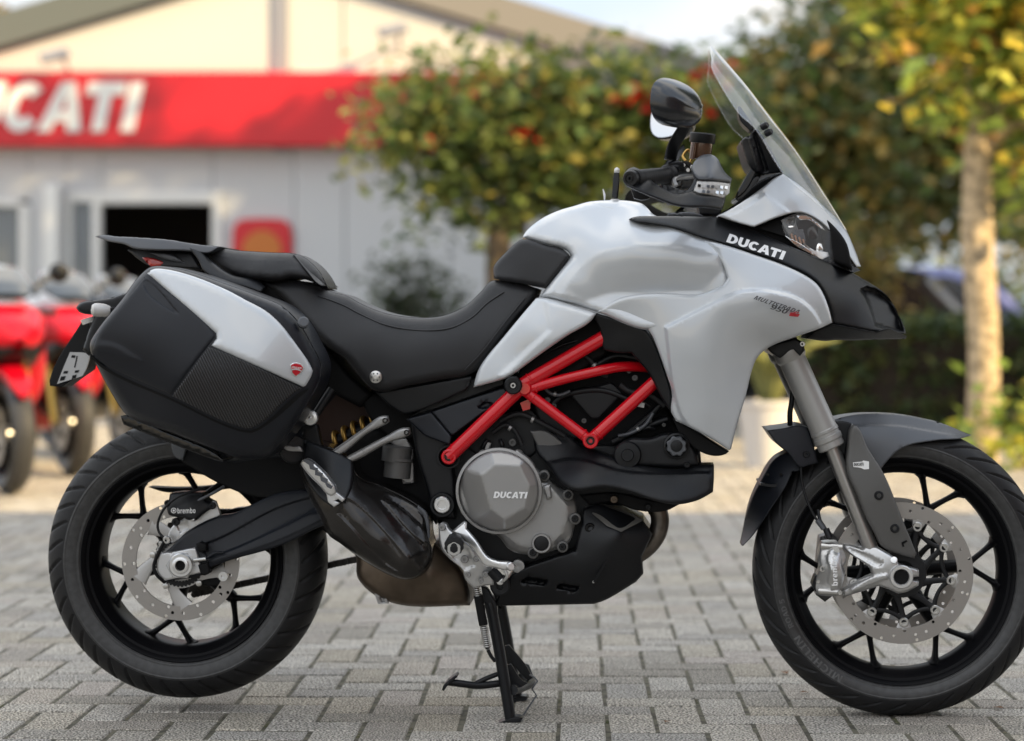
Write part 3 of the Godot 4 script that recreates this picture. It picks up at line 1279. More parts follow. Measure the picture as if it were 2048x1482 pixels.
	for run in [[0.095, 0.036], [-0.095, -0.036]]:
		var a: Vector3 = back_c + Vector3(0.0, run[0], 0)
		var b: Vector3 = front_c + Vector3(0.0, run[1], 0)
		var d := (b - a).normalized()
		var n := int(a.distance_to(b) / 0.0159)
		for i in n:
			var at := a + d * (0.0159 * i)
			for k in [-0.5, 0.5]:
				links.append_from(lathe_mesh(at + d * 0.008 * k + Vector3(0, 0, 0.008 - 0.003 * (i % 2)), Vector3(0, 0, 1), V([0.0082, -0.016, 0.0082, 0.0, 0.0001, 0.0]), 8), 0, Transform3D())
	put(bike, "chain", links.commit(), M.chain_steel)


# ---- the dark masses between the frame tubes, so that nothing behind shows where the photograph is dark

func core_parts() -> void:
	panel(bike, "airbox", [1015, 770, 1190, 655, 1300, 690, 1345, 830, 1400, 900, 1200, 905, 1060, 860, 1010, 810], 0.085, "black_matte", {"full": true, "r": 12, "step": 16})
	panel(bike, "battery_tray", [740, 780, 945, 740, 1030, 740, 1040, 800, 905, 900, 850, 880, 800, 820], 0.075, "black_matte", {"full": true, "r": 12, "step": 16})
	panel(bike, "engine_block", [860, 900, 950, 880, 1080, 850, 1130, 880, 1260, 890, 1400, 900, 1410, 990, 1300, 1010, 1190, 1010, 1160, 1100, 1080, 1130, 960, 1130, 880, 1080], 0.105, "black_satin", {"full": true, "r": 12, "step": 16})
	panel(bike, "swingarm_pivot", [664, 905, 700, 880, 780, 850, 830, 850, 872, 900, 872, 1050, 846, 1012, 760, 970, 720, 955], 0.06, "black_matte", {"full": true, "r": 10, "step": 16})
	panel(bike, "intake_box", [1028, 762, 1050, 726, 1140, 662, 1190, 632, 1230, 650, 1210, 710, 1100, 770], 0.135, "black_matte", {"full": true, "r": 6, "step": 14})
	panel(bike, "frame_web", [722, 800, 750, 786, 830, 825, 850, 870, 800, 880, 770, 868, 742, 840], 0.09, "black_matte", {"full": true, "r": 6, "step": 14})
	panel(bike, "cylinder_head", [925, 890, 1000, 828, 1060, 815, 1110, 870, 1062, 915, 960, 912], 0.11, "black_satin", {"full": true, "r": 6, "step": 14})
	panel(bike, "tail_frame", [430, 525, 560, 580, 620, 650, 700, 750, 745, 790, 720, 815, 640, 770, 520, 640, 430, 570], 0.10, "black_matte", {"full": true, "r": 10, "step": 14})
	panel(bike, "inner_cowl", [1440, 440, 1540, 372, 1600, 400, 1690, 480, 1705, 540, 1600, 500, 1500, 465], 0.10, "black_matte", {"full": true, "r": 8, "step": 14})
	panel(bike, "radiator", [1350, 690, 1480, 700, 1500, 740, 1450, 880, 1370, 850], 0.19, "black_matte", {"full": true, "r": 6, "step": 16})
	panel(bike, "splash_guard", [622, 905, 635, 840, 676, 785, 711, 800, 750, 820, 750, 850, 700, 890, 650, 905], -0.02, "brown", {"t": 0.01, "step": 14})
	# details that catch light between the tubes
	panel(bike, "electronics_cover", [1139, 788, 1222, 765, 1247, 786, 1198, 838, 1182, 838], 0.125, "black_satin", {"t": 0.05, "r": 4, "rz": 0.004})
	panel(bike, "intake_duct", [1062, 800, 1130, 830, 1170, 868, 1150, 880, 1080, 846], 0.115, "black_satin", {"t": 0.04, "r": 6})
	for h in [[1100, 815, 1130, 790, 1200, 780, 1260, 800], [1180, 740, 1230, 712, 1290, 720], [1240, 880, 1290, 840, 1330, 800], [1225, 885, 1280, 858, 1335, 838], [1060, 720, 1100, 702, 1150, 690]]:
		var pts := []
		for i in range(0, h.size(), 2):
			pts.append(P(h[i], h[i + 1], 0.12))
		tube(bike, "hose", pts, 0.008, M.black_satin)
	for b in [[1258, 742, 5], [1270, 756, 6], [1095, 800, 6], [1108, 812, 5], [1080, 905, 7], [1025, 885, 8], [1222, 856, 5], [1168, 842, 5], [1300, 842, 4], [1328, 850, 4]]:
		bolt(bike, b[0], b[1], 0.13, b[2], M.engine_dark)
	for w in [[1085, 660 + 50, 1160, 680], [1276, 805, 1300, 812], [962, 905, 975, 880], [1000, 880, 1008, 905], [1284, 860, 1310, 858]]:
		tube(bike, "cable", [P(w[0], w[1], 0.13), P((w[0] + w[2]) / 2.0, (w[1] + w[3]) / 2.0 - 4, 0.135), P(w[2], w[3], 0.13)], 0.0045, M.black_satin)
	for c in [[1000, 842, 1040, 828, 1090, 850, 1130, 872, 0.006], [985, 866, 1010, 850, 1030, 862, 1044, 890, 0.005], [1150, 700, 1176, 716, 1200, 745, 1216, 752, 0.006], [1240, 770, 1262, 784, 1300, 790, 1330, 812, 0.007], [1236, 872, 1262, 866, 1290, 850, 1306, 826, 0.0045], [940, 880, 952, 858, 968, 846, 986, 850, 0.006], [1085, 770, 1100, 786, 1120, 790, 1140, 782, 0.004]]:
		var pts := []
		for i in range(0, 8, 2):
			pts.append(P(c[i], c[i + 1], 0.138))
		tube(bike, "hose", pts, c[8], M.rubber if c[8] > 0.0045 else M.graphite)
		lathe(bike, "hose_clip", (pts[1] as Vector3).lerp(pts[2], 0.5), pts[2] - pts[1], V([c[8] - 0.001, -0.003, c[8] + 0.0018, -0.0028, c[8] + 0.0018, 0.0028, c[8] - 0.001, 0.003]), M.engine_grey, 20)
	panel(bike, "connector", [1272, 802, 1290, 806, 1288, 816, 1270, 812], 0.14, "white_print", {"t": 0.01, "r": 2})
	panel(bike, "connector", [966, 905, 974, 884, 982, 886, 976, 908], 0.135, "engine_grey", {"t": 0.01, "r": 2})
	panel(bike, "head_casting", [1060, 862, 1092, 862, 1130, 890, 1100, 905, 1078, 898], 0.13, "engine_dark", {"t": 0.03, "r": 4})
	# gold damper spring low behind the frame plate
	var coil := []
	var a := P(668, 886, 0.02)
	var b := P(752, 843, 0.02)
	var ax := (b - a).normalized()
	var s := ax.cross(Vector3(0, 0, 1)).normalized()
	for i in 97:
		var t := i / 96.0
		var an := TAU * 4.5 * t
		coil.append(a.lerp(b, t) + (s * cos(an) + Vector3(0, 0, 1) * sin(an)) * 0.021)
	put(bike, "damper_spring", tube_mesh(PackedVector3Array(coil), 0.0055, 10), M.gold)
	tube(bike, "damper", [a, b], 0.014, M.black_satin)
	lathe(bike, "preload_knob", P(794, 905, 0.10), Vector3(0.1, 1, 0), V([0.033, -0.02, 0.033, 0.012, 0.029, 0.015, 0.0001, 0.015]), M.engine_dark, 96, 24, 0.06)
	lathe(bike, "preload_body", P(796, 928, 0.10), Vector3(0.1, 1, 0), V([0.030, -0.03, 0.030, 0.006, 0.033, 0.008, 0.033, 0.014]), M.engine_dark, 40)
	panel(bike, "damper_bracket", [775, 880, 812, 876, 826, 900, 828, 965, 806, 968, 800, 945, 782, 930, 790, 925, 800, 930, 812, 930, 806, 905], 0.09, "engine_grey", {"t": 0.03, "r": 3, "corner": 20})


# ---- engine

func engine() -> void:
	# the large right-hand cover, lower and forward of the clutch cover
	var side := panel(bike, "crankcase_cover", [958, 908, 1000, 897, 1033, 905, 1060, 930, 1088, 950, 1112, 972, 1136, 986, 1148, 1000, 1153, 1024, 1147, 1060, 1141, 1080, 1124, 1094, 1096, 1104, 1066, 1109, 1022, 1101, 996, 1072, 960, 1050, 925, 1020, 922, 960, 936, 928], 0.165, "engine_grey", {"t": 0.06, "r": 7, "rz": 0.009, "step": 8, "zones": [[[1085, 966, 1104, 978, 1134, 1012, 1136, 1030, 1126, 1064, 1104, 1086, 1066, 1096, 1036, 1090, 1004, 1064, 1010, 1020], 0.012, 14, "facet"]]})
	for b in [[966, 911, 7], [1035, 911, 7], [1088, 952, 7], [1136, 990, 6.5], [1150, 1038, 7], [1125, 1094, 7], [1066, 1106, 7], [931, 1022, 6], [923, 967, 6], [988, 1060, 6]]:
		var boss := lathe(side, "boss", P(b[0], b[1], 0.170), Vector3(0, 0, 1), button((b[2] + 4) / 893.0, 0.03, 0.1), M.engine_dark, 24)
		bolt(side, b[0], b[1], 0.178, b[2], M.black_satin)
	# clutch cover: faceted drum
	var pts := []
	for i in 60:
		pts.append_array([997.5 + 80.0 * cos(TAU * i / 60), 982.0 + 80.0 * sin(TAU * i / 60)])
	var facet := [962, 950, 990, 928, 1040, 930, 1060, 972, 1050, 1016, 1010, 1040, 982, 1020]
	var clutch := panel(bike, "clutch_cover", pts, 0.219, "engine_grey", {"t": 0.055, "r": 5, "rz": 0.006, "step": 5, "corner": 60, "zones": [[facet, 0.038, 44, "facet"]]})
	logo_on(clutch, "maker_lettering", 988, 996, 1054, 997, 13, Field.new(0.2195), M.white_print, 0.04)
	lathe(clutch, "cover_flange", P(997.5, 982, 0.190), Vector3(0, 0, 1), V([0.092, -0.03, 0.0945, -0.004, 0.0935, 0.0, 0.088, 0.001]), M.engine_grey, 80)
	panel(clutch, "cover_rib", [1033, 900, 1062, 922, 1076, 950, 1082, 985, 1074, 1012, 1062, 1008, 1068, 984, 1062, 955, 1050, 930, 1028, 912], 0.19, "engine_grey", {"t": 0.03, "r": 3})
	# oil filler
	lathe(bike, "oil_filler_ring", P(1083, 1086, 0.172), Vector3(0, 0, 1), V([0.0215, -0.02, 0.0215, 0.008, 0.020, 0.010, 0.0165, 0.010, 0.016, 0.002]), M.engine_grey, 40)
	lathe(bike, "oil_filler_cap", P(1083, 1086, 0.180), Vector3(0, 0, 1), button(0.0158, 0.02, 0.1), M.black_satin, 40)
	panel(bike, "cover_pipe", [1085, 972, 1100, 968, 1104, 995, 1094, 1000], 0.185, "engine_grey", {"t": 0.02, "r": 4, "rz": 0.006})
	# timing belt covers: upper drum with caps and the long lower shell
	var belt := panel(bike, "timing_cover", [1226, 912, 1232, 893, 1259, 877, 1300, 876, 1334, 866, 1368, 871, 1384, 890, 1396, 912, 1398, 932, 1370, 936, 1300, 934, 1240, 926], 0.175, "black_satin", {"t": 0.07, "r": 8, "rz": 0.014, "step": 8})
	lathe(belt, "cam_cap", P(1255, 910, 0.182), Vector3(0, 0, 1), V([0.030, -0.01, 0.030, 0.0, 0.027, 0.004, 0.014, 0.005, 0.0125, 0.009, 0.0125, 0.012, 0.0001, 0.012]), M.black_satin, 48)
	lathe(belt, "cam_cap", P(1353, 892, 0.182), Vector3(0, 0, 1), V([0.029, -0.01, 0.028, 0.004, 0.024, 0.006]), M.black_satin, 48)
	lathe(belt, "cap_wheel", P(1353, 892, 0.190), Vector3(0, 0, 1), V([0.023, -0.01, 0.0225, 0.005, 0.020, 0.007, 0.0001, 0.007]), M.graphite, 96, 8, 0.14)
	lathe(belt, "cap_boss", P(1353, 892, 0.199), Vector3(0, 0, 1), button(0.013, 0.005), M.black_satin, 32)
	panel(bike, "belt_shell", [1066, 870, 1090, 862, 1138, 868, 1155, 885, 1190, 900, 1236, 917, 1290, 932, 1360, 938, 1400, 930, 1428, 929, 1428, 958, 1426, 984, 1397, 1000, 1355, 1009, 1313, 1003, 1260, 985, 1210, 975, 1146, 980, 1118, 962, 1095, 930, 1072, 905], [1080, 890, 0.13, 1100, 930, 0.15, 1150, 900, 0.145, 1160, 950, 0.205, 1250, 945, 0.195, 1250, 975, 0.215, 1340, 950, 0.19, 1340, 985, 0.215, 1420, 940, 0.18, 1420, 985, 0.195], "black_satin", {"t": 0.08, "r": 9, "rz": 0.012, "zones": [[[1096, 925, 1150, 918, 1252, 943, 1428, 945, 1440, 1010, 1300, 1020, 1110, 990], 0.008, 7]]})
	panel(bike, "sump_rail", [1226, 985, 1310, 1002, 1360, 1008, 1330, 1022, 1270, 1020, 1225, 1005, 1180, 1012, 1160, 990], 0.12, "black_matte", {"t": 0.08, "r": 4})
	bolt(bike, 1228, 999, 0.135, 8, M.bronze)
	bolt(bike, 1296, 1014, 0.13, 6, M.black_satin)
	bolt(bike, 1374, 930, 0.185, 6, M.black_satin)
	# header pipe
	tube(bike, "header_pipe", [P(1296, 1000, 0.06), P(1312, 1012, 0.06), P(1320, 1040, 0.06), P(1312, 1072, 0.06), P(1285, 1102, 0.055), P(1240, 1125, 0.05)], 0.0205, M.pipe_steel, {"sides": 24, "sub": 10})
	tube(bike, "header_collar", [P(1312, 1004, 0.06), P(1318, 1022, 0.06)], 0.024, M.pipe_steel, {"sides": 24})
	# belly guard
	var guard := panel(bike, "belly_guard", [1167, 1017, 1196, 1007, 1263, 1032, 1287, 1042, 1305, 1069, 1284, 1113, 1287, 1147, 1272, 1164, 1209, 1201, 1188, 1208, 987, 1212, 996, 1193, 1021, 1151, 1054, 1134, 1150, 1101, 1160, 1060], [1000, 1200, 0.13, 1080, 1150, 0.155, 1160, 1100, 0.165, 1180, 1030, 0.15, 1240, 1066, 0.175, 1200, 1140, 0.17, 1188, 1200, 0.13, 1280, 1140, 0.125, 1300, 1070, 0.115, 1270, 1035, 0.12, 1040, 1208, 0.12], "black_satin", {"full": true, "r": 5, "rz": 0.008, "corner": 15, "zones": [[[1043, 1164, 1054, 1154, 1094, 1161, 1088, 1171], -0.025, 4], [[1115, 1176, 1123, 1168, 1157, 1174, 1150, 1183], -0.025, 4]]})
	panel(guard, "guard_top", [1169, 1014, 1197, 1004, 1264, 1029, 1288, 1040, 1242, 1064, 1214, 1052], [1169, 1014, 0.125, 1197, 1004, 0.105, 1288, 1040, 0.115, 1242, 1064, 0.178, 1214, 1052, 0.178, 1180, 1028, 0.155], "skylit_black", {"t": 0.02, "r": 2, "rz": 0.003, "corner": 10})  # same plastic as the guard; its paler colour holds the light from above
	panel(guard, "guard_seam", [1242, 1066, 1247, 1068, 1190, 1166, 1186, 1164], 0.1765, "black_matte", {"t": 0.004})
	bolt(guard, 1180, 1056, 0.166, 10, M.black_gloss)
	bolt(guard, 1187, 1164, 0.165, 2.5, M.bolt_steel)


# ---- trellis frame

func trellis() -> void:
	var frame := group_part("trellis_frame")
	var z := 0.168
	var node := P(1046, 773, z)
	var t := []
	t.append(tube(frame, "frame_tube", [P(897, 914, z + 0.005), P(1042, 774, z)], 0.0158, M.frame_red, {"sides": 24}))
	t.append(tube(frame, "frame_tube", [P(1040, 772, z), P(1218, 668, z - 0.005)], 0.0152, M.frame_red, {"sides": 24}))
	t.append(tube(frame, "frame_tube", [P(1050, 780, z), P(1120, 760, z), P(1200, 741, z - 0.01), P(1250, 733, z - 0.03), P(1300, 735, z - 0.06)], 0.0112, M.frame_red, {"sides": 20}))
	t.append(tube(frame, "frame_tube", [P(1050, 782, z), P(1180, 880, z)], 0.0118, M.frame_red, {"sides": 20}))
	t.append(tube(frame, "frame_tube", [P(1181, 881, z), P(1322, 752, z - 0.012)], 0.0142, M.frame_red, {"sides": 24}))
	for b in [[897, 914, 14.5], [1181, 882, 15]]:
		var r: float = b[2] / 893.0
		t.append(lathe(frame, "frame_boss", P(b[0], b[1], z + 0.02), Vector3(0, 0, 1), V([r, -0.04, r, -0.002, r - 0.002, 0, r - 0.005, 0, r - 0.0055, -0.006, 0.0001, -0.006]), M.frame_red, 36))
		bolt(frame, b[0], b[1], z + 0.016, 8.5, M.black_gloss)
	t.append(lathe(frame, "frame_joint", node + Vector3(0.004, -0.004, 0), Vector3(0, 0, 1), V([0.015, -0.016, 0.017, -0.01, 0.017, 0.010, 0.012, 0.0155, 0.0001, 0.0155]), M.frame_red, 30))
	panel(frame, "frame_lug", [1040, 806, 1062, 796, 1060, 818, 1046, 822], z - 0.02, "frame_red", {"t": 0.02})
	for wd in [[1024, 790, 0.0168, 0], [1062, 758, 0.0162, 0], [1072, 775, 0.0124, 1], [1066, 795, 0.0130, 2], [1166, 868, 0.0130, 2], [1196, 868, 0.0152, 0], [912, 899, 0.0168, 0]]:
		var dir := [Vector2(0.72, -0.70), Vector2(0.98, -0.2), Vector2(0.78, 0.62)][wd[3]] as Vector2
		var wp := P(wd[0], wd[1], z)
		lathe(frame, "weld", wp, P(wd[0] + dir.x * 20, wd[1] + dir.y * 20, z) - wp, V([wd[2] - 0.003, -0.0035, wd[2], -0.0015, wd[2] + 0.0004, 0.0, wd[2], 0.0015, wd[2] - 0.003, 0.0035]), M.frame_red, 96, 24, 0.035)
	for k in t:
		if k.name.begins_with("frame_tube"):
			far_side(k, frame)
	lathe(frame, "frame_cap", P(1026, 771, z + 0.03), Vector3(0, 0, 1), V([0.0195, -0.05, 0.0195, -0.003, 0.017, 0.0, 0.010, 0.0, 0.0095, -0.003, 0.0001, -0.003]), M.black_satin, 36)
	bolt(frame, 1026, 771, z + 0.030, 6, M.bolt_steel)
	# pivot plate and the plastic covers behind the tubes
	var plate := panel(bike, "pivot_plate", [820, 834, 862, 822, 900, 850, 905, 885, 884, 905, 883, 925, 906, 932, 912, 985, 911, 1038, 868, 1040, 850, 965, 838, 930, 827, 880], 0.145, "black_satin", {"t": 0.06, "r": 8, "rz": 0.012, "step": 9})
	lathe(plate, "pivot_cap", P(884, 1010, 0.158), Vector3(0, 0, 1), V([0.028, -0.03, 0.028, -0.004, 0.026, 0.0, 0.021, 0.0]), M.black_satin, 40)
	lathe(plate, "pivot_bolt", P(884, 1010, 0.164), Vector3(0, 0, 1), V([0.0185, -0.02, 0.0185, -0.002, 0.0165, 0.0, 0.0105, 0.0, 0.0095, -0.008, 0.0001, -0.008]), M.bright_alloy, 36)
	lathe(plate, "boss_ring", P(897, 914, 0.155), Vector3(0, 0, 1), V([0.026, -0.02, 0.026, 0.0, 0.022, 0.0, 0.021, -0.01]), M.black_satin, 36)
	panel(bike, "frame_cover", [864, 823, 1008, 775, 1017, 787, 904, 872], [864, 823, 0.155, 1008, 775, 0.16, 904, 872, 0.165], "black_case", {"t": 0.03, "r": 3, "rz": 0.004, "corner": 15, "zones": [[[957, 815, 968, 804, 982, 806, 984, 812, 970, 817], -0.012, 4]]})
	panel(bike, "frame_cover", [812, 838, 862, 824, 903, 873, 900, 891, 850, 872], [812, 838, 0.15, 862, 824, 0.155, 902, 880, 0.172, 840, 860, 0.152], "black_case", {"t": 0.03, "r": 4, "rz": 0.006, "corner": 15})
	panel(bike, "side_cover", [752, 785, 942, 752, 944, 757, 933, 780, 822, 826, 806, 828, 780, 812], [752, 785, 0.15, 942, 752, 0.165, 820, 825, 0.155, 880, 780, 0.165], "black_satin", {"t": 0.05, "r": 4, "rz": 0.005, "corner": 20})
	panel(bike, "side_cover", [938, 760, 1006, 752, 1010, 770, 866, 820, 822, 832], 0.14, "black_satin", {"t": 0.05, "r": 3})
	# bars that carry the silencer and the passenger peg
	for q in [[767, 840, 652, 908], [810, 864, 680, 918]]:
		var d := Vector2(q[2] - q[0], q[3] - q[1])
		panel(bike, "peg_bracket", [q[0] - 6, q[1] - 8, q[0] + 8, q[1] - 8, q[0] + 11, q[1] + 4, q[0] + 2, q[1] + 10, q[0] + d.x * 0.25, q[1] + d.y * 0.25 + 8, q[2] + 14, q[3] + 9, q[2], q[3] + 9, q[2] - 2, q[3] + 3, q[0] + d.x * 0.3, q[1] + d.y * 0.3 - 8], 0.205, "engine_grey", {"t": 0.018, "r": 5, "rz": 0.010, "step": 5})
		bolt(bike, q[0] + 3, q[1] + 1, 0.209, 5.5, M.black_gloss)
	# pannier post and its stud
	tube(bike, "pannier_post", [P(664, 778, 0.17), P(618, 850, 0.19)], 0.009, M.black_satin)
	tube(bike, "pannier_post", [P(640, 772, 0.19), P(612, 815, 0.2)], 0.007, M.engine_grey)
	lathe(bike, "pannier_stud", P(620, 836, 0.225), Vector3(0, 0, 1), V([0.006, -0.05, 0.010, -0.02, 0.0165, -0.014, 0.0168, -0.003, 0.015, 0.0, 0.009, 0.001, 0.0085, -0.002, 0.004, -0.002, 0.0001, 0.0005]), M.bright_alloy, 36)
	panel(bike, "stud_bracket", [606, 850, 634, 850, 648, 905, 660, 930, 640, 935, 600, 905], 0.175, "black_satin", {"t": 0.03, "r": 4})


# ---- silencer, catalyst box, swingarm, rear brake

func exhaust_and_swingarm() -> void:
	var m := panel(bike, "silencer", [606, 880, 640, 888, 690, 905, 706, 918, 712, 945, 726, 958, 756, 968, 841, 1013, 853, 1026, 858, 1074, 865, 1102, 858, 1134, 837, 1154, 806, 1159, 774, 1148, 711, 1110, 679, 1086, 658, 1071, 644, 1043, 613, 980, 598, 924], [606, 880, 0.17, 700, 920, 0.185, 640, 1000, 0.22, 600, 930, 0.185, 735, 965, 0.185, 845, 1020, 0.190, 855, 1090, 0.215, 800, 1060, 0.225, 840, 1130, 0.235, 690, 1000, 0.255, 760, 1085, 0.262, 815, 1125, 0.262, 670, 1060, 0.235, 760, 1130, 0.225, 720, 1040, 0.262, 650, 950, 0.225, 770, 1020, 0.212], "muffler", {"t": 0.12, "r": 12, "rz": 0.03, "step": 8, "corner": 50, "zones": [[[712, 972, 742, 996, 842, 1136, 862, 1130, 880, 1040, 850, 1000, 756, 950, 716, 940], -0.034, 80, "ramp"], [[688, 996, 706, 1004, 838, 1146, 828, 1154, 806, 1150, 676, 1026], -0.007, 7], [[764, 1000, 790, 1008, 870, 1080, 862, 1092, 846, 1086], 0.009, 7]]})
	panel(m, "heat_shield", [609, 880, 690, 912, 704, 920, 706, 940, 701, 980, 690, 1004, 664, 1014, 640, 996, 606, 940], [609, 880, 0.205, 700, 930, 0.215, 690, 1000, 0.268, 640, 990, 0.262, 606, 940, 0.225, 660, 940, 0.238], "black_satin", {"t": 0.02, "r": 6, "rz": 0.008})
	panel(m, "outlet", [836, 1010, 853, 1026, 860, 1075, 856, 1078, 846, 1030, 834, 1016], 0.2, "graphite", {"t": 0.01, "r": 2})
	lathe(bike, "shield_clamp", P(588, 898, 0.20), Vector3(0.35, 0.1, 1), V([0.030, -0.03, 0.032, -0.005, 0.028, 0.0, 0.012, 0.001, 0.0001, 0.001]), M.black_satin, 40)
	panel(bike, "clamp_strap", [563, 891, 600, 893, 606, 903, 572, 900], 0.215, "engine_grey", {"t": 0.01, "r": 2})
	panel(bike, "catalyst_box", [700, 1092, 780, 1110, 870, 1085, 892, 1108, 920, 1134, 937, 1172, 940, 1211, 802, 1210, 754, 1193, 728, 1173, 714, 1152, 712, 1116], [712, 1116, 0.10, 760, 1190, 0.12, 800, 1200, 0.12, 860, 1150, 0.165, 930, 1190, 0.13, 800, 1150, 0.15, 890, 1110, 0.13], "bronze", {"full": true, "r": 12, "rz": 0.03})
	panel(bike, "catalyst_tab", [749, 1187, 770, 1190, 777, 1207, 756, 1208], 0.11, "engine_grey", {"t": 0.012, "zones": [[[760, 1192, 766, 1192, 769, 1203, 763, 1203], -0.006, 3]]})
	# swingarm, near blade; the far blade mirrors it
	var arm := panel(bike, "swingarm", [330, 1104, 376, 1062, 439, 1031, 463, 1028, 521, 1000, 560, 985, 640, 980, 700, 990, 720, 1030, 645, 1052, 567, 1089, 422, 1135, 395, 1152, 329, 1162, 317, 1146, 316, 1110], [330, 1110, 0.125, 380, 1065, 0.125, 400, 1140, 0.14, 460, 1032, 0.12, 520, 1080, 0.145, 640, 990, 0.13, 640, 1040, 0.145, 720, 1010, 0.13], "black_case", {"t": 0.035, "r": 6, "rz": 0.008, "zones": [[[404, 1090, 440, 1076, 560, 1014, 660, 985, 660, 1000, 600, 1036, 470, 1096, 415, 1116], -0.006, 6], [[415, 1118, 470, 1098, 618, 1028, 660, 1020, 660, 1032, 560, 1080, 424, 1126], 0.003, 8]]})
	far_side(arm, bike)
	var block := panel(bike, "axle_block", [315, 1107, 345, 1104, 390, 1095, 396, 1112, 404, 1145, 330, 1161, 314, 1146], 0.146, "cast_alloy", {"t": 0.03, "r": 3, "rz": 0.003, "corner": 20})
	lathe(block, "axle_nut", P(361, 1131, 0.165), Vector3(0, 0, 1), V([0.027, -0.03, 0.027, -0.004, 0.0245, -0.001, 0.019, -0.001, 0.018, 0.004, 0.0155, 0.005, 0.0115, 0.005, 0.011, -0.035, 0.0001, -0.035]), M.bright_alloy, 48)
	lathe(block, "axle_bore_shade", P(361, 1131, 0.160), Vector3(0, 0, 1), V([0.0112, 0.0, 0.0001, 0.0]), M.black_matte, 32)  # black disc in the hollow axle, painted shade for its depth
	lathe(block, "axle_washer", P(361, 1131, 0.148), Vector3(0, 0, 1), V([0.032, -0.006, 0.032, 0.002, 0.030, 0.004, 0.02, 0.004]), M.cast_alloy, 6)
	panel(block, "adjuster_cap", [392, 1088, 400, 1084, 412, 1088, 414, 1102, 398, 1104], 0.152, "black_matte", {"t": 0.02, "r": 4})
	panel(block, "adjuster_cap", [396, 1130, 416, 1124, 421, 1145, 410, 1151, 402, 1150], 0.152, "black_matte", {"t": 0.02, "r": 4})
	tube(block, "adjuster_bolt", [P(388, 1121, 0.152), P(412, 1117, 0.152)], 0.005, M.bolt_steel, {"sides": 6})
	tube(block, "arm_rib", [P(414, 1116, 0.149), P(430, 1106, 0.150), P(447, 1105, 0.147)], 0.003, M.black_case)
	panel(bike, "chain_slider", [400, 1160, 440, 1150, 455, 1158, 448, 1166, 430, 1172, 405, 1170], 0.09, "black_matte", {"t": 0.03, "r": 3})
	# rear calliper and its alloy bracket
	panel(bike, "calliper_bracket", [426, 1002, 432, 1004, 442, 1031, 400, 1052, 377, 1064, 356, 1082, 344, 1086, 334, 1076, 336, 1068, 347, 1050, 362, 1040], 0.110, "cast_alloy", {"t": 0.012, "r": 3, "rz": 0.003, "zones": [[[352, 1046, 372, 1040, 376, 1056, 360, 1066], -0.004, 5]]})
	var cal := panel(bike, "rear_calliper", [340, 987, 366, 984, 407, 985, 412, 999, 426, 1006, 425, 1016, 415, 1022, 402, 1032, 392, 1041, 376, 1040, 364, 1034, 352, 1034, 338, 1030, 334, 1020, 337, 1004], [340, 990, 0.125, 407, 988, 0.125, 380, 1010, 0.140, 340, 1025, 0.14, 400, 1030, 0.138], "black_satin", {"t": 0.05, "r": 6, "rz": 0.01, "step": 6})
	words_on(cal, "maker_lettering", "brembo", 355, 1027, 391, 1026.5, 11, Field.new(0.1415), M.white_print)
	lathe(cal, "maker_emblem", P(347.5, 1021, 0.1425), Vector3(0, 0, 1), V([0.0062, 0.0, 0.0062, 0.001, 0.0045, 0.001, 0.0045, 0.0]), M.white_print, 24)
	lathe(cal, "maker_emblem", P(347.5, 1021, 0.1425), Vector3(0, 0, 1), V([0.0026, 0.0, 0.0026, 0.001, 0.0001, 0.001]), M.white_print, 16)
	for b in [[351, 1044, 8], [334, 1006, 6], [424, 1012, 7]]:
		bolt(cal, b[0], b[1], 0.135, b[2], M.black_satin)
	lathe(cal, "bleed_screw", P(390, 1039, 0.138), Vector3(1, 0.1, 0.3), button(0.004, 0.01), M.bolt_steel, 12)
	tube(bike, "brake_hose", [P(409, 976, 0.13), P(380, 984, 0.145), P(352, 996, 0.15), P(328, 1018, 0.145), P(316, 1045, 0.14), P(318, 1064, 0.14), P(330, 1078, 0.145)], 0.003, M.black_satin, {"sides": 8})
	tube(bike, "sensor_cable", [P(330, 1080, 0.145), P(322, 1096, 0.150), P(308, 1130, 0.15), P(314, 1150, 0.15), P(330, 1165, 0.14)], 0.004, M.black_matte, {"sides": 8})
	bolt(bike, 333, 1080, 0.15, 8, M.bolt_steel)
	bolt(bike, 321, 1088, 0.15, 5, M.bolt_steel)
	lathe(bike, "stand_spool", P(446, 1153, 0.115), Vector3(0, 0, 1), V([0.008, -0.03, 0.009, -0.012, 0.0105, 0.0, 0.004, 0.0, 0.0035, -0.004, 0.0001, -0.004]), M.bright_alloy, 24)
	# hugger over the rear tyre and the chain guard beyond it
	panel(bike, "rear_hugger", [346, 884, 372, 892, 444, 921, 560, 912, 605, 922, 646, 1000, 664, 1072, 648, 1062, 616, 1018, 575, 1000, 520, 996, 480, 985, 440, 968, 385, 936, 354, 914], [346, 890, 0.09, 450, 930, 0.10, 560, 920, 0.105, 650, 1050, 0.11, 520, 985, 0.112, 420, 955, 0.108], "black_matte", {"full": true, "r": 5, "rz": 0.006})
	panel(bike, "hugger_end", [342, 886, 374, 893, 366, 921, 352, 916, 345, 905], 0.103, "graphite", {"t": 0.02, "r": 3})
	panel(bike, "chain_guard", [296, 974, 360, 976, 470, 968, 470, 976, 420, 982, 330, 984], -0.06, "black_matte", {"t": 0.05})
	tube(bike, "brake_pipe", [P(395, 1002, 0.13), P(430, 984, 0.13), P(448, 973, 0.12)], 0.0035, M.graphite, {"sides": 8})


# ---- seat, tail and plate holder

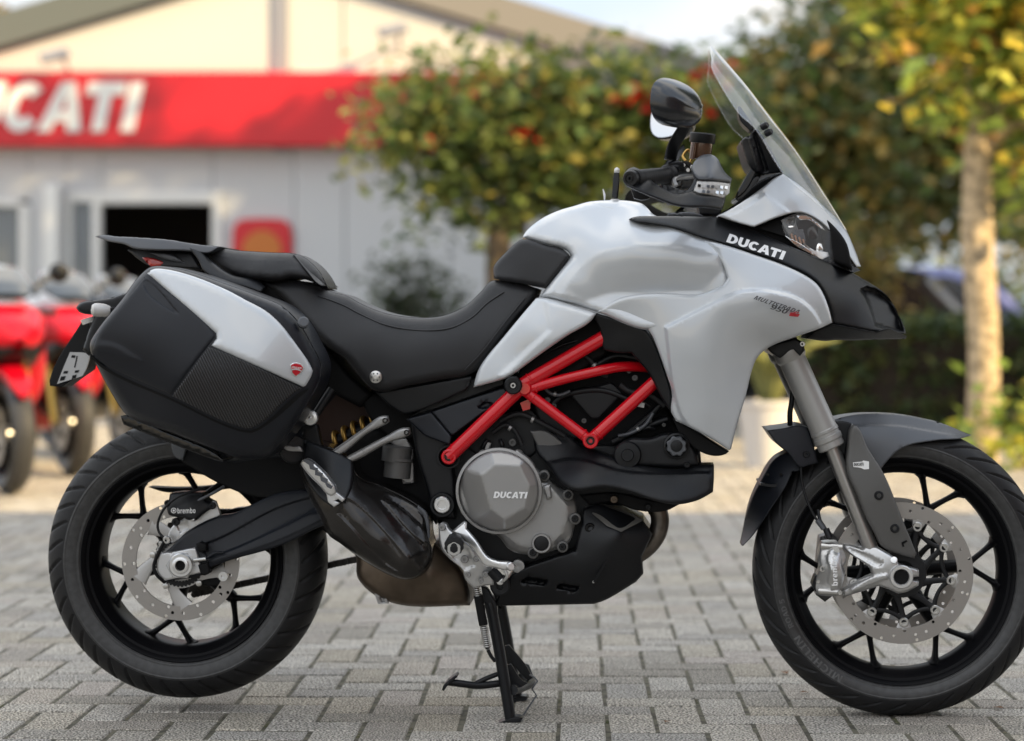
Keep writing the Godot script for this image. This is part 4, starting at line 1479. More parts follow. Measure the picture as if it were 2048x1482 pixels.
func seat_and_tail() -> void:
	var sz := Field.new([530, 565, 0.115, 660, 585, 0.10, 760, 625, 0.125, 850, 636, 0.135, 930, 612, 0.115, 985, 562, 0.085, 1076, 577, 0.135, 990, 690, 0.165, 945, 745, 0.175, 850, 740, 0.19, 755, 775, 0.185, 700, 700, 0.175, 610, 640, 0.145, 850, 680, 0.175, 930, 660, 0.155, 1010, 600, 0.12, 740, 660, 0.16])
	panel(bike, "rider_seat", [519, 563, 560, 561, 610, 563, 640, 574, 672, 586, 690, 590, 720, 606, 760, 623, 800, 632, 850, 635, 890, 630, 930, 612, 960, 585, 984, 561, 1010, 562, 1050, 569, 1076, 577, 1070, 592, 1030, 640, 990, 690, 944, 747, 880, 760, 820, 771, 751, 782, 716, 750, 690, 718, 650, 690, 616, 652, 580, 612, 545, 580], sz, "seat_vinyl", {"full": true, "r": 16, "rz": 0.026, "step": 10, "corner": 55})
	for run in [[1008, 584, 975, 606, 945, 634, 905, 655, 860, 661, 810, 658, 765, 648, 720, 628, 690, 612, 660, 600, 636, 592], [1050, 596, 1006, 650, 966, 702, 930, 740]]:
		var stitch := []
		for i in range(0, run.size(), 2):
			stitch.append(P(run[i], run[i + 1], sz.at(Vector2(run[i], run[i + 1])) + 0.0004))
		tube(bike, "seat_seam", stitch, 0.0017, M.seat_vinyl, {"sides": 8})
	lathe(bike, "seat_lock", P(751, 754, 0.197), Vector3(0, 0, 1), V([0.0135, -0.02, 0.0135, -0.001, 0.012, 0.0, 0.004, 0.001, 0.0035, -0.002, 0.0001, -0.002]), M.bolt_steel, 32)
	for i in 6:
		var a := TAU * i / 6
		bolt(bike, 751 + 7.5 * cos(a), 754 + 7.5 * sin(a), 0.1985, 1.6, M.graphite, false)
	panel(bike, "passenger_seat", [402, 500, 430, 494, 470, 500, 513, 503, 550, 505, 581, 506, 602, 511, 626, 528, 648, 556, 658, 578, 636, 569, 614, 560, 581, 556, 553, 563, 519, 560, 490, 556, 462, 547, 436, 534, 418, 520], [410, 502, 0.10, 513, 503, 0.095, 600, 511, 0.085, 655, 575, 0.10, 480, 550, 0.135, 560, 560, 0.14, 620, 560, 0.125, 520, 530, 0.132], "seat_vinyl", {"full": true, "r": 16, "rz": 0.03, "step": 9, "corner": 50})
	panel(bike, "seat_piping", [586, 508, 598, 511, 628, 546, 650, 572, 640, 570, 612, 540], [586, 508, 0.085, 650, 572, 0.115, 612, 540, 0.12], "seat_vinyl", {"full": true, "r": 4, "rz": 0.006, "add": 0.004})
	# luggage rack with grab handles
	panel(bike, "tail_rack", [190, 473, 206, 470, 235, 473, 262, 474, 342, 480, 390, 488, 440, 493, 420, 506, 402, 506, 383, 503, 300, 500, 268, 497, 250, 489, 215, 482], [190, 473, 0.03, 260, 478, 0.11, 342, 490, 0.14, 420, 500, 0.14, 235, 480, 0.09], "graphite", {"full": true, "r": 4, "rz": 0.007, "step": 7})
	panel(bike, "grab_handle", [376, 494, 402, 500, 420, 520, 462, 549, 520, 563, 530, 574, 522, 586, 500, 578, 424, 554, 408, 543, 396, 520], [376, 494, 0.145, 420, 530, 0.16, 462, 555, 0.16, 524, 578, 0.15], "black_satin", {"t": 0.03, "r": 6, "rz": 0.010, "step": 7})
	far_side(bike.get_child(bike.get_child_count() - 1) as MeshInstance3D, bike)
	panel(bike, "tail_cowl", [254, 500, 268, 498, 383, 504, 404, 540, 340, 535, 300, 532, 272, 515], [254, 500, 0.05, 380, 505, 0.11, 400, 538, 0.12, 300, 530, 0.09], "black_satin", {"full": true, "r": 5, "rz": 0.008})
	panel(bike, "tail_duct", [300, 506, 344, 510, 372, 527, 330, 518], 0.115, "graphite", {"t": 0.02, "r": 3})
	panel(bike, "tail_lamp", [284, 515, 302, 515, 333, 524, 322, 534, 302, 535], 0.1, "tail_red", {"full": true, "r": 4, "rz": 0.012})
	# plate holder hanging behind the case
	panel(bike, "plate_arm", [152, 616, 160, 606, 176, 602, 220, 596, 252, 586, 300, 580, 300, 660, 236, 660, 205, 680, 190, 700, 178, 712, 165, 700, 178, 660, 190, 630, 170, 628, 158, 624], 0.05, "black_satin", {"full": true, "r": 6, "rz": 0.015})
	var q := [P(166, 644, 0.09), P(208, 668, -0.09)]
	var plate := panel(bike, "plate_holder", [165, 640, 178, 640, 182, 664, 212, 700, 178, 708, 172, 740, 124, 774, 100, 772, 99, 762], [165, 640, -0.02, 100, 770, -0.02, 212, 700, 0.0], "black_matte", {"t": 0.09, "r": 2})
	var pz := Field.new([165, 640, -0.02, 100, 770, -0.02, 212, 700, 0.0])
	var face := panel(plate, "plate_bracket", [140, 704, 176, 708, 180, 712, 172, 738, 164, 752, 114, 768, 124, 742], pz, "engine_grey", {"t": 0.006, "add": 0.004, "step": 6})
	for s in [[144, 710, 151, 711, 149, 716, 142, 715], [128, 742, 136, 742, 134, 747, 126, 747], [150, 741, 158, 740, 156, 745, 149, 746], [122, 753, 131, 752, 128, 760, 119, 762], [145, 751, 153, 749, 151, 756, 143, 758], [153, 712, 155, 712, 150, 735, 148, 735]]:
		panel(face, "bracket_slot", s, pz, "black_matte", {"t": 0.004, "add": 0.0055, "step": 3})
	lathe(plate, "plate_lamp", P(181, 646, 0.02), Vector3(0.3, -1, 0), V([0.02, -0.012, 0.018, 0.0, 0.0001, 0.002]), M.lens_clear, 20)
	# indicator on its stalk
	var ind := P(193, 620, 0.13)
	lathe(bike, "rear_indicator", ind, Vector3(-1, 0.06, 0.25), V([0.010, -0.03, 0.0145, -0.02, 0.0155, -0.002, 0.0145, 0.006, 0.010, 0.011, 0.0001, 0.0125]), M.lens_clear, 28)
	tube(bike, "indicator_stalk", [ind + Vector3(0.025, -0.002, -0.006), P(230, 622, 0.05)], 0.009, M.black_satin)


# ---- side case

func pannier() -> void:
	var shell_z := Field.new([190, 690, 0.415, 300, 540, 0.40, 560, 620, 0.405, 640, 740, 0.385, 600, 850, 0.385, 530, 910, 0.375, 250, 825, 0.375, 400, 700, 0.452, 300, 650, 0.445, 520, 740, 0.445, 480, 830, 0.43, 340, 780, 0.445])
	var shell := panel(bike, "pannier", [296, 536, 308, 532, 328, 532, 376, 542, 444, 565, 513, 590, 560, 609, 581, 624, 602, 648, 626, 690, 641, 720, 644, 738, 639, 765, 615, 809, 595, 843, 560, 891, 547, 906, 532, 915, 506, 918, 478, 917, 444, 905, 350, 868, 253, 830, 239, 812, 191, 727, 180, 702, 179, 687, 190, 666, 240, 603], shell_z, "black_case", {"r": 17, "rz": 0.040, "floor": 0.20, "step": 9, "corner": 60})
	var lid := panel(shell, "lid_panel", [291, 552, 310, 563, 430, 666, 433, 674, 419, 691, 342, 791, 205, 728, 188, 716, 184, 700, 196, 668, 244, 608], shell_z, "black_case", {"add": 0.0035, "t": 0.012, "r": 9, "rz": 0.008, "corner": 30, "zones": [[[283, 560, 294, 562, 356, 626, 346, 622, 300, 590], -0.006, 8], [[184, 684, 230, 690, 280, 722, 230, 716, 190, 706], 0.004, 14]]})
	var silver := panel(shell, "silver_panel", [294, 547, 301, 540, 310, 537, 331, 538, 380, 550, 444, 575, 490, 598, 533, 621, 560, 645, 595, 690, 622, 730, 627, 742, 624, 752, 612, 773, 606, 775, 421, 692, 432, 676, 431, 667], shell_z, "silver_paint", {"add": 0.007, "t": 0.02, "r": 13, "rz": 0.012, "corner": 30})
	panel(shell, "ribbed_panel", [416, 694, 424, 696, 604, 777, 592, 783, 516, 850, 500, 857, 484, 855, 344, 792], shell_z, "ribbed", {"add": 0.004, "t": 0.012, "r": 4, "rz": 0.003, "corner": 25})
	panel(shell, "case_seam", [181, 708, 206, 731, 344, 797, 486, 860, 502, 861, 519, 854, 600, 784, 617, 776, 617, 780, 520, 859, 503, 866, 484, 864, 342, 801, 204, 736, 181, 714], shell_z, "black_matte", {"add": 0.001, "t": 0.01, "step": 5, "corner": 25})
	# red shield badge with a silver edge
	panel(shell, "badge_rim", [580, 729, 588, 725, 601, 727, 608, 734, 604, 745, 592, 754, 584, 748], shell_z, "bright_alloy", {"add": 0.0095, "t": 0.006, "r": 2, "rz": 0.002, "step": 4})
	var badge := panel(shell, "badge", [582, 730, 589, 727, 600, 729, 606, 735, 602, 744, 592, 752, 586, 747], shell_z, "badge_red", {"add": 0.0115, "t": 0.004, "r": 2, "rz": 0.001, "step": 4})
	panel(badge, "badge_band", [583, 738, 592, 737, 603, 741, 602, 743, 592, 739.5, 584, 740.5], shell_z, "grey_print", {"add": 0.0122, "t": 0.001, "step": 3})
	logo_on(badge, "maker_lettering", 584.5, 735.5, 602.5, 738.5, 3.4, Field.new(0.4355), M.grey_print, 0.05, 0.0)
	lathe(shell, "lock", P(607, 644, 0.40), Vector3(0.3, 0.3, 1), V([0.012, -0.01, 0.012, 0.0, 0.009, 0.002, 0.0001, 0.002]), M.graphite, 24)
	# tray under the case
	panel(bike, "pannier_tray", [241, 832, 250, 830, 330, 862, 430, 905, 449, 920, 446, 924, 430, 920, 330, 882, 247, 849], 0.30, "black_gloss", {"t": 0.12, "r": 3, "rz": 0.004})
	far_side(shell, bike)


# ---- painted bodywork

func bodywork() -> void:
	# tank: one solid across both sides; below a crease it leans in, to be met by the fairing
	var dish := [1128, 580, 1143, 560, 1160, 536, 1182, 517, 1212, 502, 1252, 493, 1307, 489, 1370, 493, 1424, 507, 1470, 524, 1480, 640, 1300, 680, 1120, 640]
	panel(bike, "fuel_tank", [1044, 475, 1053, 461, 1070, 446, 1088, 434, 1119, 420, 1150, 411, 1166, 406, 1178, 403, 1225, 400, 1262, 402, 1284, 407, 1296, 417, 1306, 428, 1340, 440, 1400, 466, 1450, 486, 1450, 515, 1460, 560, 1430, 620, 1300, 660, 1193, 624, 1120, 602, 1080, 594, 1092, 576, 1141, 512, 1135, 503, 1088, 488], [1050, 470, 0.105, 1120, 425, 0.10, 1225, 405, 0.085, 1300, 422, 0.10, 1100, 480, 0.140, 1141, 512, 0.165, 1180, 470, 0.165, 1220, 440, 0.135, 1272, 446, 0.170, 1342, 456, 0.196, 1400, 476, 0.214, 1450, 496, 0.225, 1200, 500, 0.200, 1090, 590, 0.172, 1140, 560, 0.188, 1190, 620, 0.215, 1252, 493, 0.222, 1307, 489, 0.232, 1370, 493, 0.240, 1430, 508, 0.246, 1400, 600, 0.262, 1290, 600, 0.245, 1440, 560, 0.262], "silver_paint", {"full": true, "r": 14, "rz": 0.024, "step": 7, "corner": 40, "zones": [[dish, -0.046, 105, "ramp"]]})
	panel(bike, "tank_crest", [1168, 411, 1176, 405, 1225, 402, 1270, 405, 1284, 412, 1296, 424, 1250, 424, 1200, 416], [1168, 411, 0.075, 1225, 402, 0.07, 1290, 420, 0.08, 1230, 420, 0.10], "silver_paint", {"full": true, "r": 6, "rz": 0.012, "add": 0.009})
	panel(bike, "tank_pad", [988, 557, 987, 534, 1000, 516, 1014, 502, 1030, 487, 1046, 478, 1088, 489, 1132, 503, 1140, 512, 1134, 522, 1093, 576, 1050, 568, 1000, 560], [988, 545, 0.08, 1014, 505, 0.095, 1046, 480, 0.115, 1090, 490, 0.142, 1138, 512, 0.168, 1093, 574, 0.165, 1040, 566, 0.135, 1060, 520, 0.138, 1000, 556, 0.10], "seat_vinyl", {"full": true, "r": 9, "rz": 0.016, "corner": 50})
	panel(bike, "lower_tank_panel", [1072, 596, 1084, 595, 1193, 626, 1182, 642, 1135, 671, 1090, 702, 1045, 735, 1018, 754, 1004, 759, 947, 775, 951, 755, 960, 733, 1010, 670], [1074, 598, 0.172, 1190, 626, 0.20, 1135, 668, 0.195, 1045, 733, 0.186, 950, 772, 0.178, 960, 735, 0.178, 1020, 660, 0.180, 1080, 660, 0.198, 1010, 740, 0.188], "silver_paint", {"t": 0.03, "r": 8, "rz": 0.010, "corner": 30, "zones": [[[1090, 600, 1200, 632, 1182, 650, 1130, 676, 1040, 742, 1010, 762, 1000, 752, 1100, 660], 0.007, 14]]})
	far_side(bike.get_child(bike.get_child_count() - 1) as MeshInstance3D, bike)
	# the big side fairing with the horn that closes the dish
	var lower := [1331, 655, 1360, 640, 1440, 600, 1475, 585, 1505, 580, 1560, 586, 1600, 600, 1624, 620, 1640, 645, 1655, 680, 1700, 760, 1470, 960, 1370, 845, 1352, 800]
	var f := Field.new([1193, 622, 0.198, 1244, 598, 0.215, 1300, 592, 0.235, 1400, 592, 0.258, 1452, 565, 0.262, 1436, 516, 0.250, 1405, 480, 0.222, 1480, 500, 0.232, 1570, 535, 0.222, 1620, 560, 0.212, 1660, 640, 0.190, 1630, 655, 0.200, 1450, 600, 0.272, 1540, 590, 0.262, 1610, 615, 0.232, 1240, 640, 0.205, 1313, 680, 0.235, 1345, 800, 0.222, 1352, 840, 0.215, 1460, 895, 0.200, 1500, 740, 0.205, 1540, 690, 0.20, 1420, 720, 0.256, 1420, 820, 0.232, 1560, 650, 0.236])
	var fair := panel(bike, "side_fairing", [1193, 623, 1209, 612, 1244, 595, 1291, 587, 1345, 587, 1397, 588, 1446, 570, 1455, 556, 1446, 530, 1434, 511, 1425, 500, 1404, 479, 1440, 487, 1497, 505, 1570, 531, 1618, 555, 1637, 571, 1655, 608, 1665, 645, 1636, 658, 1602, 670, 1556, 686, 1530, 700, 1514, 716, 1504, 740, 1492, 790, 1474, 850, 1462, 898, 1458, 901, 1424, 879, 1366, 848, 1352, 842, 1342, 822, 1344, 788, 1330, 740, 1314, 695, 1302, 668, 1290, 655, 1272, 648, 1230, 636], f, "silver_paint", {"t": 0.022, "r": 7, "rz": 0.010, "step": 8, "corner": 35, "zones": [[lower, 0.011, 9]]})
	words_on(fair, "model_lettering", "MULTISTRADA", 1509, 599, 1598, 629, 9, f, M.dark_print, 0.05, 0.0125)
	words_on(fair, "model_lettering", "950", 1541, 618, 1573, 629, 10, f, M.dark_print, 0.12, 0.0125)
	words_on(fair, "model_letter", "S", 1585, 632, 1596, 634, 10, f, M.badge_red, 0.2, 0.0125)
	panel(fair, "model_mark", [1581, 624, 1600, 628, 1596, 634, 1578, 632], f, "badge_red", {"add": 0.0105, "t": 0.002, "step": 4})
	far_side(fair, bike)
	panel(bike, "fairing_infill", [1186, 632, 1193, 626, 1240, 640, 1274, 652, 1292, 660, 1302, 674, 1316, 704, 1332, 750, 1343, 795, 1341, 824, 1325, 800, 1296, 745, 1262, 706, 1238, 706, 1206, 700, 1200, 660], [1190, 630, 0.19, 1240, 650, 0.19, 1300, 690, 0.205, 1340, 800, 0.20, 1230, 700, 0.18, 1290, 740, 0.185], "black_satin", {"t": 0.03, "r": 5, "rz": 0.008, "corner": 25})
	panel(bike, "fairing_liner", [1346, 838, 1372, 850, 1424, 882, 1458, 903, 1452, 908, 1430, 912, 1398, 902, 1360, 868], 0.18, "black_matte", {"t": 0.06, "r": 4})
	# long black cowl from tank to beak
	var cz := Field.new([1260, 436, 0.175, 1340, 445, 0.195, 1400, 440, 0.165, 1400, 470, 0.218, 1500, 470, 0.175, 1500, 498, 0.222, 1570, 500, 0.19, 1570, 526, 0.214, 1645, 525, 0.15, 1640, 565, 0.200, 1700, 560, 0.105, 1665, 640, 0.178, 1720, 600, 0.115, 1745, 655, 0.118, 1775, 600, 0.03, 1812, 668, 0.02, 1700, 650, 0.155, 1790, 660, 0.055])
	var cowl := panel(bike, "front_cowl", [1258, 438, 1268, 434, 1311, 432, 1396, 433, 1432, 434, 1467, 444, 1512, 462, 1579, 491, 1646, 519, 1690, 538, 1720, 554, 1774, 591, 1797, 630, 1808, 652, 1813, 668, 1752, 664, 1668, 648, 1657, 608, 1638, 570, 1620, 553, 1570, 529, 1497, 502, 1436, 484, 1400, 474, 1342, 455, 1290, 446, 1272, 444], cz, "black_satin", {"full": true, "r": 6, "rz": 0.010, "step": 8, "corner": 35, "zones": [[[1722, 579, 1733, 574, 1760, 584, 1784, 606, 1800, 640, 1806, 662, 1780, 658, 1751, 649, 1746, 631, 1735, 600], -0.030, 6]]})
	logo_on(cowl, "maker_lettering", 1453, 484, 1566, 520, 18, cz, M.white_print, 0.015, 0.001)
	panel(bike, "beak_lip", [1612, 677, 1634, 660, 1668, 648, 1752, 664, 1760, 661, 1778, 657, 1814, 672, 1811, 678, 1760, 679, 1700, 681, 1672, 680, 1650, 682], [1612, 677, 0.10, 1668, 648, 0.182, 1752, 664, 0.125, 1813, 674, 0.03, 1700, 681, 0.11], "black_satin", {"full": true, "r": 4, "rz": 0.006, "corner": 25})
	# nose: silver shroud over the headlamp
	panel(bike, "nose_shroud", [1434, 432, 1467, 415, 1500, 393, 1530, 371, 1550, 355, 1566, 348, 1600, 371, 1646, 411, 1688, 453, 1708, 495, 1722, 533, 1713, 534, 1698, 512, 1681, 488, 1662, 464, 1645, 447, 1628, 435, 1610, 427, 1592, 425, 1560, 433, 1508, 454, 1470, 444], [1434, 432, 0.17, 1500, 392, 0.155, 1566, 350, 0.125, 1508, 452, 0.178, 1590, 424, 0.150, 1600, 372, 0.105, 1646, 412, 0.075, 1645, 446, 0.115, 1690, 456, 0.045, 1681, 486, 0.080, 1720, 532, 0.03, 1712, 532, 0.05, 1540, 400, 0.160, 1600, 395, 0.128], "silver_paint", {"full": true, "r": 4, "rz": 0.006, "step": 7, "corner": 30, "zones": [[[1450, 432, 1475, 424, 1530, 388, 1580, 425, 1560, 440, 1508, 462, 1460, 448], 0.005, 9]]})
	# headlamp: black bowl, lamp units, clear cover
	var hz := Field.new([1512, 454, 0.165, 1592, 428, 0.145, 1645, 450, 0.115, 1681, 490, 0.075, 1716, 534, 0.035, 1650, 518, 0.12, 1580, 476, 0.165])
	var bowl := panel(bike, "headlamp", [1509, 456, 1560, 437, 1592, 428, 1610, 430, 1645, 450, 1681, 491, 1712, 534, 1722, 540, 1708, 545, 1650, 522, 1579, 478], hz, "black_matte", {"full": true, "add": -0.020, "r": 3})
	panel(bowl, "lamp_reflector", [1562, 440, 1588, 432, 1600, 470, 1606, 486, 1585, 478, 1572, 462], hz, "engine_dark", {"add": -0.012, "t": 0.02, "r": 2, "zones": [[[1576, 440, 1588, 438, 1588, 448, 1576, 449], -0.008, 3]]})
	panel(bowl, "lamp_fin", [1577, 452, 1590, 451, 1590, 454, 1577, 455], hz, "chrome", {"add": -0.008, "t": 0.01})
	panel(bowl, "lamp_bezel", [1592, 431, 1612, 430, 1640, 448, 1652, 462, 1640, 456, 1618, 440, 1600, 440], hz, "chrome", {"add": -0.010, "t": 0.02, "r": 2})
	lathe(bowl, "projector", P(1626, 472, 0.105), Vector3(0.8, -0.1, 0.6), V([0.024, -0.03, 0.026, 0.0, 0.024, 0.004, 0.018, 0.006, 0.0001, 0.012]), M.black_gloss, 36)
	lathe(bowl, "projector", P(1640, 498, 0.105), Vector3(0.8, -0.1, 0.6), V([0.013, -0.02, 0.015, 0.0, 0.013, 0.004, 0.0001, 0.008]), M.chrome, 30)
	panel(bowl, "lamp_trim", [1610, 488, 1628, 500, 1656, 504, 1658, 512, 1642, 520, 1622, 505], hz, "bright_alloy", {"add": -0.006, "t": 0.01, "r": 2})
	panel(bowl, "lamp_trim", [1570, 471, 1592, 482, 1636, 510, 1630, 512, 1590, 490], hz, "chrome", {"add": -0.006, "t": 0.008, "r": 1.5})
	panel(bowl, "lamp_module", [1588, 460, 1606, 458, 1612, 482, 1600, 484, 1590, 474], hz, "graphite", {"add": -0.010, "t": 0.012, "r": 2})
	for i in 4:
		panel(bowl, "lamp_fin", [1580 + 8 * i, 466 + 4 * i, 1584 + 8 * i, 466 + 4 * i, 1588 + 8 * i, 480 + 4 * i, 1584 + 8 * i, 480 + 4 * i], hz, "chrome", {"add": -0.007, "t": 0.006, "step": 4})
	var cover := panel(bowl, "lamp_cover", [1572, 472, 1562, 440, 1592, 427, 1610, 428, 1645, 448, 1681, 488, 1716, 536, 1722, 541, 1708, 546, 1650, 522, 1590, 484], hz, "lamp_glass", {"add": 0.002, "t": 0.002})
	panel(bike, "cowl_gap", [1436, 434, 1508, 456, 1580, 480, 1650, 522, 1708, 545, 1640, 520, 1560, 488, 1480, 452], 0.13, "black_matte", {"full": true})
	screen()


func screen() -> void:
	var near := path3([Vector3(1421, 91, 0.045), Vector3(1424, 118, 0.105), Vector3(1428, 146, 0.142), Vector3(1474, 222, 0.172), Vector3(1514, 262, 0.178), Vector3(1566, 347, 0.168), Vector3(1628, 402, 0.14), Vector3(1688, 458, 0.07)], 6)
	var mid := path3([Vector3(1421, 90, 0), Vector3(1428, 98, 0), Vector3(1440, 112, 0), Vector3(1490, 170, 0), Vector3(1530, 222, 0), Vector3(1590, 300, 0), Vector3(1646, 385, 0), Vector3(1694, 463, 0)], 6)
	var n := near.size()
	var at := func(u: float, v: float) -> Vector3:
		var i := roundi(u * (n - 1))
		var s := v * 2.0 - 1.0
		var a := P(mid[i].x, mid[i].y, 0)
		var b := P(near[i].x, near[i].y, near[i].z)
		var k: float = pow(absf(s), 2.4)
		var q := a.lerp(b, k)
		return Vector3(q.x, q.y, b.z * s)
	var far_half := func(u: float, v: float) -> Vector3: return at.call(u, v * 0.5)
	var near_half := func(u: float, v: float) -> Vector3: return at.call(u, 0.5 + v * 0.5)
	var sc := put(bike, "windscreen", skin(n, 21, far_half), M.clear_screen)
	put(sc, "screen_near_sheen", skin(n, 21, near_half), M.screen_near_sheen)  # same pane as the far half, with the sheen painted in
	var rim := []
	for i in range(0, n, 2):
		rim.append(at.call(float(i) / (n - 1), 1.0))
	var rail := tube(sc, "screen_edge", rim, 0.0016, M.clear_screen, {"sides": 6, "sub": 2})
	far_side(rail, sc)
	for s in [[1541, 263], [1533, 250]]:
		var b := P(s[0], s[1], 0.165)
		lathe(sc, "screen_screw", b, Vector3(0.75, 0.35, 0.6), V([0.0075, -0.012, 0.0075, 0.0, 0.0055, 0.003, 0.0001, 0.003]), M.black_satin, 24)
	# dash surround and the folding bracket behind the screen
	panel(bike, "dash_surround", [1437, 428, 1462, 414, 1500, 380, 1512, 364, 1522, 350, 1564, 344, 1567, 349, 1548, 358, 1530, 374, 1498, 396, 1466, 418], [1437, 428, 0.165, 1565, 346, 0.12, 1500, 385, 0.15], "black_gloss", {"full": true, "r": 3, "rz": 0.006})
	panel(bike, "screen_bracket", [1481, 282, 1490, 274, 1498, 272, 1508, 258, 1514, 258, 1530, 278, 1566, 344, 1524, 350, 1512, 345, 1498, 332, 1488, 306], [1481, 282, 0.10, 1510, 260, 0.13, 1566, 344, 0.12, 1500, 330, 0.11], "black_satin", {"full": true, "r": 4, "rz": 0.008, "zones": [[[1506, 266, 1512, 266, 1536, 340, 1528, 344], -0.010, 5], [[1496, 276, 1501, 276, 1522, 344, 1516, 344], 0.006, 4]]})
	panel(bike, "screen_slide", [1476, 214, 1480, 212, 1506, 250, 1510, 260, 1500, 262, 1480, 240], 0.035, "black_satin", {"full": true, "r": 2})
	panel(bike, "screen_strut", [1508, 326, 1516, 330, 1514, 340, 1482, 392, 1470, 396, 1474, 386], 0.10, "black_gloss", {"full": true, "r": 3})
	panel(bike, "instrument_panel", [1470, 398, 1512, 352, 1522, 350, 1516, 366, 1480, 404], 0.09, "black_gloss", {"full": true, "r": 2})


# ---- fork, mudguard, front brake

func front_end() -> void:
	var z := 0.105
	var a := P(1574, 696, z)
	var b := P(1665, 898, z)
	var d := (b - a).normalized()
	var e := P(1741, 1096, z)
	var leg := lathe(bike, "fork_leg", a, d, V([0.0275, -0.10, 0.029, -0.002, 0.0335, 0.0, 0.0342, 0.004, 0.0342, 0.022, 0.0325, 0.026, 0.0300, 0.030, 0.0300, 0.170, 0.0305, 0.196, 0.0318, 0.198, 0.0318, 0.203, 0.0305, 0.205, 0.0305, 0.211, 0.0322, 0.213, 0.0322, 0.222, 0.0298, 0.226, 0.0298, 0.238, 0.0275, 0.2405, 0.0001, 0.2405]), M.fork_grey, 48)
	lathe(leg, "stanchion", b, (e - b).normalized(), V([0.0165, -0.03, 0.0165, e.distance_to(b) + 0.01]), M.fork_slider, 40)
	far_side(leg, bike)
	panel(bike, "lower_yoke", [1532, 694, 1540, 690, 1590, 676, 1606, 684, 1610, 700, 1600, 712, 1586, 700, 1560, 716, 1545, 708], 0.14, "black_satin", {"full": true, "r": 5})
	bolt(bike, 1605, 688, 0.142, 5.5, M.bolt_steel)
	tube(bike, "hose", [P(1590, 760, 0.09), P(1583, 806, 0.085), P(1580, 826, 0.08), P(1580, 850, 0.07)], 0.006, M.black_satin)
	# guard plate in front of the leg
	var fz := Field.new([1702, 850, 0.135, 1768, 942, 0.145, 1834, 1104, 0.118, 1764, 1092, 0.128, 1694, 900, 0.132, 1740, 990, 0.142])
	var gp := panel(bike, "fork_guard", [1697, 880, 1699, 862, 1706, 848, 1714, 852, 1736, 896, 1766, 944, 1804, 1036, 1833, 1106, 1829, 1117, 1796, 1108, 1764, 1093, 1750, 1068, 1734, 1040, 1714, 990, 1694, 942], fz, "engine_dark", {"t": 0.025, "r": 7, "rz": 0.010})
	bolt(gp, 1758, 991, fz.at(Vector2(1758, 991)) + 0.004, 9, M.black_satin)
	bolt(gp, 1790, 1057, fz.at(Vector2(1790, 1057)) + 0.004, 9, M.black_satin)
	panel(gp, "guard_mark", [1803, 1085, 1813, 1080, 1815, 1083, 1807, 1088, 1809, 1093, 1805, 1094], fz, "black_matte", {"add": 0.0015, "t": 0.002, "step": 4})
	panel(gp, "sticker", [1706, 925, 1725, 923, 1726, 921, 1738, 923, 1738, 938, 1728, 939, 1722, 936, 1707, 934], fz, "white_print", {"add": 0.0012, "t": 0.001, "step": 4, "corner": 20})
	logo_on(gp, "sticker_print", 1708, 932, 1727, 931, 6, fz, M.engine_dark, 0.0, 0.0018)
	# mudguard: a hoop over the tyre, open below
	var fm := Field.new([1664, 842, 0.075, 1720, 828, 0.045, 1785, 828, 0.035, 1850, 838, 0.03, 1942, 869, 0.008, 1904, 862, 0.035, 1850, 868, 0.062, 1780, 862, 0.070, 1720, 870, 0.082, 1758, 940, 0.088, 1800, 896, 0.084, 1910, 877, 0.05, 1700, 900, 0.088])
	var guard := panel(bike, "front_mudguard", [1660, 842, 1690, 833, 1721, 828, 1752, 827, 1786, 828, 1820, 832, 1850, 838, 1880, 845, 1904, 854, 1930, 865, 1943, 870, 1936, 873, 1915, 878, 1880, 880, 1850, 884, 1826, 888, 1807, 895, 1792, 904, 1780, 916, 1768, 930, 1757, 946, 1740, 940, 1700, 900, 1676, 870], fm, "graphite", {"full": true, "r": 3, "rz": 0.004, "zones": [[[1700, 852, 1740, 850, 1800, 852, 1860, 862, 1930, 872, 1920, 890, 1840, 900, 1780, 960, 1690, 950], 0.006, 6]]})
	panel(bike, "mudguard_arm", [1664, 842, 1700, 845, 1708, 852, 1700, 870, 1690, 915, 1678, 910, 1668, 880], 0.09, "black_satin", {"full": true, "r": 4})
	panel(bike, "mudguard_rear", [1534, 861, 1570, 856, 1602, 851, 1616, 855, 1624, 880, 1637, 926, 1620, 930, 1602, 936, 1594, 930, 1578, 908, 1556, 890], [1534, 862, 0.105, 1610, 852, 0.095, 1637, 926, 0.098, 1580, 905, 0.108], "black_case", {"full": true, "r": 3, "rz": 0.004})
	bolt(bike, 1613, 909, 0.106, 7, M.black_satin)
	panel(bike, "mudguard_flap", [1576, 903, 1588, 912, 1600, 932, 1604, 940, 1584, 944, 1572, 972, 1542, 1018, 1505, 1072, 1486, 1092, 1482, 1090, 1483, 1072, 1499, 1007, 1522, 960, 1550, 917], [1576, 905, 0.055, 1500, 1010, 0.028, 1484, 1080, 0.02, 1600, 936, 0.080, 1545, 1012, 0.078, 1490, 1088, 0.055, 1550, 960, 0.074, 1530, 950, 0.05], "black_case", {"full": true, "r": 3, "rz": 0.004})
	panel(bike, "flap_step", [1521, 966, 1552, 968, 1562, 962, 1580, 944, 1584, 948, 1566, 968, 1552, 974, 1521, 971], 0.079, "black_satin", {"full": true, "step": 5})
	bolt(bike, 1536, 950, 0.07, 3, M.black_matte, false)
	bolt(bike, 1562, 949, 0.083, 3, M.black_matte, false)
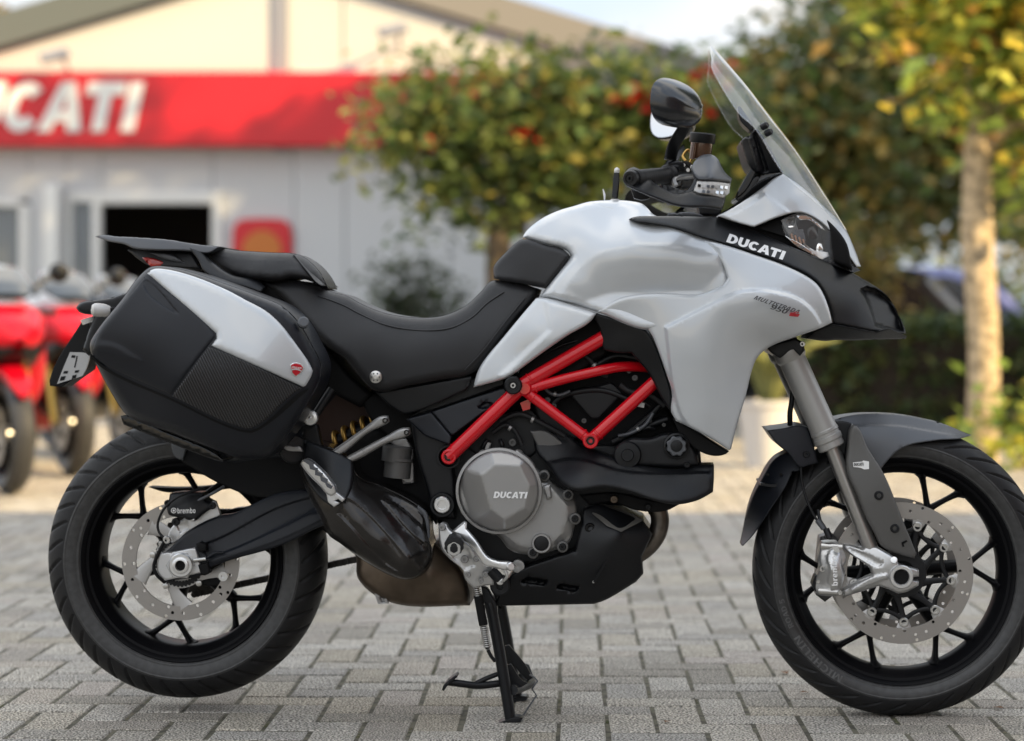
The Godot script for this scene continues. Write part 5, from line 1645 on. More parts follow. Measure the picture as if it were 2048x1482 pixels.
	# bottom casting with its axle clamp and two arms
	var foot := panel(bike, "fork_bottom", [1702, 1090, 1724, 1098, 1730, 1092, 1752, 1092, 1772, 1104, 1790, 1116, 1798, 1128, 1838, 1140, 1838, 1154, 1826, 1156, 1826, 1160, 1838, 1162, 1837, 1171, 1812, 1184, 1796, 1187, 1776, 1178, 1758, 1172, 1720, 1184, 1688, 1194, 1684, 1180, 1712, 1164, 1745, 1149, 1740, 1136, 1722, 1122, 1704, 1111, 1687, 1098, 1688, 1088], [1702, 1092, 0.105, 1740, 1095, 0.12, 1800, 1130, 0.13, 1838, 1150, 0.115, 1800, 1186, 0.118, 1770, 1140, 0.132, 1688, 1190, 0.105, 1720, 1105, 0.118, 1740, 1165, 0.118], "cast_alloy", {"t": 0.03, "r": 5, "rz": 0.010, "step": 5, "corner": 30, "zones": [[[1698, 1097, 1722, 1104, 1766, 1126, 1758, 1134, 1740, 1126, 1706, 1106], -0.006, 6], [[1700, 1178, 1745, 1154, 1774, 1148, 1776, 1156, 1740, 1170, 1704, 1184], 0.005, 6]]})
	lathe(foot, "clamp_bolt", P(1788, 1120, 0.134), Vector3(-0.1, 0.3, 1), button(0.0078, 0.02, 0.2), M.bright_alloy, 24)
	lathe(foot, "axle", P(1803, 1154, 0.137), Vector3(0, 0, 1), V([0.0255, -0.03, 0.0255, 0.0, 0.024, 0.002, 0.018, 0.002, 0.0165, 0.0, 0.0155, -0.04, 0.0001, -0.04]), M.bright_alloy, 48)
	lathe(foot, "axle_bore_shade", P(1803, 1154, 0.132), Vector3(0, 0, 1), V([0.0158, 0.0, 0.0001, 0.0]), M.black_matte, 32)  # black disc that paints the shade inside the axle hole
	panel(foot, "clamp_slot", [1818, 1155, 1840, 1153, 1840, 1156, 1826, 1159, 1818, 1158], 0.121, "black_matte", {"t": 0.003, "step": 4})
	# calliper
	var cal := panel(bike, "front_calliper", [1645, 1085, 1656, 1084, 1676, 1084, 1684, 1096, 1691, 1112, 1691, 1126, 1686, 1132, 1690, 1142, 1688, 1158, 1680, 1182, 1674, 1192, 1656, 1192, 1636, 1190, 1630, 1180, 1627, 1168, 1634, 1150, 1640, 1136, 1638, 1120, 1640, 1098], [1645, 1088, 0.11, 1680, 1090, 0.118, 1640, 1180, 0.108, 1680, 1180, 0.118, 1668, 1140, 0.142, 1655, 1140, 0.135, 1632, 1160, 0.10, 1690, 1130, 0.128], "cast_alloy", {"t": 0.05, "r": 4, "rz": 0.007, "step": 5, "zones": [[[1662, 1096, 1676, 1096, 1684, 1114, 1682, 1126, 1686, 1146, 1676, 1176, 1662, 1184, 1656, 1160, 1660, 1140, 1654, 1116], 0.006, 5]]})
	words_on(cal, "maker_lettering", "brembo", 1675.5, 1171, 1673.5, 1112, 12, Field.new(0.1485), M.white_print, 0.0, 0.0)
	panel(cal, "calliper_window", [1665, 1092, 1676, 1092, 1680, 1104, 1674, 1106, 1666, 1098], 0.141, "bright_alloy", {"t": 0.004, "step": 4})
	for q in [[1650, 1092, 7], [1644, 1182, 7]]:
		tube(cal, "mounting_bolt", [P(q[0] - 8, q[1], 0.115), P(q[0] + 34, q[1] + 2, 0.115)], q[2] / 893.0, M.bolt_steel)
	for q in [[1645, 1138, 7], [1636, 1164, 4], [1680, 1186, 5]]:
		bolt(cal, q[0], q[1], 0.128, q[2], M.bolt_steel)
	panel(cal, "brake_pads", [1630, 1152, 1640, 1148, 1640, 1188, 1630, 1182, 1624, 1170], 0.10, "black_satin", {"t": 0.05})
	panel(bike, "far_calliper", [1640, 1074, 1664, 1066, 1686, 1090, 1690, 1120, 1676, 1180, 1650, 1204, 1632, 1190, 1634, 1130], -0.05, "engine_dark", {"t": 0.06, "r": 4})
	tube(bike, "front_brake_hose", [P(1602, 936, 0.10), P(1604, 965, 0.10), P(1614, 1000, 0.105), P(1630, 1034, 0.11), P(1650, 1060, 0.115), P(1658, 1072, 0.115)], 0.003, M.black_satin, {"sides": 8})
	tube(bike, "hose_union", [P(1634, 1040, 0.112), P(1648, 1058, 0.115)], 0.006, M.graphite, {"sides": 10})
	tube(bike, "sensor_cable", [P(1636, 1020, 0.09), P(1640, 1040, 0.10), P(1650, 1056, 0.11), P(1662, 1078, 0.115)], 0.004, M.black_satin, {"sides": 8})
	lathe(bike, "hose_nut", P(1656, 1068, 0.118), Vector3(0.4, -1, 0.2), V([0.008, -0.012, 0.008, 0.01, 0.0001, 0.01]), M.black_satin, 6)


# ---- handlebar, mirrors, controls

func cockpit() -> void:
	tube(bike, "handlebar", [P(1262, 357, 0.47), P(1340, 350, 0.33), P(1400, 352, 0.20), P(1430, 372, 0.08), P(1432, 374, 0.0)], 0.011, M.black_satin)
	var hb := bike.get_child(bike.get_child_count() - 1) as MeshInstance3D
	far_side(hb, bike)
	var made := []
	var g0 := P(1268, 356.5, 0.462)
	var g1 := P(1338, 350.5, 0.335)
	var ax := (g1 - g0).normalized()
	var l := g0.distance_to(g1)
	var prof := [Vector2(0.0001, -0.002), Vector2(0.017, -0.002), Vector2(0.0185, 0.002), Vector2(0.0185, 0.008)]
	for i in 14:
		var t := 0.010 + (l - 0.03) * i / 13.0
		prof.append(Vector2(0.0166, t))
		prof.append(Vector2(0.0172, t + 0.002))
		prof.append(Vector2(0.0172, t + 0.005))
	prof.append_array([Vector2(0.021, l - 0.012), Vector2(0.0225, l - 0.008), Vector2(0.0225, l), Vector2(0.016, l + 0.002)])
	made.append(lathe(bike, "grip", g0, ax, prof, M.rubber, 32))
	made.append(lathe(bike, "bar_end", P(1262, 357, 0.472), (P(1262, 357, 0.472) - g1).normalized().lerp(Vector3(0, 0, 1), 0.35), V([0.0145, -0.02, 0.0165, -0.008, 0.0165, 0.004, 0.015, 0.007, 0.010, 0.007, 0.0095, 0.004, 0.006, 0.004, 0.0058, 0.007, 0.0035, 0.007, 0.003, 0.001, 0.0001, 0.001]), M.black_satin, 36))
	# switch block and lever perch
	made.append(panel(bike, "switch_block", [1330, 330, 1342, 322, 1362, 322, 1376, 330, 1388, 340, 1390, 356, 1384, 374, 1368, 378, 1346, 372, 1332, 360], [1330, 345, 0.33, 1390, 345, 0.25, 1360, 340, 0.31, 1350, 375, 0.30], "black_satin", {"t": 0.05, "r": 6, "rz": 0.012, "zones": [[[1344, 332, 1358, 332, 1360, 346, 1346, 348], 0.006, 4], [[1366, 346, 1380, 344, 1382, 360, 1368, 362], -0.006, 4]]}))
	made.append(panel(bike, "lever_perch", [1360, 324, 1374, 322, 1384, 328, 1392, 336, 1396, 350, 1380, 352, 1366, 340], [1360, 324, 0.295, 1396, 345, 0.25, 1380, 330, 0.285], "engine_grey", {"t": 0.03, "r": 3}))
	made.append(tube(bike, "brake_lever", [P(1392, 352, 0.26), P(1372, 354, 0.31), P(1354, 356, 0.345), P(1348, 362, 0.36), P(1352, 372, 0.365)], [0.006, 0.006, 0.005, 0.006], M.engine_grey, {"zs": 0.8}))
	made.append(lathe(bike, "lever_pivot", P(1356, 368, 0.335), Vector3(0, 0, 1), button(0.010, 0.02), M.black_gloss, 24))
	tube(bike, "cable", [P(1372, 322, 0.27), P(1366, 312, 0.26), P(1376, 300, 0.25), P(1384, 312, 0.25), P(1380, 326, 0.26)], 0.003, M.gold, {"sides": 8})
	for q in [[1384, 334, 4], [1376, 340, 4], [1392, 326, 4], [1368, 330, 3]]:
		bolt(bike, q[0], q[1], 0.30, q[2], M.bolt_steel)
	# hand guard: arm from the bar end and shield with the indicator
	var hz := Field.new([1250, 360, 0.468, 1300, 372, 0.462, 1350, 395, 0.445, 1400, 400, 0.42, 1450, 408, 0.37, 1464, 362, 0.335, 1420, 310, 0.32, 1385, 335, 0.335, 1420, 350, 0.385, 1400, 380, 0.405])
	made.append(panel(bike, "handguard", [1248, 357, 1250, 345, 1258, 337, 1268, 334, 1280, 339, 1310, 366, 1332, 380, 1348, 387, 1366, 387, 1384, 382, 1396, 388, 1440, 394, 1450, 398, 1446, 412, 1441, 419, 1420, 416, 1356, 412, 1310, 396, 1267, 378, 1254, 372], hz, "black_satin", {"t": 0.022, "r": 5, "rz": 0.010, "step": 6, "corner": 35}))
	made.append(panel(bike, "handguard_shield", [1382, 336, 1388, 324, 1397, 314, 1408, 309, 1418, 308, 1428, 311, 1436, 318, 1442, 330, 1450, 344, 1464, 357, 1462, 366, 1440, 363, 1396, 360, 1388, 352], hz, "graphite", {"t": 0.03, "r": 6, "rz": 0.012, "step": 6}))
	made.append(panel(bike, "front_indicator", [1387, 381, 1394, 362, 1440, 364, 1461, 367, 1459, 386, 1446, 396, 1420, 390, 1396, 386], hz, "lens_clear", {"t": 0.02, "r": 3, "rz": 0.005, "add": -0.004, "step": 5, "corner": 25}))
	made.append(panel(bike, "handguard_rib", [1366, 386, 1382, 372, 1390, 352, 1396, 352, 1392, 372, 1384, 384, 1372, 390], hz, "black_satin", {"add": -0.012, "t": 0.01, "r": 2}))
	made.append(panel(bike, "handguard_foot", [1440, 372, 1452, 378, 1450, 402, 1445, 418, 1430, 414, 1436, 394], hz, "black_satin", {"add": -0.02, "t": 0.03, "r": 3}))
	made.append(panel(bike, "switch_foot", [1262, 378, 1290, 384, 1300, 396, 1284, 400, 1268, 396], 0.36, "black_satin", {"t": 0.03, "r": 4}))
	# mirror: a deep shell whose glass is turned in towards the rider
	var mc := P(1339, 205, 0.43)
	var mn := Vector3(-0.88, 0.04, -0.47).normalized()
	var mt := Vector3.UP.cross(mn).normalized()
	var mu := mn.cross(mt)
	var shell_at := func(u: float, v: float) -> Vector3:
		var an := TAU * u
		var f := pow(cos(v * PI * 0.5), 0.95)
		var h := sin(v * PI * 0.5)
		var cx := signf(cos(an)) * pow(absf(cos(an)), 0.75)
		var cy := signf(sin(an)) * pow(absf(sin(an)), 0.8)
		var crease := 0.012 * exp(-pow((sin(an) - 0.28) / 0.10, 2.0)) * sin(v * PI)
		return mc + mt * (0.086 * cx * f) + mu * (0.049 * cy * f - 0.016 * h) - mn * (0.062 * h + crease * 0.2)
	var shell := put(bike, "mirror", skin(64, 24, shell_at, true), M.mirror_shell)
	var glass_at := func(u: float, v: float) -> Vector3:
		var an := TAU * u
		return mc + mn * 0.002 + mt * (0.080 * signf(cos(an)) * pow(absf(cos(an)), 0.75) * v) + mu * (0.044 * signf(sin(an)) * pow(absf(sin(an)), 0.8) * v)
	put(shell, "mirror_glass", skin(48, 6, glass_at, true), M.mirror)
	made.append(shell)
	made.append(panel(bike, "mirror_stem", [1366, 240, 1386, 226, 1390, 236, 1376, 264, 1358, 298, 1352, 322, 1328, 318, 1334, 292, 1350, 262], [1366, 240, 0.42, 1390, 230, 0.41, 1352, 322, 0.32, 1326, 318, 0.32, 1362, 270, 0.39], "black_satin", {"t": 0.018, "r": 4, "rz": 0.006}))
	for i in 14:
		var q := Vector2(1396 + 9.0 * (i % 7), 368 + 11.0 * (i / 7) + 1.5 * (i % 7) * 0.4)
		made.append(panel(bike, "lens_facet", [q.x, q.y, q.x + 6, q.y + 1, q.x + 5, q.y + 7, q.x - 1, q.y + 5], hz, ["chrome", "engine_grey", "graphite", "engine_grey"][(i * 7 + i / 3) % 4], {"add": 0.0005, "t": 0.002, "step": 4, "corner": 10}))
	for k in made:
		var twin := far_side(k, bike)
		if k == shell:
			twin.position = Vector3(0.010, 0.044, 0.0)
	# brake fluid reservoir, near side only
	var rc := P(1405, 275, 0.27)
	lathe(bike, "fluid_cap", rc, Vector3(0.10, 1, 0.05), V([0.0265, -0.012, 0.0275, -0.010, 0.0275, 0.007, 0.0255, 0.0095, 0.0001, 0.0105]), M.black_satin, 60, 30, 0.03)
	lathe(bike, "fluid_reservoir", rc, Vector3(0.10, 1, 0.05), V([0.0001, -0.046, 0.020, -0.046, 0.0225, -0.040, 0.0235, -0.010]), M.fluid_brown, 36)
	tube(bike, "reservoir_post", [P(1388, 285, 0.29), P(1384, 318, 0.29)], 0.006, M.fluid_brown)
	# ignition key with its tag
	panel(bike, "key", [1227, 402, 1227, 395, 1224, 395, 1226, 360, 1228, 344, 1239, 344, 1239, 360, 1236, 395, 1235, 402], 0.004, "black_gloss", {"full": true, "r": 2, "rz": 0.002, "step": 4})
	panel(bike, "key_cap", [1228, 345, 1229, 337, 1234, 334, 1239, 337, 1239, 345], 0.005, "bright_alloy", {"full": true, "r": 2, "rz": 0.002, "step": 4})
	lathe(bike, "key_barrel", P(1230, 398, 0), Vector3(0, 1, 0), button(0.011, 0.012), M.bolt_steel, 24)
	tube(bike, "key_tag", [P(1209, 401, 0.01), P(1209, 390, 0.01), P(1206, 378, 0.01)], [0.001, 0.0025, 0.001], M.white_print, {"sides": 6})
	panel(bike, "bar_clamp", [1404, 366, 1440, 366, 1448, 400, 1440, 430, 1400, 430, 1396, 396], 0.06, "black_satin", {"full": true, "r": 4})
	panel(bike, "tank_vent", [1330, 434, 1336, 426, 1380, 424, 1400, 428, 1410, 434], 0.07, "graphite", {"full": true, "r": 3})


# ---- footpegs, pedal

func foot_controls() -> void:
	var plate := panel(bike, "peg_plate", [877, 1050, 884, 1045, 893, 1048, 900, 1060, 920, 1072, 945, 1098, 962, 1120, 980, 1134, 986, 1152, 988, 1170, 966, 1172, 948, 1177, 930, 1158, 925, 1140, 900, 1118, 884, 1100, 878, 1075], [877, 1050, 0.19, 988, 1160, 0.185, 900, 1110, 0.195, 940, 1120, 0.20], "cast_alloy", {"t": 0.025, "r": 4, "rz": 0.006, "step": 6, "zones": [[[905, 1085, 936, 1098, 950, 1130, 930, 1140, 906, 1116], -0.005, 6]]})
	for b in [[884, 1055, 7], [929, 1119, 8], [952, 1118, 6], [936, 1150, 5], [971, 1149, 6], [962, 1162, 5]]:
		bolt(plate, b[0], b[1], 0.204, b[2], M.engine_grey)
	panel(bike, "brake_pedal", [904, 1063, 916, 1052, 928, 1043, 933, 1046, 933, 1058, 952, 1080, 978, 1115, 996, 1122, 1020, 1125, 1031, 1132, 1028, 1138, 1012, 1141, 990, 1136, 968, 1131, 958, 1118, 945, 1098, 925, 1078], [904, 1063, 0.215, 930, 1048, 0.225, 978, 1118, 0.245, 1030, 1134, 0.255, 940, 1080, 0.235], "bright_alloy", {"t": 0.016, "r": 4, "rz": 0.007, "step": 5})
	lathe(bike, "pedal_tip", P(1022, 1133, 0.265), Vector3(0.25, 0.1, 1), V([0.0095, -0.02, 0.0095, 0.0, 0.007, 0.003, 0.0001, 0.003]), M.bright_alloy, 8)
	tube(bike, "pedal_spring", [P(1010, 1140, 0.22), P(1014, 1152, 0.22), P(1006, 1162, 0.21), P(996, 1166, 0.2)], 0.0035, M.bright_alloy, {"sides": 8})
	lathe(bike, "pedal_stop", P(1000, 1163, 0.21), Vector3(0, 0, 1), button(0.008, 0.02), M.bright_alloy, 20)
	tube(bike, "switch_body", [P(982, 1140, 0.2), P(1000, 1160, 0.2)], 0.012, M.black_satin)
	lathe(bike, "linkage_eye", P(1000, 1172, 0.17), Vector3(0, 0, 1), V([0.022, -0.03, 0.022, 0.0, 0.018, 0.003, 0.008, 0.003, 0.0075, -0.006, 0.0001, -0.006]), M.black_satin, 36)
	lathe(bike, "linkage_eye", P(1036, 1133, 0.15), Vector3(0, 0, 1), V([0.014, -0.03, 0.014, 0.0, 0.006, 0.001, 0.0001, 0.0]), M.engine_grey, 30)
	# rider's peg seen end on: rubber over alloy, pointing at the lens
	var peg := P(908, 1092, 0.30)
	lathe(bike, "rider_peg", peg, Vector3(0.05, -0.05, 1), V([0.012, -0.10, 0.0175, -0.085, 0.021, -0.02, 0.0215, -0.002, 0.0195, 0.002, 0.0001, 0.004]), M.rubber, 48, 12, 0.08)
	lathe(bike, "peg_core", peg + Vector3(0, -0.006, 0.002), Vector3(0.05, -0.05, 1), V([0.016, -0.09, 0.0165, -0.004, 0.0145, 0.001, 0.009, 0.001, 0.008, -0.003, 0.0001, -0.003]), M.bright_alloy, 36, 6, 0.08)
	# passenger peg folded against its bracket
	var dz := 0.285
	var rear := panel(bike, "passenger_peg", [601, 928, 604, 921, 612, 917, 622, 922, 636, 934, 656, 955, 668, 972, 672, 985, 664, 992, 656, 990, 640, 972, 616, 948], [601, 925, dz, 670, 985, dz + 0.01, 640, 950, dz + 0.008], "bright_alloy", {"t": 0.03, "r": 4, "rz": 0.008, "step": 5})
	panel(rear, "peg_rubber", [606, 922, 616, 919, 628, 926, 626, 934, 636, 936, 634, 944, 646, 946, 644, 954, 656, 958, 654, 966, 666, 972, 662, 978, 654, 974, 650, 966, 642, 962, 640, 953, 630, 950, 630, 941, 620, 938, 618, 930], dz + 0.011, "graphite", {"t": 0.008, "step": 4, "corner": 10})
	panel(bike, "peg_hinge", [652, 984, 664, 978, 680, 990, 690, 998, 684, 1004, 676, 998, 670, 1002, 680, 1006, 668, 1014, 656, 1004], dz - 0.004, "cast_alloy", {"t": 0.03, "r": 2, "step": 4, "corner": 20})


# ---- centre stand

func stand() -> void:
	var s := group_part("centre_stand")
	var leg := tube(s, "stand_leg", [P(978, 1206, 0.135), P(984, 1226, 0.137), P(1000, 1310, 0.139), P(1021, 1438, 0.142)], 0.0125, M.black_satin, {"sides": 20})
	far_side(leg, s)
	var br := panel(s, "stand_bracket", [962, 1172, 974, 1176, 984, 1192, 993, 1208, 994, 1240, 986, 1250, 976, 1226, 968, 1206], 0.145, "black_satin", {"t": 0.02, "r": 3})
	far_side(br, s)
	var foot := panel(s, "stand_foot", [996, 1446, 1012, 1440, 1032, 1434, 1046, 1436, 1040, 1444, 1018, 1449], 0.155, "black_satin", {"t": 0.035, "r": 2})
	far_side(foot, s)
	tube(s, "stand_crossbar", [P(1026, 1380, 0.139), P(1044, 1374, 0.03), P(1062, 1364, -0.06), P(1046, 1352, -0.135)], 0.011, M.black_satin)
	panel(s, "stand_gusset", [1014, 1330, 1022, 1328, 1046, 1362, 1056, 1366, 1034, 1378, 1024, 1378], 0.10, "black_satin", {"t": 0.006, "r": 1})
	panel(s, "stand_gusset", [1010, 1292, 1018, 1290, 1050, 1328, 1066, 1356, 1056, 1362, 1034, 1338, 1014, 1306], 0.0, "black_satin", {"t": 0.008, "r": 1})
	panel(s, "stand_plate", [1034, 1336, 1046, 1326, 1058, 1330, 1066, 1352, 1052, 1358, 1040, 1348], -0.02, "graphite", {"t": 0.01, "r": 1})
	# tread lever that reaches rearward
	tube(s, "tread_lever", [P(1004, 1366, 0.13), P(958, 1371, 0.145), P(920, 1367, 0.155), P(896, 1364, 0.16)], 0.008, M.black_satin, {"zs": 0.9})
	tube(s, "tread_lever", [P(1000, 1346, 0.13), P(970, 1358, 0.14), P(950, 1368, 0.145)], 0.0055, M.black_satin)
	panel(s, "tread_pad", [884, 1380, 886, 1372, 898, 1360, 912, 1350, 915, 1354, 903, 1364, 893, 1374, 888, 1382], 0.175, "black_satin", {"t": 0.05, "r": 2})
	tube(s, "stand_wire", [P(1060, 1350, 0.02), P(1068, 1354, 0.04), P(1075, 1362, 0.05), P(1064, 1378, 0.05), P(1073, 1391, 0.05), P(1056, 1416, 0.06), P(1042, 1438, 0.07)], 0.002, M.graphite, {"straight": true, "sides": 8})
	# return spring: coil, sleeve, coil
	var a := P(949, 1152, 0.175)
	var b := P(976, 1300, 0.165)
	var ax := (b - a).normalized()
	var u := ax.cross(Vector3(0, 0, 1)).normalized()
	var coil := []
	for i in 421:
		var t := i / 420.0
		var an := TAU * 35.0 * t
		var r := 0.0075 if t > 0.03 and t < 0.97 else 0.003
		coil.append(a.lerp(b, t) + (u * cos(an) + Vector3(0, 0, 1) * sin(an)) * r)
	put(s, "return_spring", tube_mesh(PackedVector3Array(coil), 0.0016, 6), M.bolt_steel)
	tube(s, "spring_sleeve", [a.lerp(b, 0.26), a.lerp(b, 0.66)], 0.0098, M.black_matte)
	tube(s, "spring_core", [a.lerp(b, 0.02), a.lerp(b, 0.98)], 0.0050, M.black_satin)
	tube(s, "spring_hook", [b, P(982, 1312, 0.165), P(990, 1322, 0.16)], 0.004, M.black_satin)
	lathe(s, "spring_post", P(949, 1152, 0.18), Vector3(0, 0, 1), button(0.009, 0.02), M.cast_alloy, 20)


# ---------------------------------------------------------------- what stands beyond

# A solid from a side profile in metres (x, y), between two depths, its face edges chamfered.
func prism_mesh(pts: Array, z0: float, z1: float, bev := 0.0) -> ArrayMesh:
	var poly := PackedVector2Array()
	for i in range(0, pts.size(), 2):
		poly.append(Vector2(pts[i], pts[i + 1]))
	if Geometry2D.is_polygon_clockwise(poly):
		poly.reverse()
	var inner := poly
	if bev > 0.0:
		var c := Vector2.ZERO
		inner = PackedVector2Array()
		var n := poly.size()
		for i in n:
			var a := (poly[i] - poly[(i - 1 + n) % n]).normalized()
			var b := (poly[(i + 1) % n] - poly[i]).normalized()
			var m := (Vector2(-a.y, a.x) + Vector2(-b.y, b.x))
			inner.append(poly[i] + m.normalized() * bev / maxf(0.5, m.length() * 0.5))
	var tri := PackedVector3Array()
	var cap := Geometry2D.triangulate_polygon(inner)
	for i in range(0, cap.size(), 3):
		var a := inner[cap[i]]
		var b := inner[cap[i + 1]]
		var c := inner[cap[i + 2]]
		if (b - a).cross(c - a) > 0:
			var k := b
			b = c
			c = k
		tri.append_array([Vector3(a.x, a.y, z1), Vector3(b.x, b.y, z1), Vector3(c.x, c.y, z1), Vector3(a.x, a.y, z0), Vector3(c.x, c.y, z0), Vector3(b.x, b.y, z0)])
	var n := poly.size()
	for i in n:
		var j := (i + 1) % n
		var rings := [[poly[i], poly[j], z0 + bev, poly[i], poly[j], z1 - bev]]
		if bev > 0.0:
			rings.append([poly[i], poly[j], z1 - bev, inner[i], inner[j], z1])
			rings.append([inner[i], inner[j], z0, poly[i], poly[j], z0 + bev])
		for r in rings:
			var a := Vector3(r[0].x, r[0].y, r[2])
			var b := Vector3(r[1].x, r[1].y, r[2])
			var c := Vector3(r[4].x, r[4].y, r[5])
			var d := Vector3(r[3].x, r[3].y, r[5])
			tri.append_array([a, c, b, a, d, c])
	return flat_mesh(tri)


func leaf_mesh() -> ArrayMesh:
	var a := Vector3(0, 0, 0)
	var b := Vector3(-0.36, 0.09, 0.45)
	var c := Vector3(0, -0.02, 1.0)
	var d := Vector3(0.36, 0.09, 0.45)
	var m := Vector3(0, 0, 0.5)
	return flat_mesh(PackedVector3Array([a, b, m, b, c, m, c, d, m, d, a, m]))


# Leaves scattered through a few rounded masses, thicker towards their skins, gathered in sprays of like colour.
func foliage(parent: Node, called: String, blobs: Array, count: int, leaf: float, palette: Array, seed_: int, shell := 0.45, spray := 0.16) -> MultiMeshInstance3D:
	var r := RandomNumberGenerator.new()
	r.seed = seed_
	var m := MultiMesh.new()
	m.transform_format = MultiMesh.TRANSFORM_3D
	m.use_colors = true
	m.mesh = leaf_mesh()
	m.instance_count = count
	var vol := []
	var total := 0.0
	for b in blobs:
		total += b[1].x * b[1].y * b[1].z
		vol.append(total)
	var at := Vector3.ZERO
	var col := Color.WHITE
	var left := 0
	for i in count:
		if left <= 0:
			left = r.randi_range(6, 16)
			var pick := r.randf() * total
			var k := 0
			while vol[k] < pick:
				k += 1
			var d := Vector3(r.randfn(), r.randfn(), r.randfn()).normalized() * pow(r.randf(), shell)
			at = blobs[k][0] + d * blobs[k][1]
			col = palette[r.randi_range(0, palette.size() - 1)]
		left -= 1
		var q := at + Vector3(r.randfn(), r.randfn() * 0.7, r.randfn()) * spray
		var basis := Basis.from_euler(Vector3(r.randf_range(-0.9, 0.9), r.randf() * TAU, r.randf_range(-0.9, 0.9))).scaled(Vector3.ONE * leaf * r.randf_range(0.6, 1.35))
		m.set_instance_transform(i, Transform3D(basis, q))
		var c2: Color = col if r.randf() < 0.75 else palette[r.randi_range(0, palette.size() - 1)]
		var k2 := r.randf_range(1.1, 2.1)
		m.set_instance_color(i, Color(c2.r * k2, c2.g * k2, c2.b * k2))
	var o := MultiMeshInstance3D.new()
	o.name = called
	o.multimesh = m
	o.material_override = M.leaf
	o.set_meta("kind", "stuff")
	parent.add_child(o, true)
	return o


func trunk(parent: Node, pts: Array, radii: Array, m) -> void:
	var path := path3(pts, 6)
	var r := RandomNumberGenerator.new()
	r.seed = int(absf(pts[0].x) * 1000.0)
	var v := tube_mesh(path, radii, 16)
	var arr := v.surface_get_arrays(0)
	put(parent, "trunk", v, mm(m))


func tree(called: String, label: String, foot: Vector3, top: Vector3, radii: Array, blobs: Array, count: int, leaf: float, palette: Array, seed_: int, bark := "bark_dark", group := "trees round the yard") -> Node3D:
	var t := thing(called, label, "tree", Vector3.ZERO, 0.0, group)
	trunk(t, [foot, foot.lerp(top, 0.35) + Vector3(0.02, 0, 0.01), foot.lerp(top, 0.7) + Vector3(-0.015, 0, 0), top], radii, bark)
	for b in blobs:
		var e: Vector3 = b[0] + Vector3(b[1].x * 0.3, b[1].y * 0.3, 0)
		tube(t, "limb", [top - Vector3(0, 0.15, 0), top.lerp(e, 0.5) + Vector3(0, 0.12, 0.03), e], [radii[radii.size() - 1] * 0.6, radii[radii.size() - 1] * 0.35, 0.008], bark, {"sides": 8})
	foliage(t, "crown", blobs, count, leaf, palette, seed_)
	return t


func build_background() -> void:
	shop()
	parked_bikes()
	greenery()
	cars()
	beyond_the_lens()


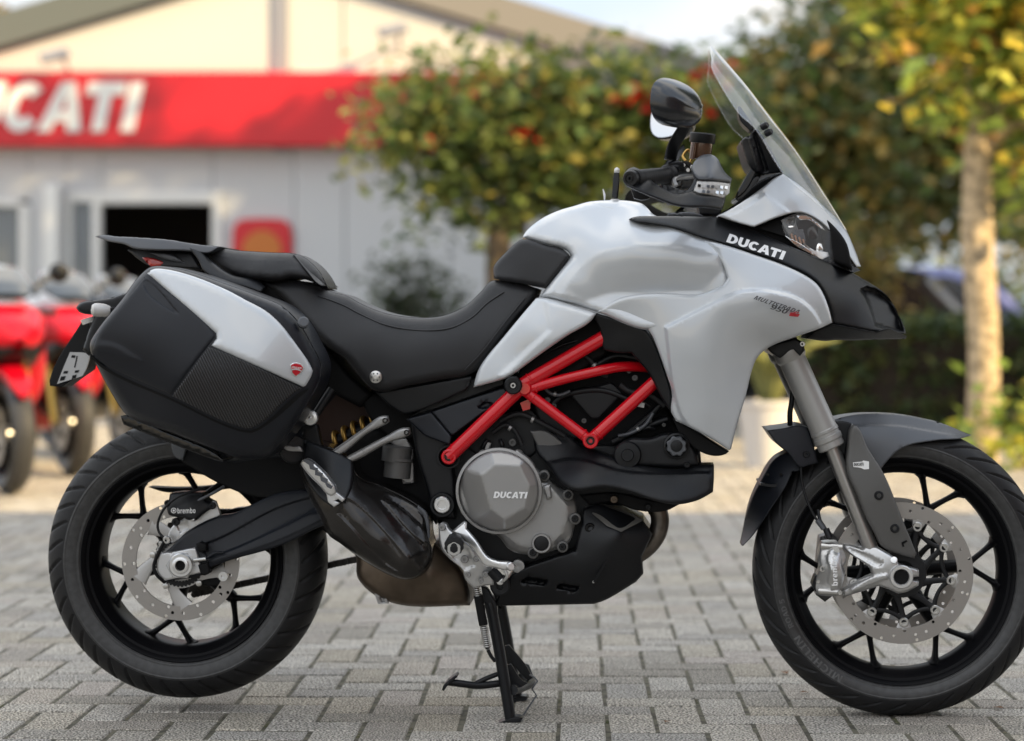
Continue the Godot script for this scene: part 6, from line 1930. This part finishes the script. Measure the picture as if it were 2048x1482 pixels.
func shop() -> void:
	var far := 24.5
	var k := far / F
	var zw := CAM_Z - far
	var s := thing("shop_building", "white workshop building with red sign fascia and grey verged gable", "building", Vector3(0, 0, zw))
	var X := func(px: float) -> float: return (px - CX) * k
	var Y := func(py: float) -> float: return CAM_H - (py - CY) * k
	var slab := func(called: String, x0: float, y0: float, x1: float, y1: float, z0: float, z1: float, m, bev := 0.01) -> MeshInstance3D:
		return box(s, called, Vector3(x0, y0, z0), Vector3(x1, y1, z1), m, bev)
	var top: float = Y.call(140.0)
	var left := -11.0
	var right := 3.6
	var d0: float = X.call(203.0)
	var d1: float = X.call(425.0)
	var dt: float = Y.call(408.0)
	var w0: float = X.call(-220.0)
	var w1: float = X.call(58.0)
	# wall panels of the ground floor, with openings for the door and the window
	var joints := [left, -8.6, w0]
	slab.call("wall_panel", left, 0.0, -8.6, top, -0.15, 0.0, "white_wall")
	slab.call("wall_panel", -8.592, 0.0, w0, top, -0.15, 0.0, "white_wall")
	slab.call("wall_panel", w0 + 0.004, dt + 0.05, w1, top, -0.15, 0.0, "white_wall")
	slab.call("wall_panel", w0 + 0.004, 0.0, w1, 0.35, -0.15, 0.0, "white_wall")
	var g0: float = X.call(134.0)
	var g1: float = d0 - 0.10
	slab.call("wall_panel", w1 + 0.004, 0.0, g0, top, -0.15, 0.0, "white_wall")
	slab.call("wall_panel", g0 + 0.004, dt + 0.14, d0, top, -0.15, 0.0, "white_wall")
	for q in [[g0 + 0.003, 0.0, g0 + 0.06, dt + 0.14], [g0 + 0.063, dt + 0.02, g1 - 0.003, dt + 0.138], [g0 + 0.063, 0.0, g1 - 0.003, 0.3]]:
		slab.call("side_light_frame", q[0], q[1], q[2], q[3], -0.09, 0.045, "white_frame")
	slab.call("side_light_pane", g0 + 0.063, 0.303, g1 - 0.003, dt + 0.017, -0.03, -0.02, "window_glass", 0.0)
	slab.call("wall_panel", d0 + 0.004, dt, d1, top, -0.15, 0.0, "white_wall")
	slab.call("wall_panel", d1 + 0.004, 0.0, X.call(588.0), top, -0.15, 0.0, "white_wall")
	slab.call("wall_panel", X.call(588.0) + 0.008, 0.0, X.call(690.0), top, -0.15, 0.03, "white_wall")
	slab.call("wall_panel", X.call(690.0) + 0.008, 0.0, X.call(900.0), top, -0.15, 0.03, "white_wall")
	slab.call("wall_panel", X.call(900.0) + 0.008, 0.0, X.call(1110.0), top, -0.15, 0.03, "white_wall")
	slab.call("wall_panel", X.call(1110.0) + 0.008, 0.0, X.call(1320.0), top, -0.15, 0.03, "white_wall")
	slab.call("wall_panel", X.call(1320.0) + 0.008, 0.0, right, top, -0.15, 0.03, "white_wall")
	# gable above
	var ax: float = X.call(562.0)
	var apex: float = Y.call(-71.0)
	var slope := 0.30
	var reach := (apex - 0.04 - top) / slope
	var seam: float = X.call(684.0)
	var cut := apex - 0.04 - slope * (seam - ax)
	put(s, "gable", prism_mesh([ax - reach, top + 0.005, ax - 0.09, top + 0.005, ax - 0.09, apex - 0.04 - slope * 0.09], -0.15, 0.0), M.cream_wall)
	put(s, "gable", prism_mesh([ax + 0.08, top + 0.005, seam, top + 0.005, seam, cut, ax + 0.08, apex - 0.04 - slope * 0.08], -0.15, 0.0), M.cream_wall)
	put(s, "gable", prism_mesh([seam + 0.02, top + 0.005, ax + reach, top + 0.005, seam + 0.02, cut], -0.15, 0.012), M.cream_wall)
	slab.call("column", ax - 0.085, top - 0.9, ax + 0.075, apex, -0.14, 0.05, "pipe_grey")
	# roof: two slopes whose cut ends show as deep verges
	for side in [-1.0, 1.0]:
		var run := 9.2 if side < 0 else 7.0
		var a := Vector2(ax, apex)
		var pts := []
		var th := 0.38
		for q in [a, a + Vector2(side * run, -slope * run), a + Vector2(side * run, -slope * run + th), a + Vector2(0, th)]:
			pts.append_array([q.x, q.y])
		put(s, "roof_slope", prism_mesh(pts, -9.0, 0.13), M.roof_edge if side < 0 else M.roof_edge_sunlit)  # one board on both slopes; the right one is coloured as sunlit
	# side and back walls, floor and ceiling of the dark showroom
	slab.call("side_wall", left, 0.0, left + 0.15, 3.0, -9.0, -0.16, "white_wall")
	slab.call("side_wall", right - 0.15, 0.0, right, 3.0, -9.0, -0.16, "white_wall")
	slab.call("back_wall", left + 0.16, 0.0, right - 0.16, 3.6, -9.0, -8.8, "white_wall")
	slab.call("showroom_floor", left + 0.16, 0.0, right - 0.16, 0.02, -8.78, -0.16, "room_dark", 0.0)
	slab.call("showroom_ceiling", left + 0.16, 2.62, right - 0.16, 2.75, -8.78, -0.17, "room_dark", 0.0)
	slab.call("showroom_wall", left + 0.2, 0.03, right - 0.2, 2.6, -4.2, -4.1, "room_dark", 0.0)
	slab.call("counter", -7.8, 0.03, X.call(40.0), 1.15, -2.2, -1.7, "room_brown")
	# red fascia with the maker's name
	var fy0: float = Y.call(297.0)
	var fy1: float = Y.call(149.0)
	var fascia: MeshInstance3D = slab.call("sign_fascia", left - 0.1, fy0, X.call(1180.0), fy1, 0.035, 0.30, "sign_red", 0.02)
	var lx0: float = X.call(-136.0)
	var lx1: float = X.call(288.0)
	var letter_at := func(u: float, v: float, w: float) -> Vector3:
		return Vector3(lerpf(lx0, lx1, u), lerpf(Y.call(268.0), Y.call(170.0), v), 0.302 + w)
	logo(s, "sign_lettering", letter_at, M.sign_white, 0.03, 0.05)
	# door: frame, open leaf and the sunlit post
	slab.call("door_frame", d0 - 0.10, 0.0, d0, dt + 0.14, -0.10, 0.06, "white_frame")
	slab.call("door_frame", d1, 0.0, d1 + 0.10, dt + 0.14, -0.10, 0.06, "white_frame")
	slab.call("door_frame", d0 + 0.003, dt, d1 - 0.003, dt + 0.14, -0.10, 0.06, "white_frame")
	slab.call("corner_post", X.call(97.0), 0.0, X.call(128.0), Y.call(372.0), 0.07, 0.30, "white_frame", 0.02)
	# shop window
	for b in [[w0, 0.35, w0 + 0.08, dt], [w1 - 0.10, 0.35, w1, dt], [w0 + 0.083, dt - 0.03, w1 - 0.103, dt + 0.05], [w0 + 0.083, 0.35, w1 - 0.103, 0.42], [-6.35, 0.423, -6.29, dt - 0.033]]:
		slab.call("window_frame", b[0], b[1], b[2], b[3], -0.10, 0.05, "white_frame")
	slab.call("window_pane", w0 + 0.083, 0.423, -6.353, dt - 0.033, -0.03, -0.02, "window_glass", 0.0)
	slab.call("window_pane", -6.287, 0.423, w1 - 0.103, dt - 0.033, -0.03, -0.02, "window_glass", 0.0)
	# two lamps on short arms above the fascia
	for q in [[128.0, 122.0], [790.0, 72.0]]:
		var lx: float = X.call(q[0])
		var ly: float = Y.call(q[1])
		tube(s, "lamp_arm", [Vector3(lx + 0.05, ly - 0.1, 0.01), Vector3(lx + 0.05, ly - 0.02, 0.25), Vector3(lx, ly, 0.45)], 0.02, M.pipe_grey, {"sides": 8})
		var head := box(s, "lamp_head", Vector3(-0.16, -0.045, -0.09), Vector3(0.16, 0.045, 0.09), "pipe_grey", 0.02)
		head.position = Vector3(lx, ly, 0.5)
		head.rotation = Vector3(0.4, 0.3, 0.28)
	# round-cornered red sign with a yellow shell
	var pts := []
	for i in 32:
		var a := TAU * i / 32
		var c := Vector2(signf(cos(a)) * pow(absf(cos(a)), 0.45), signf(sin(a)) * pow(absf(sin(a)), 0.45))
		pts.append_array([c.x * 0.33, c.y * 0.30])
	var sign_ := thing("wall_sign", "red rounded sign with a yellow shell shape on the white wall", "sign", Vector3(X.call(526.0), Y.call(492.0), zw + 0.003))
	put(sign_, "sign_panel", prism_mesh(pts, 0.0, 0.10, 0.02), M.sign_red)
	var shell := []
	for i in 21:
		var a := PI * i / 20.0
		shell.append_array([0.22 * cos(a), -0.07 + 0.24 * sin(a)])
	shell.append_array([-0.12, -0.16, 0.12, -0.16])
	put(sign_, "shell_shape", prism_mesh(shell, 0.103, 0.118), M.sign_yellow)


func sport_bike(body) -> Node3D:
	var b := Node3D.new()
	# x runs forward; the front wheel stands at x = 0.7
	for w in [[0.70, 0.30, 0.06], [-0.68, 0.31, 0.09]]:
		var c := Vector3(w[0], w[1], 0)
		var wd: float = w[2]
		var r: float = w[1]
		var o := lathe(b, "front_wheel" if w[0] > 0 else "rear_wheel", c, Vector3(0, 0, 1), V([r - 0.09, -wd * 0.75, r - 0.04, -wd, r - 0.012, -wd * 0.6, r, 0, r - 0.012, wd * 0.6, r - 0.04, wd, r - 0.09, wd * 0.75]), M.rubber_side, 48)
		lathe(o, "rim", c, Vector3(0, 0, 1), V([r - 0.085, -wd * 0.8, r - 0.11, -wd * 0.3, r - 0.11, wd * 0.3, r - 0.085, wd * 0.8]), M.wheel_black, 48)
		for i in 10:
			var a := TAU * i / 10
			tube(o, "spoke", [c + Vector3(cos(a), sin(a), 0) * 0.04, c + Vector3(cos(a), sin(a), 0) * (r - 0.1)], 0.012, M.wheel_black, {"sides": 8})
		lathe(o, "hub", c, Vector3(0, 0, 1), V([0.0001, -wd, 0.05, -wd, 0.05, wd, 0.0001, wd]), M.cast_alloy, 24)
		for s in [-1.0, 1.0]:
			lathe(o, "brake_disc", c + Vector3(0, 0, s * (wd + 0.01)), Vector3(0, 0, s), V([0.09, 0.0, 0.155, 0.0, 0.155, -0.005, 0.09, -0.005]), M.disc_steel, 40)
	for s in [-1.0, 1.0]:
		tube(b, "fork_leg", [Vector3(0.71, 0.30, 0.105 * s), Vector3(0.58, 0.60, 0.105 * s)], 0.024, M.moto_gold)
		tube(b, "fork_tube", [Vector3(0.585, 0.59, 0.105 * s), Vector3(0.46, 0.92, 0.105 * s)], 0.030, M.moto_gold)
		put(b, "calliper", prism_mesh([0.56, 0.30, 0.60, 0.40, 0.66, 0.40, 0.63, 0.28], 0.075 * s - 0.02, 0.075 * s + 0.02), M.cast_alloy)
		tube(b, "mirror_arm", [Vector3(0.48, 1.02, 0.14 * s), Vector3(0.44, 1.12, 0.30 * s)], 0.012, M.black_satin)
		lathe(b, "mirror", Vector3(0.44, 1.13, 0.33 * s), Vector3(1, 0.1, 0), V([0.0001, -0.03, 0.045, -0.028, 0.055, 0.0, 0.04, 0.03, 0.0001, 0.045]), M.black_satin, 20)
		tube(b, "handlebar", [Vector3(0.42, 0.93, 0.10 * s), Vector3(0.34, 0.92, 0.34 * s)], 0.017, M.black_satin)
	# front mudguard, fairing, tank, seat, tail as skins over cross-sections: x, middle height, half height, half width
	var loft := func(called: String, sec: Array, m) -> void:
		var at := func(u: float, v: float) -> Vector3:
			var t: float = u * (sec.size() - 1)
			var i := mini(int(t), sec.size() - 2)
			var f := smoothstep(0.0, 1.0, t - i) * 0.4 + (t - i) * 0.6
			var a: Array = sec[i]
			var c: Array = sec[i + 1]
			var x := lerpf(a[0], c[0], f)
			var y := lerpf(a[1], c[1], f)
			var hh := lerpf(a[2], c[2], f)
			var hw := lerpf(a[3], c[3], f)
			var an := TAU * v
			var cy := sin(an)
			var cx := cos(an)
			return Vector3(x, y + hh * signf(cy) * pow(absf(cy), 0.8), hw * signf(cx) * pow(absf(cx), 0.7))
		put(b, called, skin(20, 28, at, false, true), mm(m))
	loft.call("front_mudguard", [[0.46, 0.52, 0.04, 0.02], [0.56, 0.60, 0.05, 0.07], [0.72, 0.63, 0.035, 0.075], [0.90, 0.56, 0.03, 0.06], [0.97, 0.50, 0.01, 0.02]], body)
	loft.call("nose_fairing", [[0.90, 0.78, 0.01, 0.02], [0.83, 0.80, 0.07, 0.12], [0.68, 0.84, 0.12, 0.19], [0.48, 0.84, 0.15, 0.23], [0.34, 0.78, 0.10, 0.22]], body)
	loft.call("side_fairing", [[0.56, 0.76, 0.10, 0.22], [0.42, 0.66, 0.26, 0.27], [0.20, 0.55, 0.30, 0.25], [-0.05, 0.40, 0.18, 0.20], [-0.30, 0.33, 0.10, 0.14]], body)
	loft.call("intake", [[0.865, 0.74, 0.01, 0.03], [0.80, 0.73, 0.05, 0.13], [0.62, 0.70, 0.08, 0.17], [0.45, 0.66, 0.05, 0.14]], "black_satin")
	loft.call("radiator", [[0.50, 0.50, 0.16, 0.15], [0.44, 0.50, 0.18, 0.16], [0.36, 0.50, 0.16, 0.15]], "black_matte")
	loft.call("windscreen", [[0.70, 1.00, 0.015, 0.10], [0.60, 1.05, 0.03, 0.15], [0.46, 1.12, 0.035, 0.14], [0.36, 1.16, 0.01, 0.10]], "car_window")
	loft.call("fuel_tank", [[0.36, 0.86, 0.05, 0.10], [0.22, 0.92, 0.12, 0.18], [0.05, 0.90, 0.12, 0.18], [-0.12, 0.82, 0.06, 0.10]], "white_print" if body == "moto_red" else "car_grey")
	loft.call("seat", [[-0.08, 0.82, 0.03, 0.11], [-0.25, 0.80, 0.04, 0.14], [-0.42, 0.84, 0.04, 0.12]], "seat_vinyl")
	loft.call("tail", [[-0.36, 0.88, 0.06, 0.12], [-0.60, 0.98, 0.05, 0.10], [-0.85, 1.04, 0.02, 0.04]], body)
	loft.call("engine", [[0.36, 0.52, 0.10, 0.16], [0.10, 0.50, 0.20, 0.19], [-0.25, 0.50, 0.20, 0.16]], "engine_dark")
	loft.call("swingarm", [[-0.18, 0.46, 0.06, 0.14], [-0.45, 0.38, 0.04, 0.14], [-0.72, 0.31, 0.03, 0.13]], "cast_alloy")
	for s in [-1.0, 1.0]:
		lathe(b, "headlight", Vector3(0.80, 0.82, 0.075 * s), Vector3(1, -0.05, 0.5 * s), V([0.045, -0.05, 0.04, 0.0, 0.025, 0.010, 0.0001, 0.012]), M.car_window, 20)
	return b


func parked_bikes() -> void:
	var spots := [
		[20.0, 11.2, "moto_red", "red sports motorcycle at the left photo edge, nearest of the parked row", -62.0],
		[146.0, 12.5, "moto_red", "red sports motorcycle parked behind the touring bike's number plate holder", -64.0],
		[262.0, 13.8, "car_grey", "dark motorcycle with gold fork, furthest of the parked row, behind the side case", -60.0],
	]
	for q in spots:
		var b := sport_bike(q[2])
		b.name = "parked_motorcycle"
		add_child(b, true)
		tag(b, q[3], "motorcycle", "sports motorcycles parked before the shop")
		b.rotation.y = deg_to_rad(q[4])
		var w := W(q[0], 640, q[1])
		b.position = Vector3(w.x, 0, w.z) - b.basis * Vector3(0.7, 0, 0)


func greenery() -> void:
	var green := [Color(0.055, 0.095, 0.03), Color(0.08, 0.125, 0.035), Color(0.12, 0.16, 0.04), Color(0.045, 0.075, 0.028), Color(0.19, 0.20, 0.05)]
	var autumn := [Color(0.065, 0.095, 0.03), Color(0.10, 0.13, 0.035), Color(0.16, 0.17, 0.04), Color(0.20, 0.17, 0.04), Color(0.10, 0.125, 0.035), Color(0.055, 0.08, 0.03), Color(0.075, 0.11, 0.03), Color(0.06, 0.09, 0.035)]
	var olive := [Color(0.09, 0.10, 0.035), Color(0.15, 0.135, 0.04), Color(0.22, 0.15, 0.05), Color(0.07, 0.085, 0.035), Color(0.28, 0.20, 0.05)]
	var gold := [Color(0.55, 0.43, 0.06), Color(0.34, 0.34, 0.06), Color(0.20, 0.26, 0.05), Color(0.11, 0.16, 0.035), Color(0.30, 0.18, 0.05), Color(0.14, 0.19, 0.04)]
	var red := [Color(0.40, 0.015, 0.012), Color(0.30, 0.03, 0.015), Color(0.20, 0.05, 0.015)]
	# the clipped tree before the shop
	var z := 17.0
	var t := tree("clipped_tree", "clipped broad tree with green and red leaves before the shop wall", W(1002, 872, z), W(1000, 440, z), [0.13, 0.11, 0.10, 0.09], [
		[W(860, 250, z), Vector3(0.52, 0.56, 0.5)], [W(1030, 255, z), Vector3(0.62, 0.62, 0.6)], [W(1230, 260, z), Vector3(0.66, 0.60, 0.6)], [W(1420, 270, z), Vector3(0.60, 0.58, 0.6)], [W(930, 390, z), Vector3(0.42, 0.24, 0.4)], [W(1120, 400, z), Vector3(0.55, 0.22, 0.4)]], 7200, 0.115, autumn + green, 41)
	foliage(t, "red_leaves", [[W(1210, 205, z - 0.45), Vector3(0.30, 0.06, 0.12)], [W(1340, 195, z - 0.4), Vector3(0.28, 0.08, 0.12)], [W(1060, 268, z - 0.5), Vector3(0.22, 0.05, 0.12)], [W(850, 285, z - 0.45), Vector3(0.10, 0.08, 0.1)], [W(1440, 150, z - 0.3), Vector3(0.2, 0.08, 0.1)], [W(880, 200, z - 0.4), Vector3(0.06, 0.06, 0.1)]], 170, 0.10, red, 42, 0.6, 0.04)
	# the pale-stemmed tree on the right, its leaves in the sun
	z = 13.7
	tree("pale_trunk_tree", "pale straight trunk with big yellow and green leaves at the right", W(1962, 925, z), W(1958, 270, z), [0.108, 0.095, 0.10, 0.085], [
		[W(1960, 60, z), Vector3(0.62, 0.70, 0.6)], [W(2090, 170, z), Vector3(0.55, 0.62, 0.55)], [W(1850, -40, z), Vector3(0.55, 0.45, 0.5)], [W(2060, 330, z), Vector3(0.42, 0.28, 0.4)], [W(2200, -60, z), Vector3(0.7, 0.7, 0.6)]], 2900, 0.15, gold, 51, "bark")
	# olive trees that fill the right-hand side
	z = 20.5
	tree("olive_tree", "dull olive and brown tree directly behind the windscreen", W(1600, 830, z), W(1600, 520, z), [0.12, 0.10, 0.09], [
		[W(1540, 260, z), Vector3(0.85, 0.85, 0.8)], [W(1680, 380, z), Vector3(0.75, 0.85, 0.8)], [W(1480, 420, z), Vector3(0.6, 0.5, 0.6)], [W(1620, 130, z), Vector3(0.6, 0.5, 0.6)]], 6200, 0.13, olive + [green[0], green[1]], 61)
	z = 22.0
	tree("olive_tree", "tall brownish tree between the windscreen and the pale trunk", W(1745, 820, z), W(1740, 480, z), [0.13, 0.11, 0.10], [
		[W(1780, 220, z), Vector3(0.95, 1.15, 0.9)], [W(1880, 340, z), Vector3(0.8, 0.9, 0.8)], [W(1740, 30, z), Vector3(0.9, 0.7, 0.8)], [W(1960, 120, z), Vector3(0.9, 0.9, 0.8)]], 6800, 0.14, olive + autumn, 62)
	z = 26.0
	tree("far_tree", "dark green tree at the right photo edge behind the pale trunk", W(2090, 790, z), W(2090, 430, z), [0.15, 0.12, 0.10], [
		[W(2060, 330, z), Vector3(1.1, 0.9, 1.0)], [W(2180, 200, z), Vector3(1.3, 1.2, 1.0)], [W(2000, 200, z), Vector3(0.8, 0.8, 0.8)]], 4200, 0.15, green, 63)
	z = 36.0
	tree("far_tree", "small tree top against the sky above the left roof edge", W(-10, 740, z), W(-10, 240, z), [0.2, 0.15], [[W(-10, 90, z), Vector3(0.75, 0.55, 0.6)]], 700, 0.2, olive, 64)
	z = 34.0
	var masses := []
	for i in 9:
		var c := W(1380 + 105.0 * i, 640, z)
		masses.append([Vector3(c.x, 0.9, c.z), Vector3(0.7, 0.9, 0.6)])
		masses.append([Vector3(c.x + 0.3, 2.2 + 0.3 * (i % 3), c.z - 0.3), Vector3(0.8, 0.9, 0.7)])
	tag(foliage(self, "tree_line", masses, 6500, 0.17, olive + green, 66), "dark line of bushes and trees closing the yard behind the cars", "trees")
	# shrubs
	for q in [
		[W(820, 585, 22.0), Vector3(0.42, 0.36, 0.35), 900, "grey green shrub against the white wall behind the seat", [Color(0.04, 0.055, 0.03), Color(0.06, 0.075, 0.04), Color(0.03, 0.04, 0.024)], 71, 0.10],
		[W(1560, 560, 18.5), Vector3(0.62, 0.42, 0.5), 1500, "brownish shrub behind the headlamp", olive, 72, 0.10],
		[W(1700, 520, 19.0), Vector3(0.42, 0.5, 0.4), 900, "loose olive shrub right of the headlamp", olive + [Color(0.17, 0.13, 0.04)], 73, 0.10],
		[W(2050, 830, 13.2), Vector3(0.20, 0.22, 0.2), 170, "small yellow green bush at the foot of the pale trunk", [Color(0.20, 0.24, 0.03), Color(0.30, 0.28, 0.04), Color(0.10, 0.15, 0.025)], 74, 0.12]]:
		var s := thing("shrub", q[3], "shrub", Vector3.ZERO, 0.0, "shrubs round the yard")
		var foot := Vector3(q[0].x, 0, q[0].z)
		for i in 4:
			var e: Vector3 = q[0] + Vector3(cos(i * 1.7), 0.2, sin(i * 1.7)) * q[1] * 0.5
			tube(s, "stem", [foot, foot.lerp(e, 0.6) + Vector3(0.02, 0.05, 0), e], [0.02, 0.015, 0.006], M.bark_dark, {"sides": 6})
		foliage(s, "leaves", [[q[0], q[1]], [q[0] - Vector3(0, q[1].y * 0.8, 0), q[1] * 0.8]], q[2], q[6], q[4], q[5])
	# a few dry leaves on the pavers
	var lm := leaf_mesh()
	mat("dry_leaf", Color(0.16, 0.075, 0.03), 0.8)
	for q in [[1563, 1346, 0.035, 0.3, "dry brown leaf on the pavers just left of the front wheel"], [1598, 1388, 0.026, 1.7, "small dry brown leaf beside the front tyre's lower edge"], [1330, 1448, 0.024, 2.6, "dry brown scrap of leaf low in the gap between stand and front wheel"], [2008, 1420, 0.030, 4.0, "dry brown leaf at the lower right corner of the pavers"]]:
		var far: float = CAM_H * F / (q[1] - CY)
		var lf := put(self, "fallen_leaf", lm, M.dry_leaf)
		lf.position = W(q[0], q[1], far) + Vector3(0, 0.004, 0)
		lf.rotation.y = q[3]
		lf.scale = Vector3.ONE * q[2]
		tag(lf, q[4], "leaf", "dry leaves on the pavers")
	# clipped hedge
	z = 17.0
	var hx0: float = W(1600, 640, z).x
	var hx1: float = W(2300, 640, z).x
	var hz := CAM_Z - z
	var h := thing("hedge", "dark clipped hedge behind the front mudguard", "hedge")
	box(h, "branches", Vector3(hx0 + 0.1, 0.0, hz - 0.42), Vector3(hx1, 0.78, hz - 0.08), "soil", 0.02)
	var blobs := []
	for i in 22:
		for j in 3:
			blobs.append([Vector3(lerpf(hx0, hx1, (i + 0.5) / 22.0), 0.18 + 0.30 * j, hz - 0.25), Vector3(0.15, 0.17, 0.28)])
	foliage(h, "leaves", blobs, 10000, 0.075, [Color(0.040, 0.064, 0.024), Color(0.055, 0.082, 0.028), Color(0.030, 0.050, 0.020), Color(0.10, 0.11, 0.03)], 81, 0.2, 0.05)
	# white pot with a strap-leaved plant
	var pc := W(1540, 935, 13.3)
	pc.y = 0.0
	var pot := thing("plant_pot", "white round pot with a strap leaved plant behind the fairing", "plant pot", pc)
	lathe(pot, "pot", Vector3.ZERO, Vector3.UP, V([0.0001, 0.0, 0.14, 0.0, 0.19, 0.36, 0.205, 0.37, 0.205, 0.40, 0.18, 0.40, 0.175, 0.35]), M.pot_white, 40)
	lathe(pot, "soil", Vector3(0, 0.35, 0), Vector3.UP, V([0.18, -0.02, 0.178, 0.0, 0.0001, 0.01]), M.soil, 24)
	var r := RandomNumberGenerator.new()
	r.seed = 5
	mat("strap_leaf", Color(0.20, 0.21, 0.07), 0.5, 0.0, {"back": Color(0.3, 0.3, 0.1)})
	mat("strap_leaf_dark", Color(0.08, 0.10, 0.03), 0.5, 0.0, {"back": Color(0.2, 0.2, 0.1)})
	for i in 26:
		var a := r.randf() * TAU
		var l := r.randf_range(0.32, 0.62)
		var out := r.randf_range(0.25, 0.9)
		var d := Vector3(cos(a), 0, sin(a)) * out
		var p0 := Vector3(d.x * 0.05, 0.36, d.z * 0.05)
		var p1 := p0 + (Vector3.UP + d * 0.5).normalized() * l * 0.6
		var p2 := p0 + (Vector3.UP * 0.8 + d * 1.1).normalized() * l
		tube(pot, "leaf", [p0, p1, p2], [0.012, 0.03, 0.026, 0.004], M.strap_leaf if i % 3 else M.strap_leaf_dark, {"sides": 6, "sub": 4, "zs": 0.35})


func car(called: String, label: String, at: Vector3, turn: float, paint: String) -> void:
	var c := thing(called, label, "car", at, turn, "cars parked behind the hedge")
	# x runs towards the tail
	put(c, "body", prism_mesh([-2.05, 0.30, -2.1, 0.55, -2.0, 0.72, -1.15, 0.86, 1.95, 0.90, 2.08, 0.80, 2.1, 0.40, 2.0, 0.28, 1.62, 0.26, 1.55, 0.50, 1.28, 0.62, 1.0, 0.50, 0.94, 0.26, -0.94, 0.26, -1.0, 0.50, -1.28, 0.62, -1.55, 0.50, -1.62, 0.26], -0.85, 0.85, 0.06), mm(paint))
	put(c, "cabin", prism_mesh([-1.15, 0.86, -0.45, 1.40, -0.1, 1.46, 1.1, 1.46, 1.55, 1.36, 1.98, 0.90], -0.72, 0.72, 0.10), mm(paint))
	for s in [-1.0, 1.0]:
		put(c, "side_window", prism_mesh([-0.85, 0.93, -0.38, 1.33, 0.30, 1.37, 0.30, 0.93], s * 0.725 - 0.006, s * 0.725 + 0.006), M.car_window)
		put(c, "side_window", prism_mesh([0.36, 0.93, 0.36, 1.37, 1.08, 1.36, 1.42, 1.22, 1.60, 0.95], s * 0.725 - 0.006, s * 0.725 + 0.006), M.car_window)
		for x in [-1.28, 1.28]:
			lathe(c, "wheel", Vector3(x, 0.31, s * 0.74), Vector3(0, 0, s), V([0.20, -0.1, 0.30, -0.10, 0.31, -0.05, 0.31, 0.05, 0.29, 0.09, 0.21, 0.09, 0.20, 0.06, 0.05, 0.08, 0.0001, 0.08]), M.rubber_side, 32)
		box(c, "tail_light", Vector3(1.96, 0.66, s * 0.70 - 0.12), Vector3(2.12, 0.88, s * 0.70 + 0.16), "tail_red", 0.03)
		box(c, "headlight", Vector3(-2.10, 0.55, s * 0.62 - 0.15), Vector3(-1.95, 0.70, s * 0.62 + 0.15), "lens_clear", 0.03)
		box(c, "door_mirror", Vector3(-0.78, 0.90, s * 0.92 - 0.08), Vector3(-0.66, 1.03, s * 0.92 + 0.08), paint, 0.03)
	put(c, "rear_window", prism_mesh([1.60, 1.32, 1.64, 1.33, 1.97, 0.98, 1.94, 0.96], -0.55, 0.55), M.car_window)


func cars() -> void:
	var a := W(2040, 640, 25.0)
	car("parked_car", "blue car with a red tail light behind the pale trunk", Vector3(a.x - 2.0, 0, a.z), deg_to_rad(-4), "car_blue")
	var b := W(1860, 640, 22.8)
	car("parked_car", "dark grey car half hidden by the olive shrubs", Vector3(b.x - 1.7, 0, b.z), deg_to_rad(5), "car_grey")


# Unseen: a hall added to shade the yard, trees sized to shade the shop.
func beyond_the_lens() -> void:
	var h := thing("added_hall", "unseen brown brick hall added to shade the yard from the sun", "building")
	box(h, "wall", Vector3(7.4, 0.0, 2.9), Vector3(17.0, 7.3, 24.0), "hall_wall", 0.02)
	box(h, "roof", Vector3(7.2, 7.3, 2.7), Vector3(17.2, 7.55, 24.2), "roof_edge", 0.02)
	for i in 7:
		box(h, "window", Vector3(7.37, 1.2, 3.6 + 2.9 * i), Vector3(7.399, 2.9, 5.4 + 2.9 * i), "car_window", 0.0)
	var green := [Color(0.05, 0.085, 0.025), Color(0.08, 0.11, 0.03), Color(0.12, 0.12, 0.03)]
	for q in [[9.4, -8.0, "tall leafy tree right of the yard, tallest of its row", 10.7, 2.8], [9.6, -10.8, "tall leafy tree right of the yard, middle of its row", 8.75, 2.5], [9.8, -13.8, "tall leafy tree right of the yard, lowest and nearest the shop", 7.0, 2.5]]:
		var foot := Vector3(q[0], 0, q[1])
		var up := Vector3(0, q[3], 0)
		var r: float = q[4]
		tree("tall_tree", q[2], foot, foot + up * 0.6, [0.3, 0.24, 0.2], [[foot + up, Vector3(2.0, r, 2.3)], [foot + up - Vector3(0, r, 0), Vector3(2.0, r * 0.8, 2.2)], [foot + up - Vector3(0, r * 1.9, 0), Vector3(1.7, r * 0.7, 2.0)]], 8000, 0.34, green, 90 + int(-q[1]))
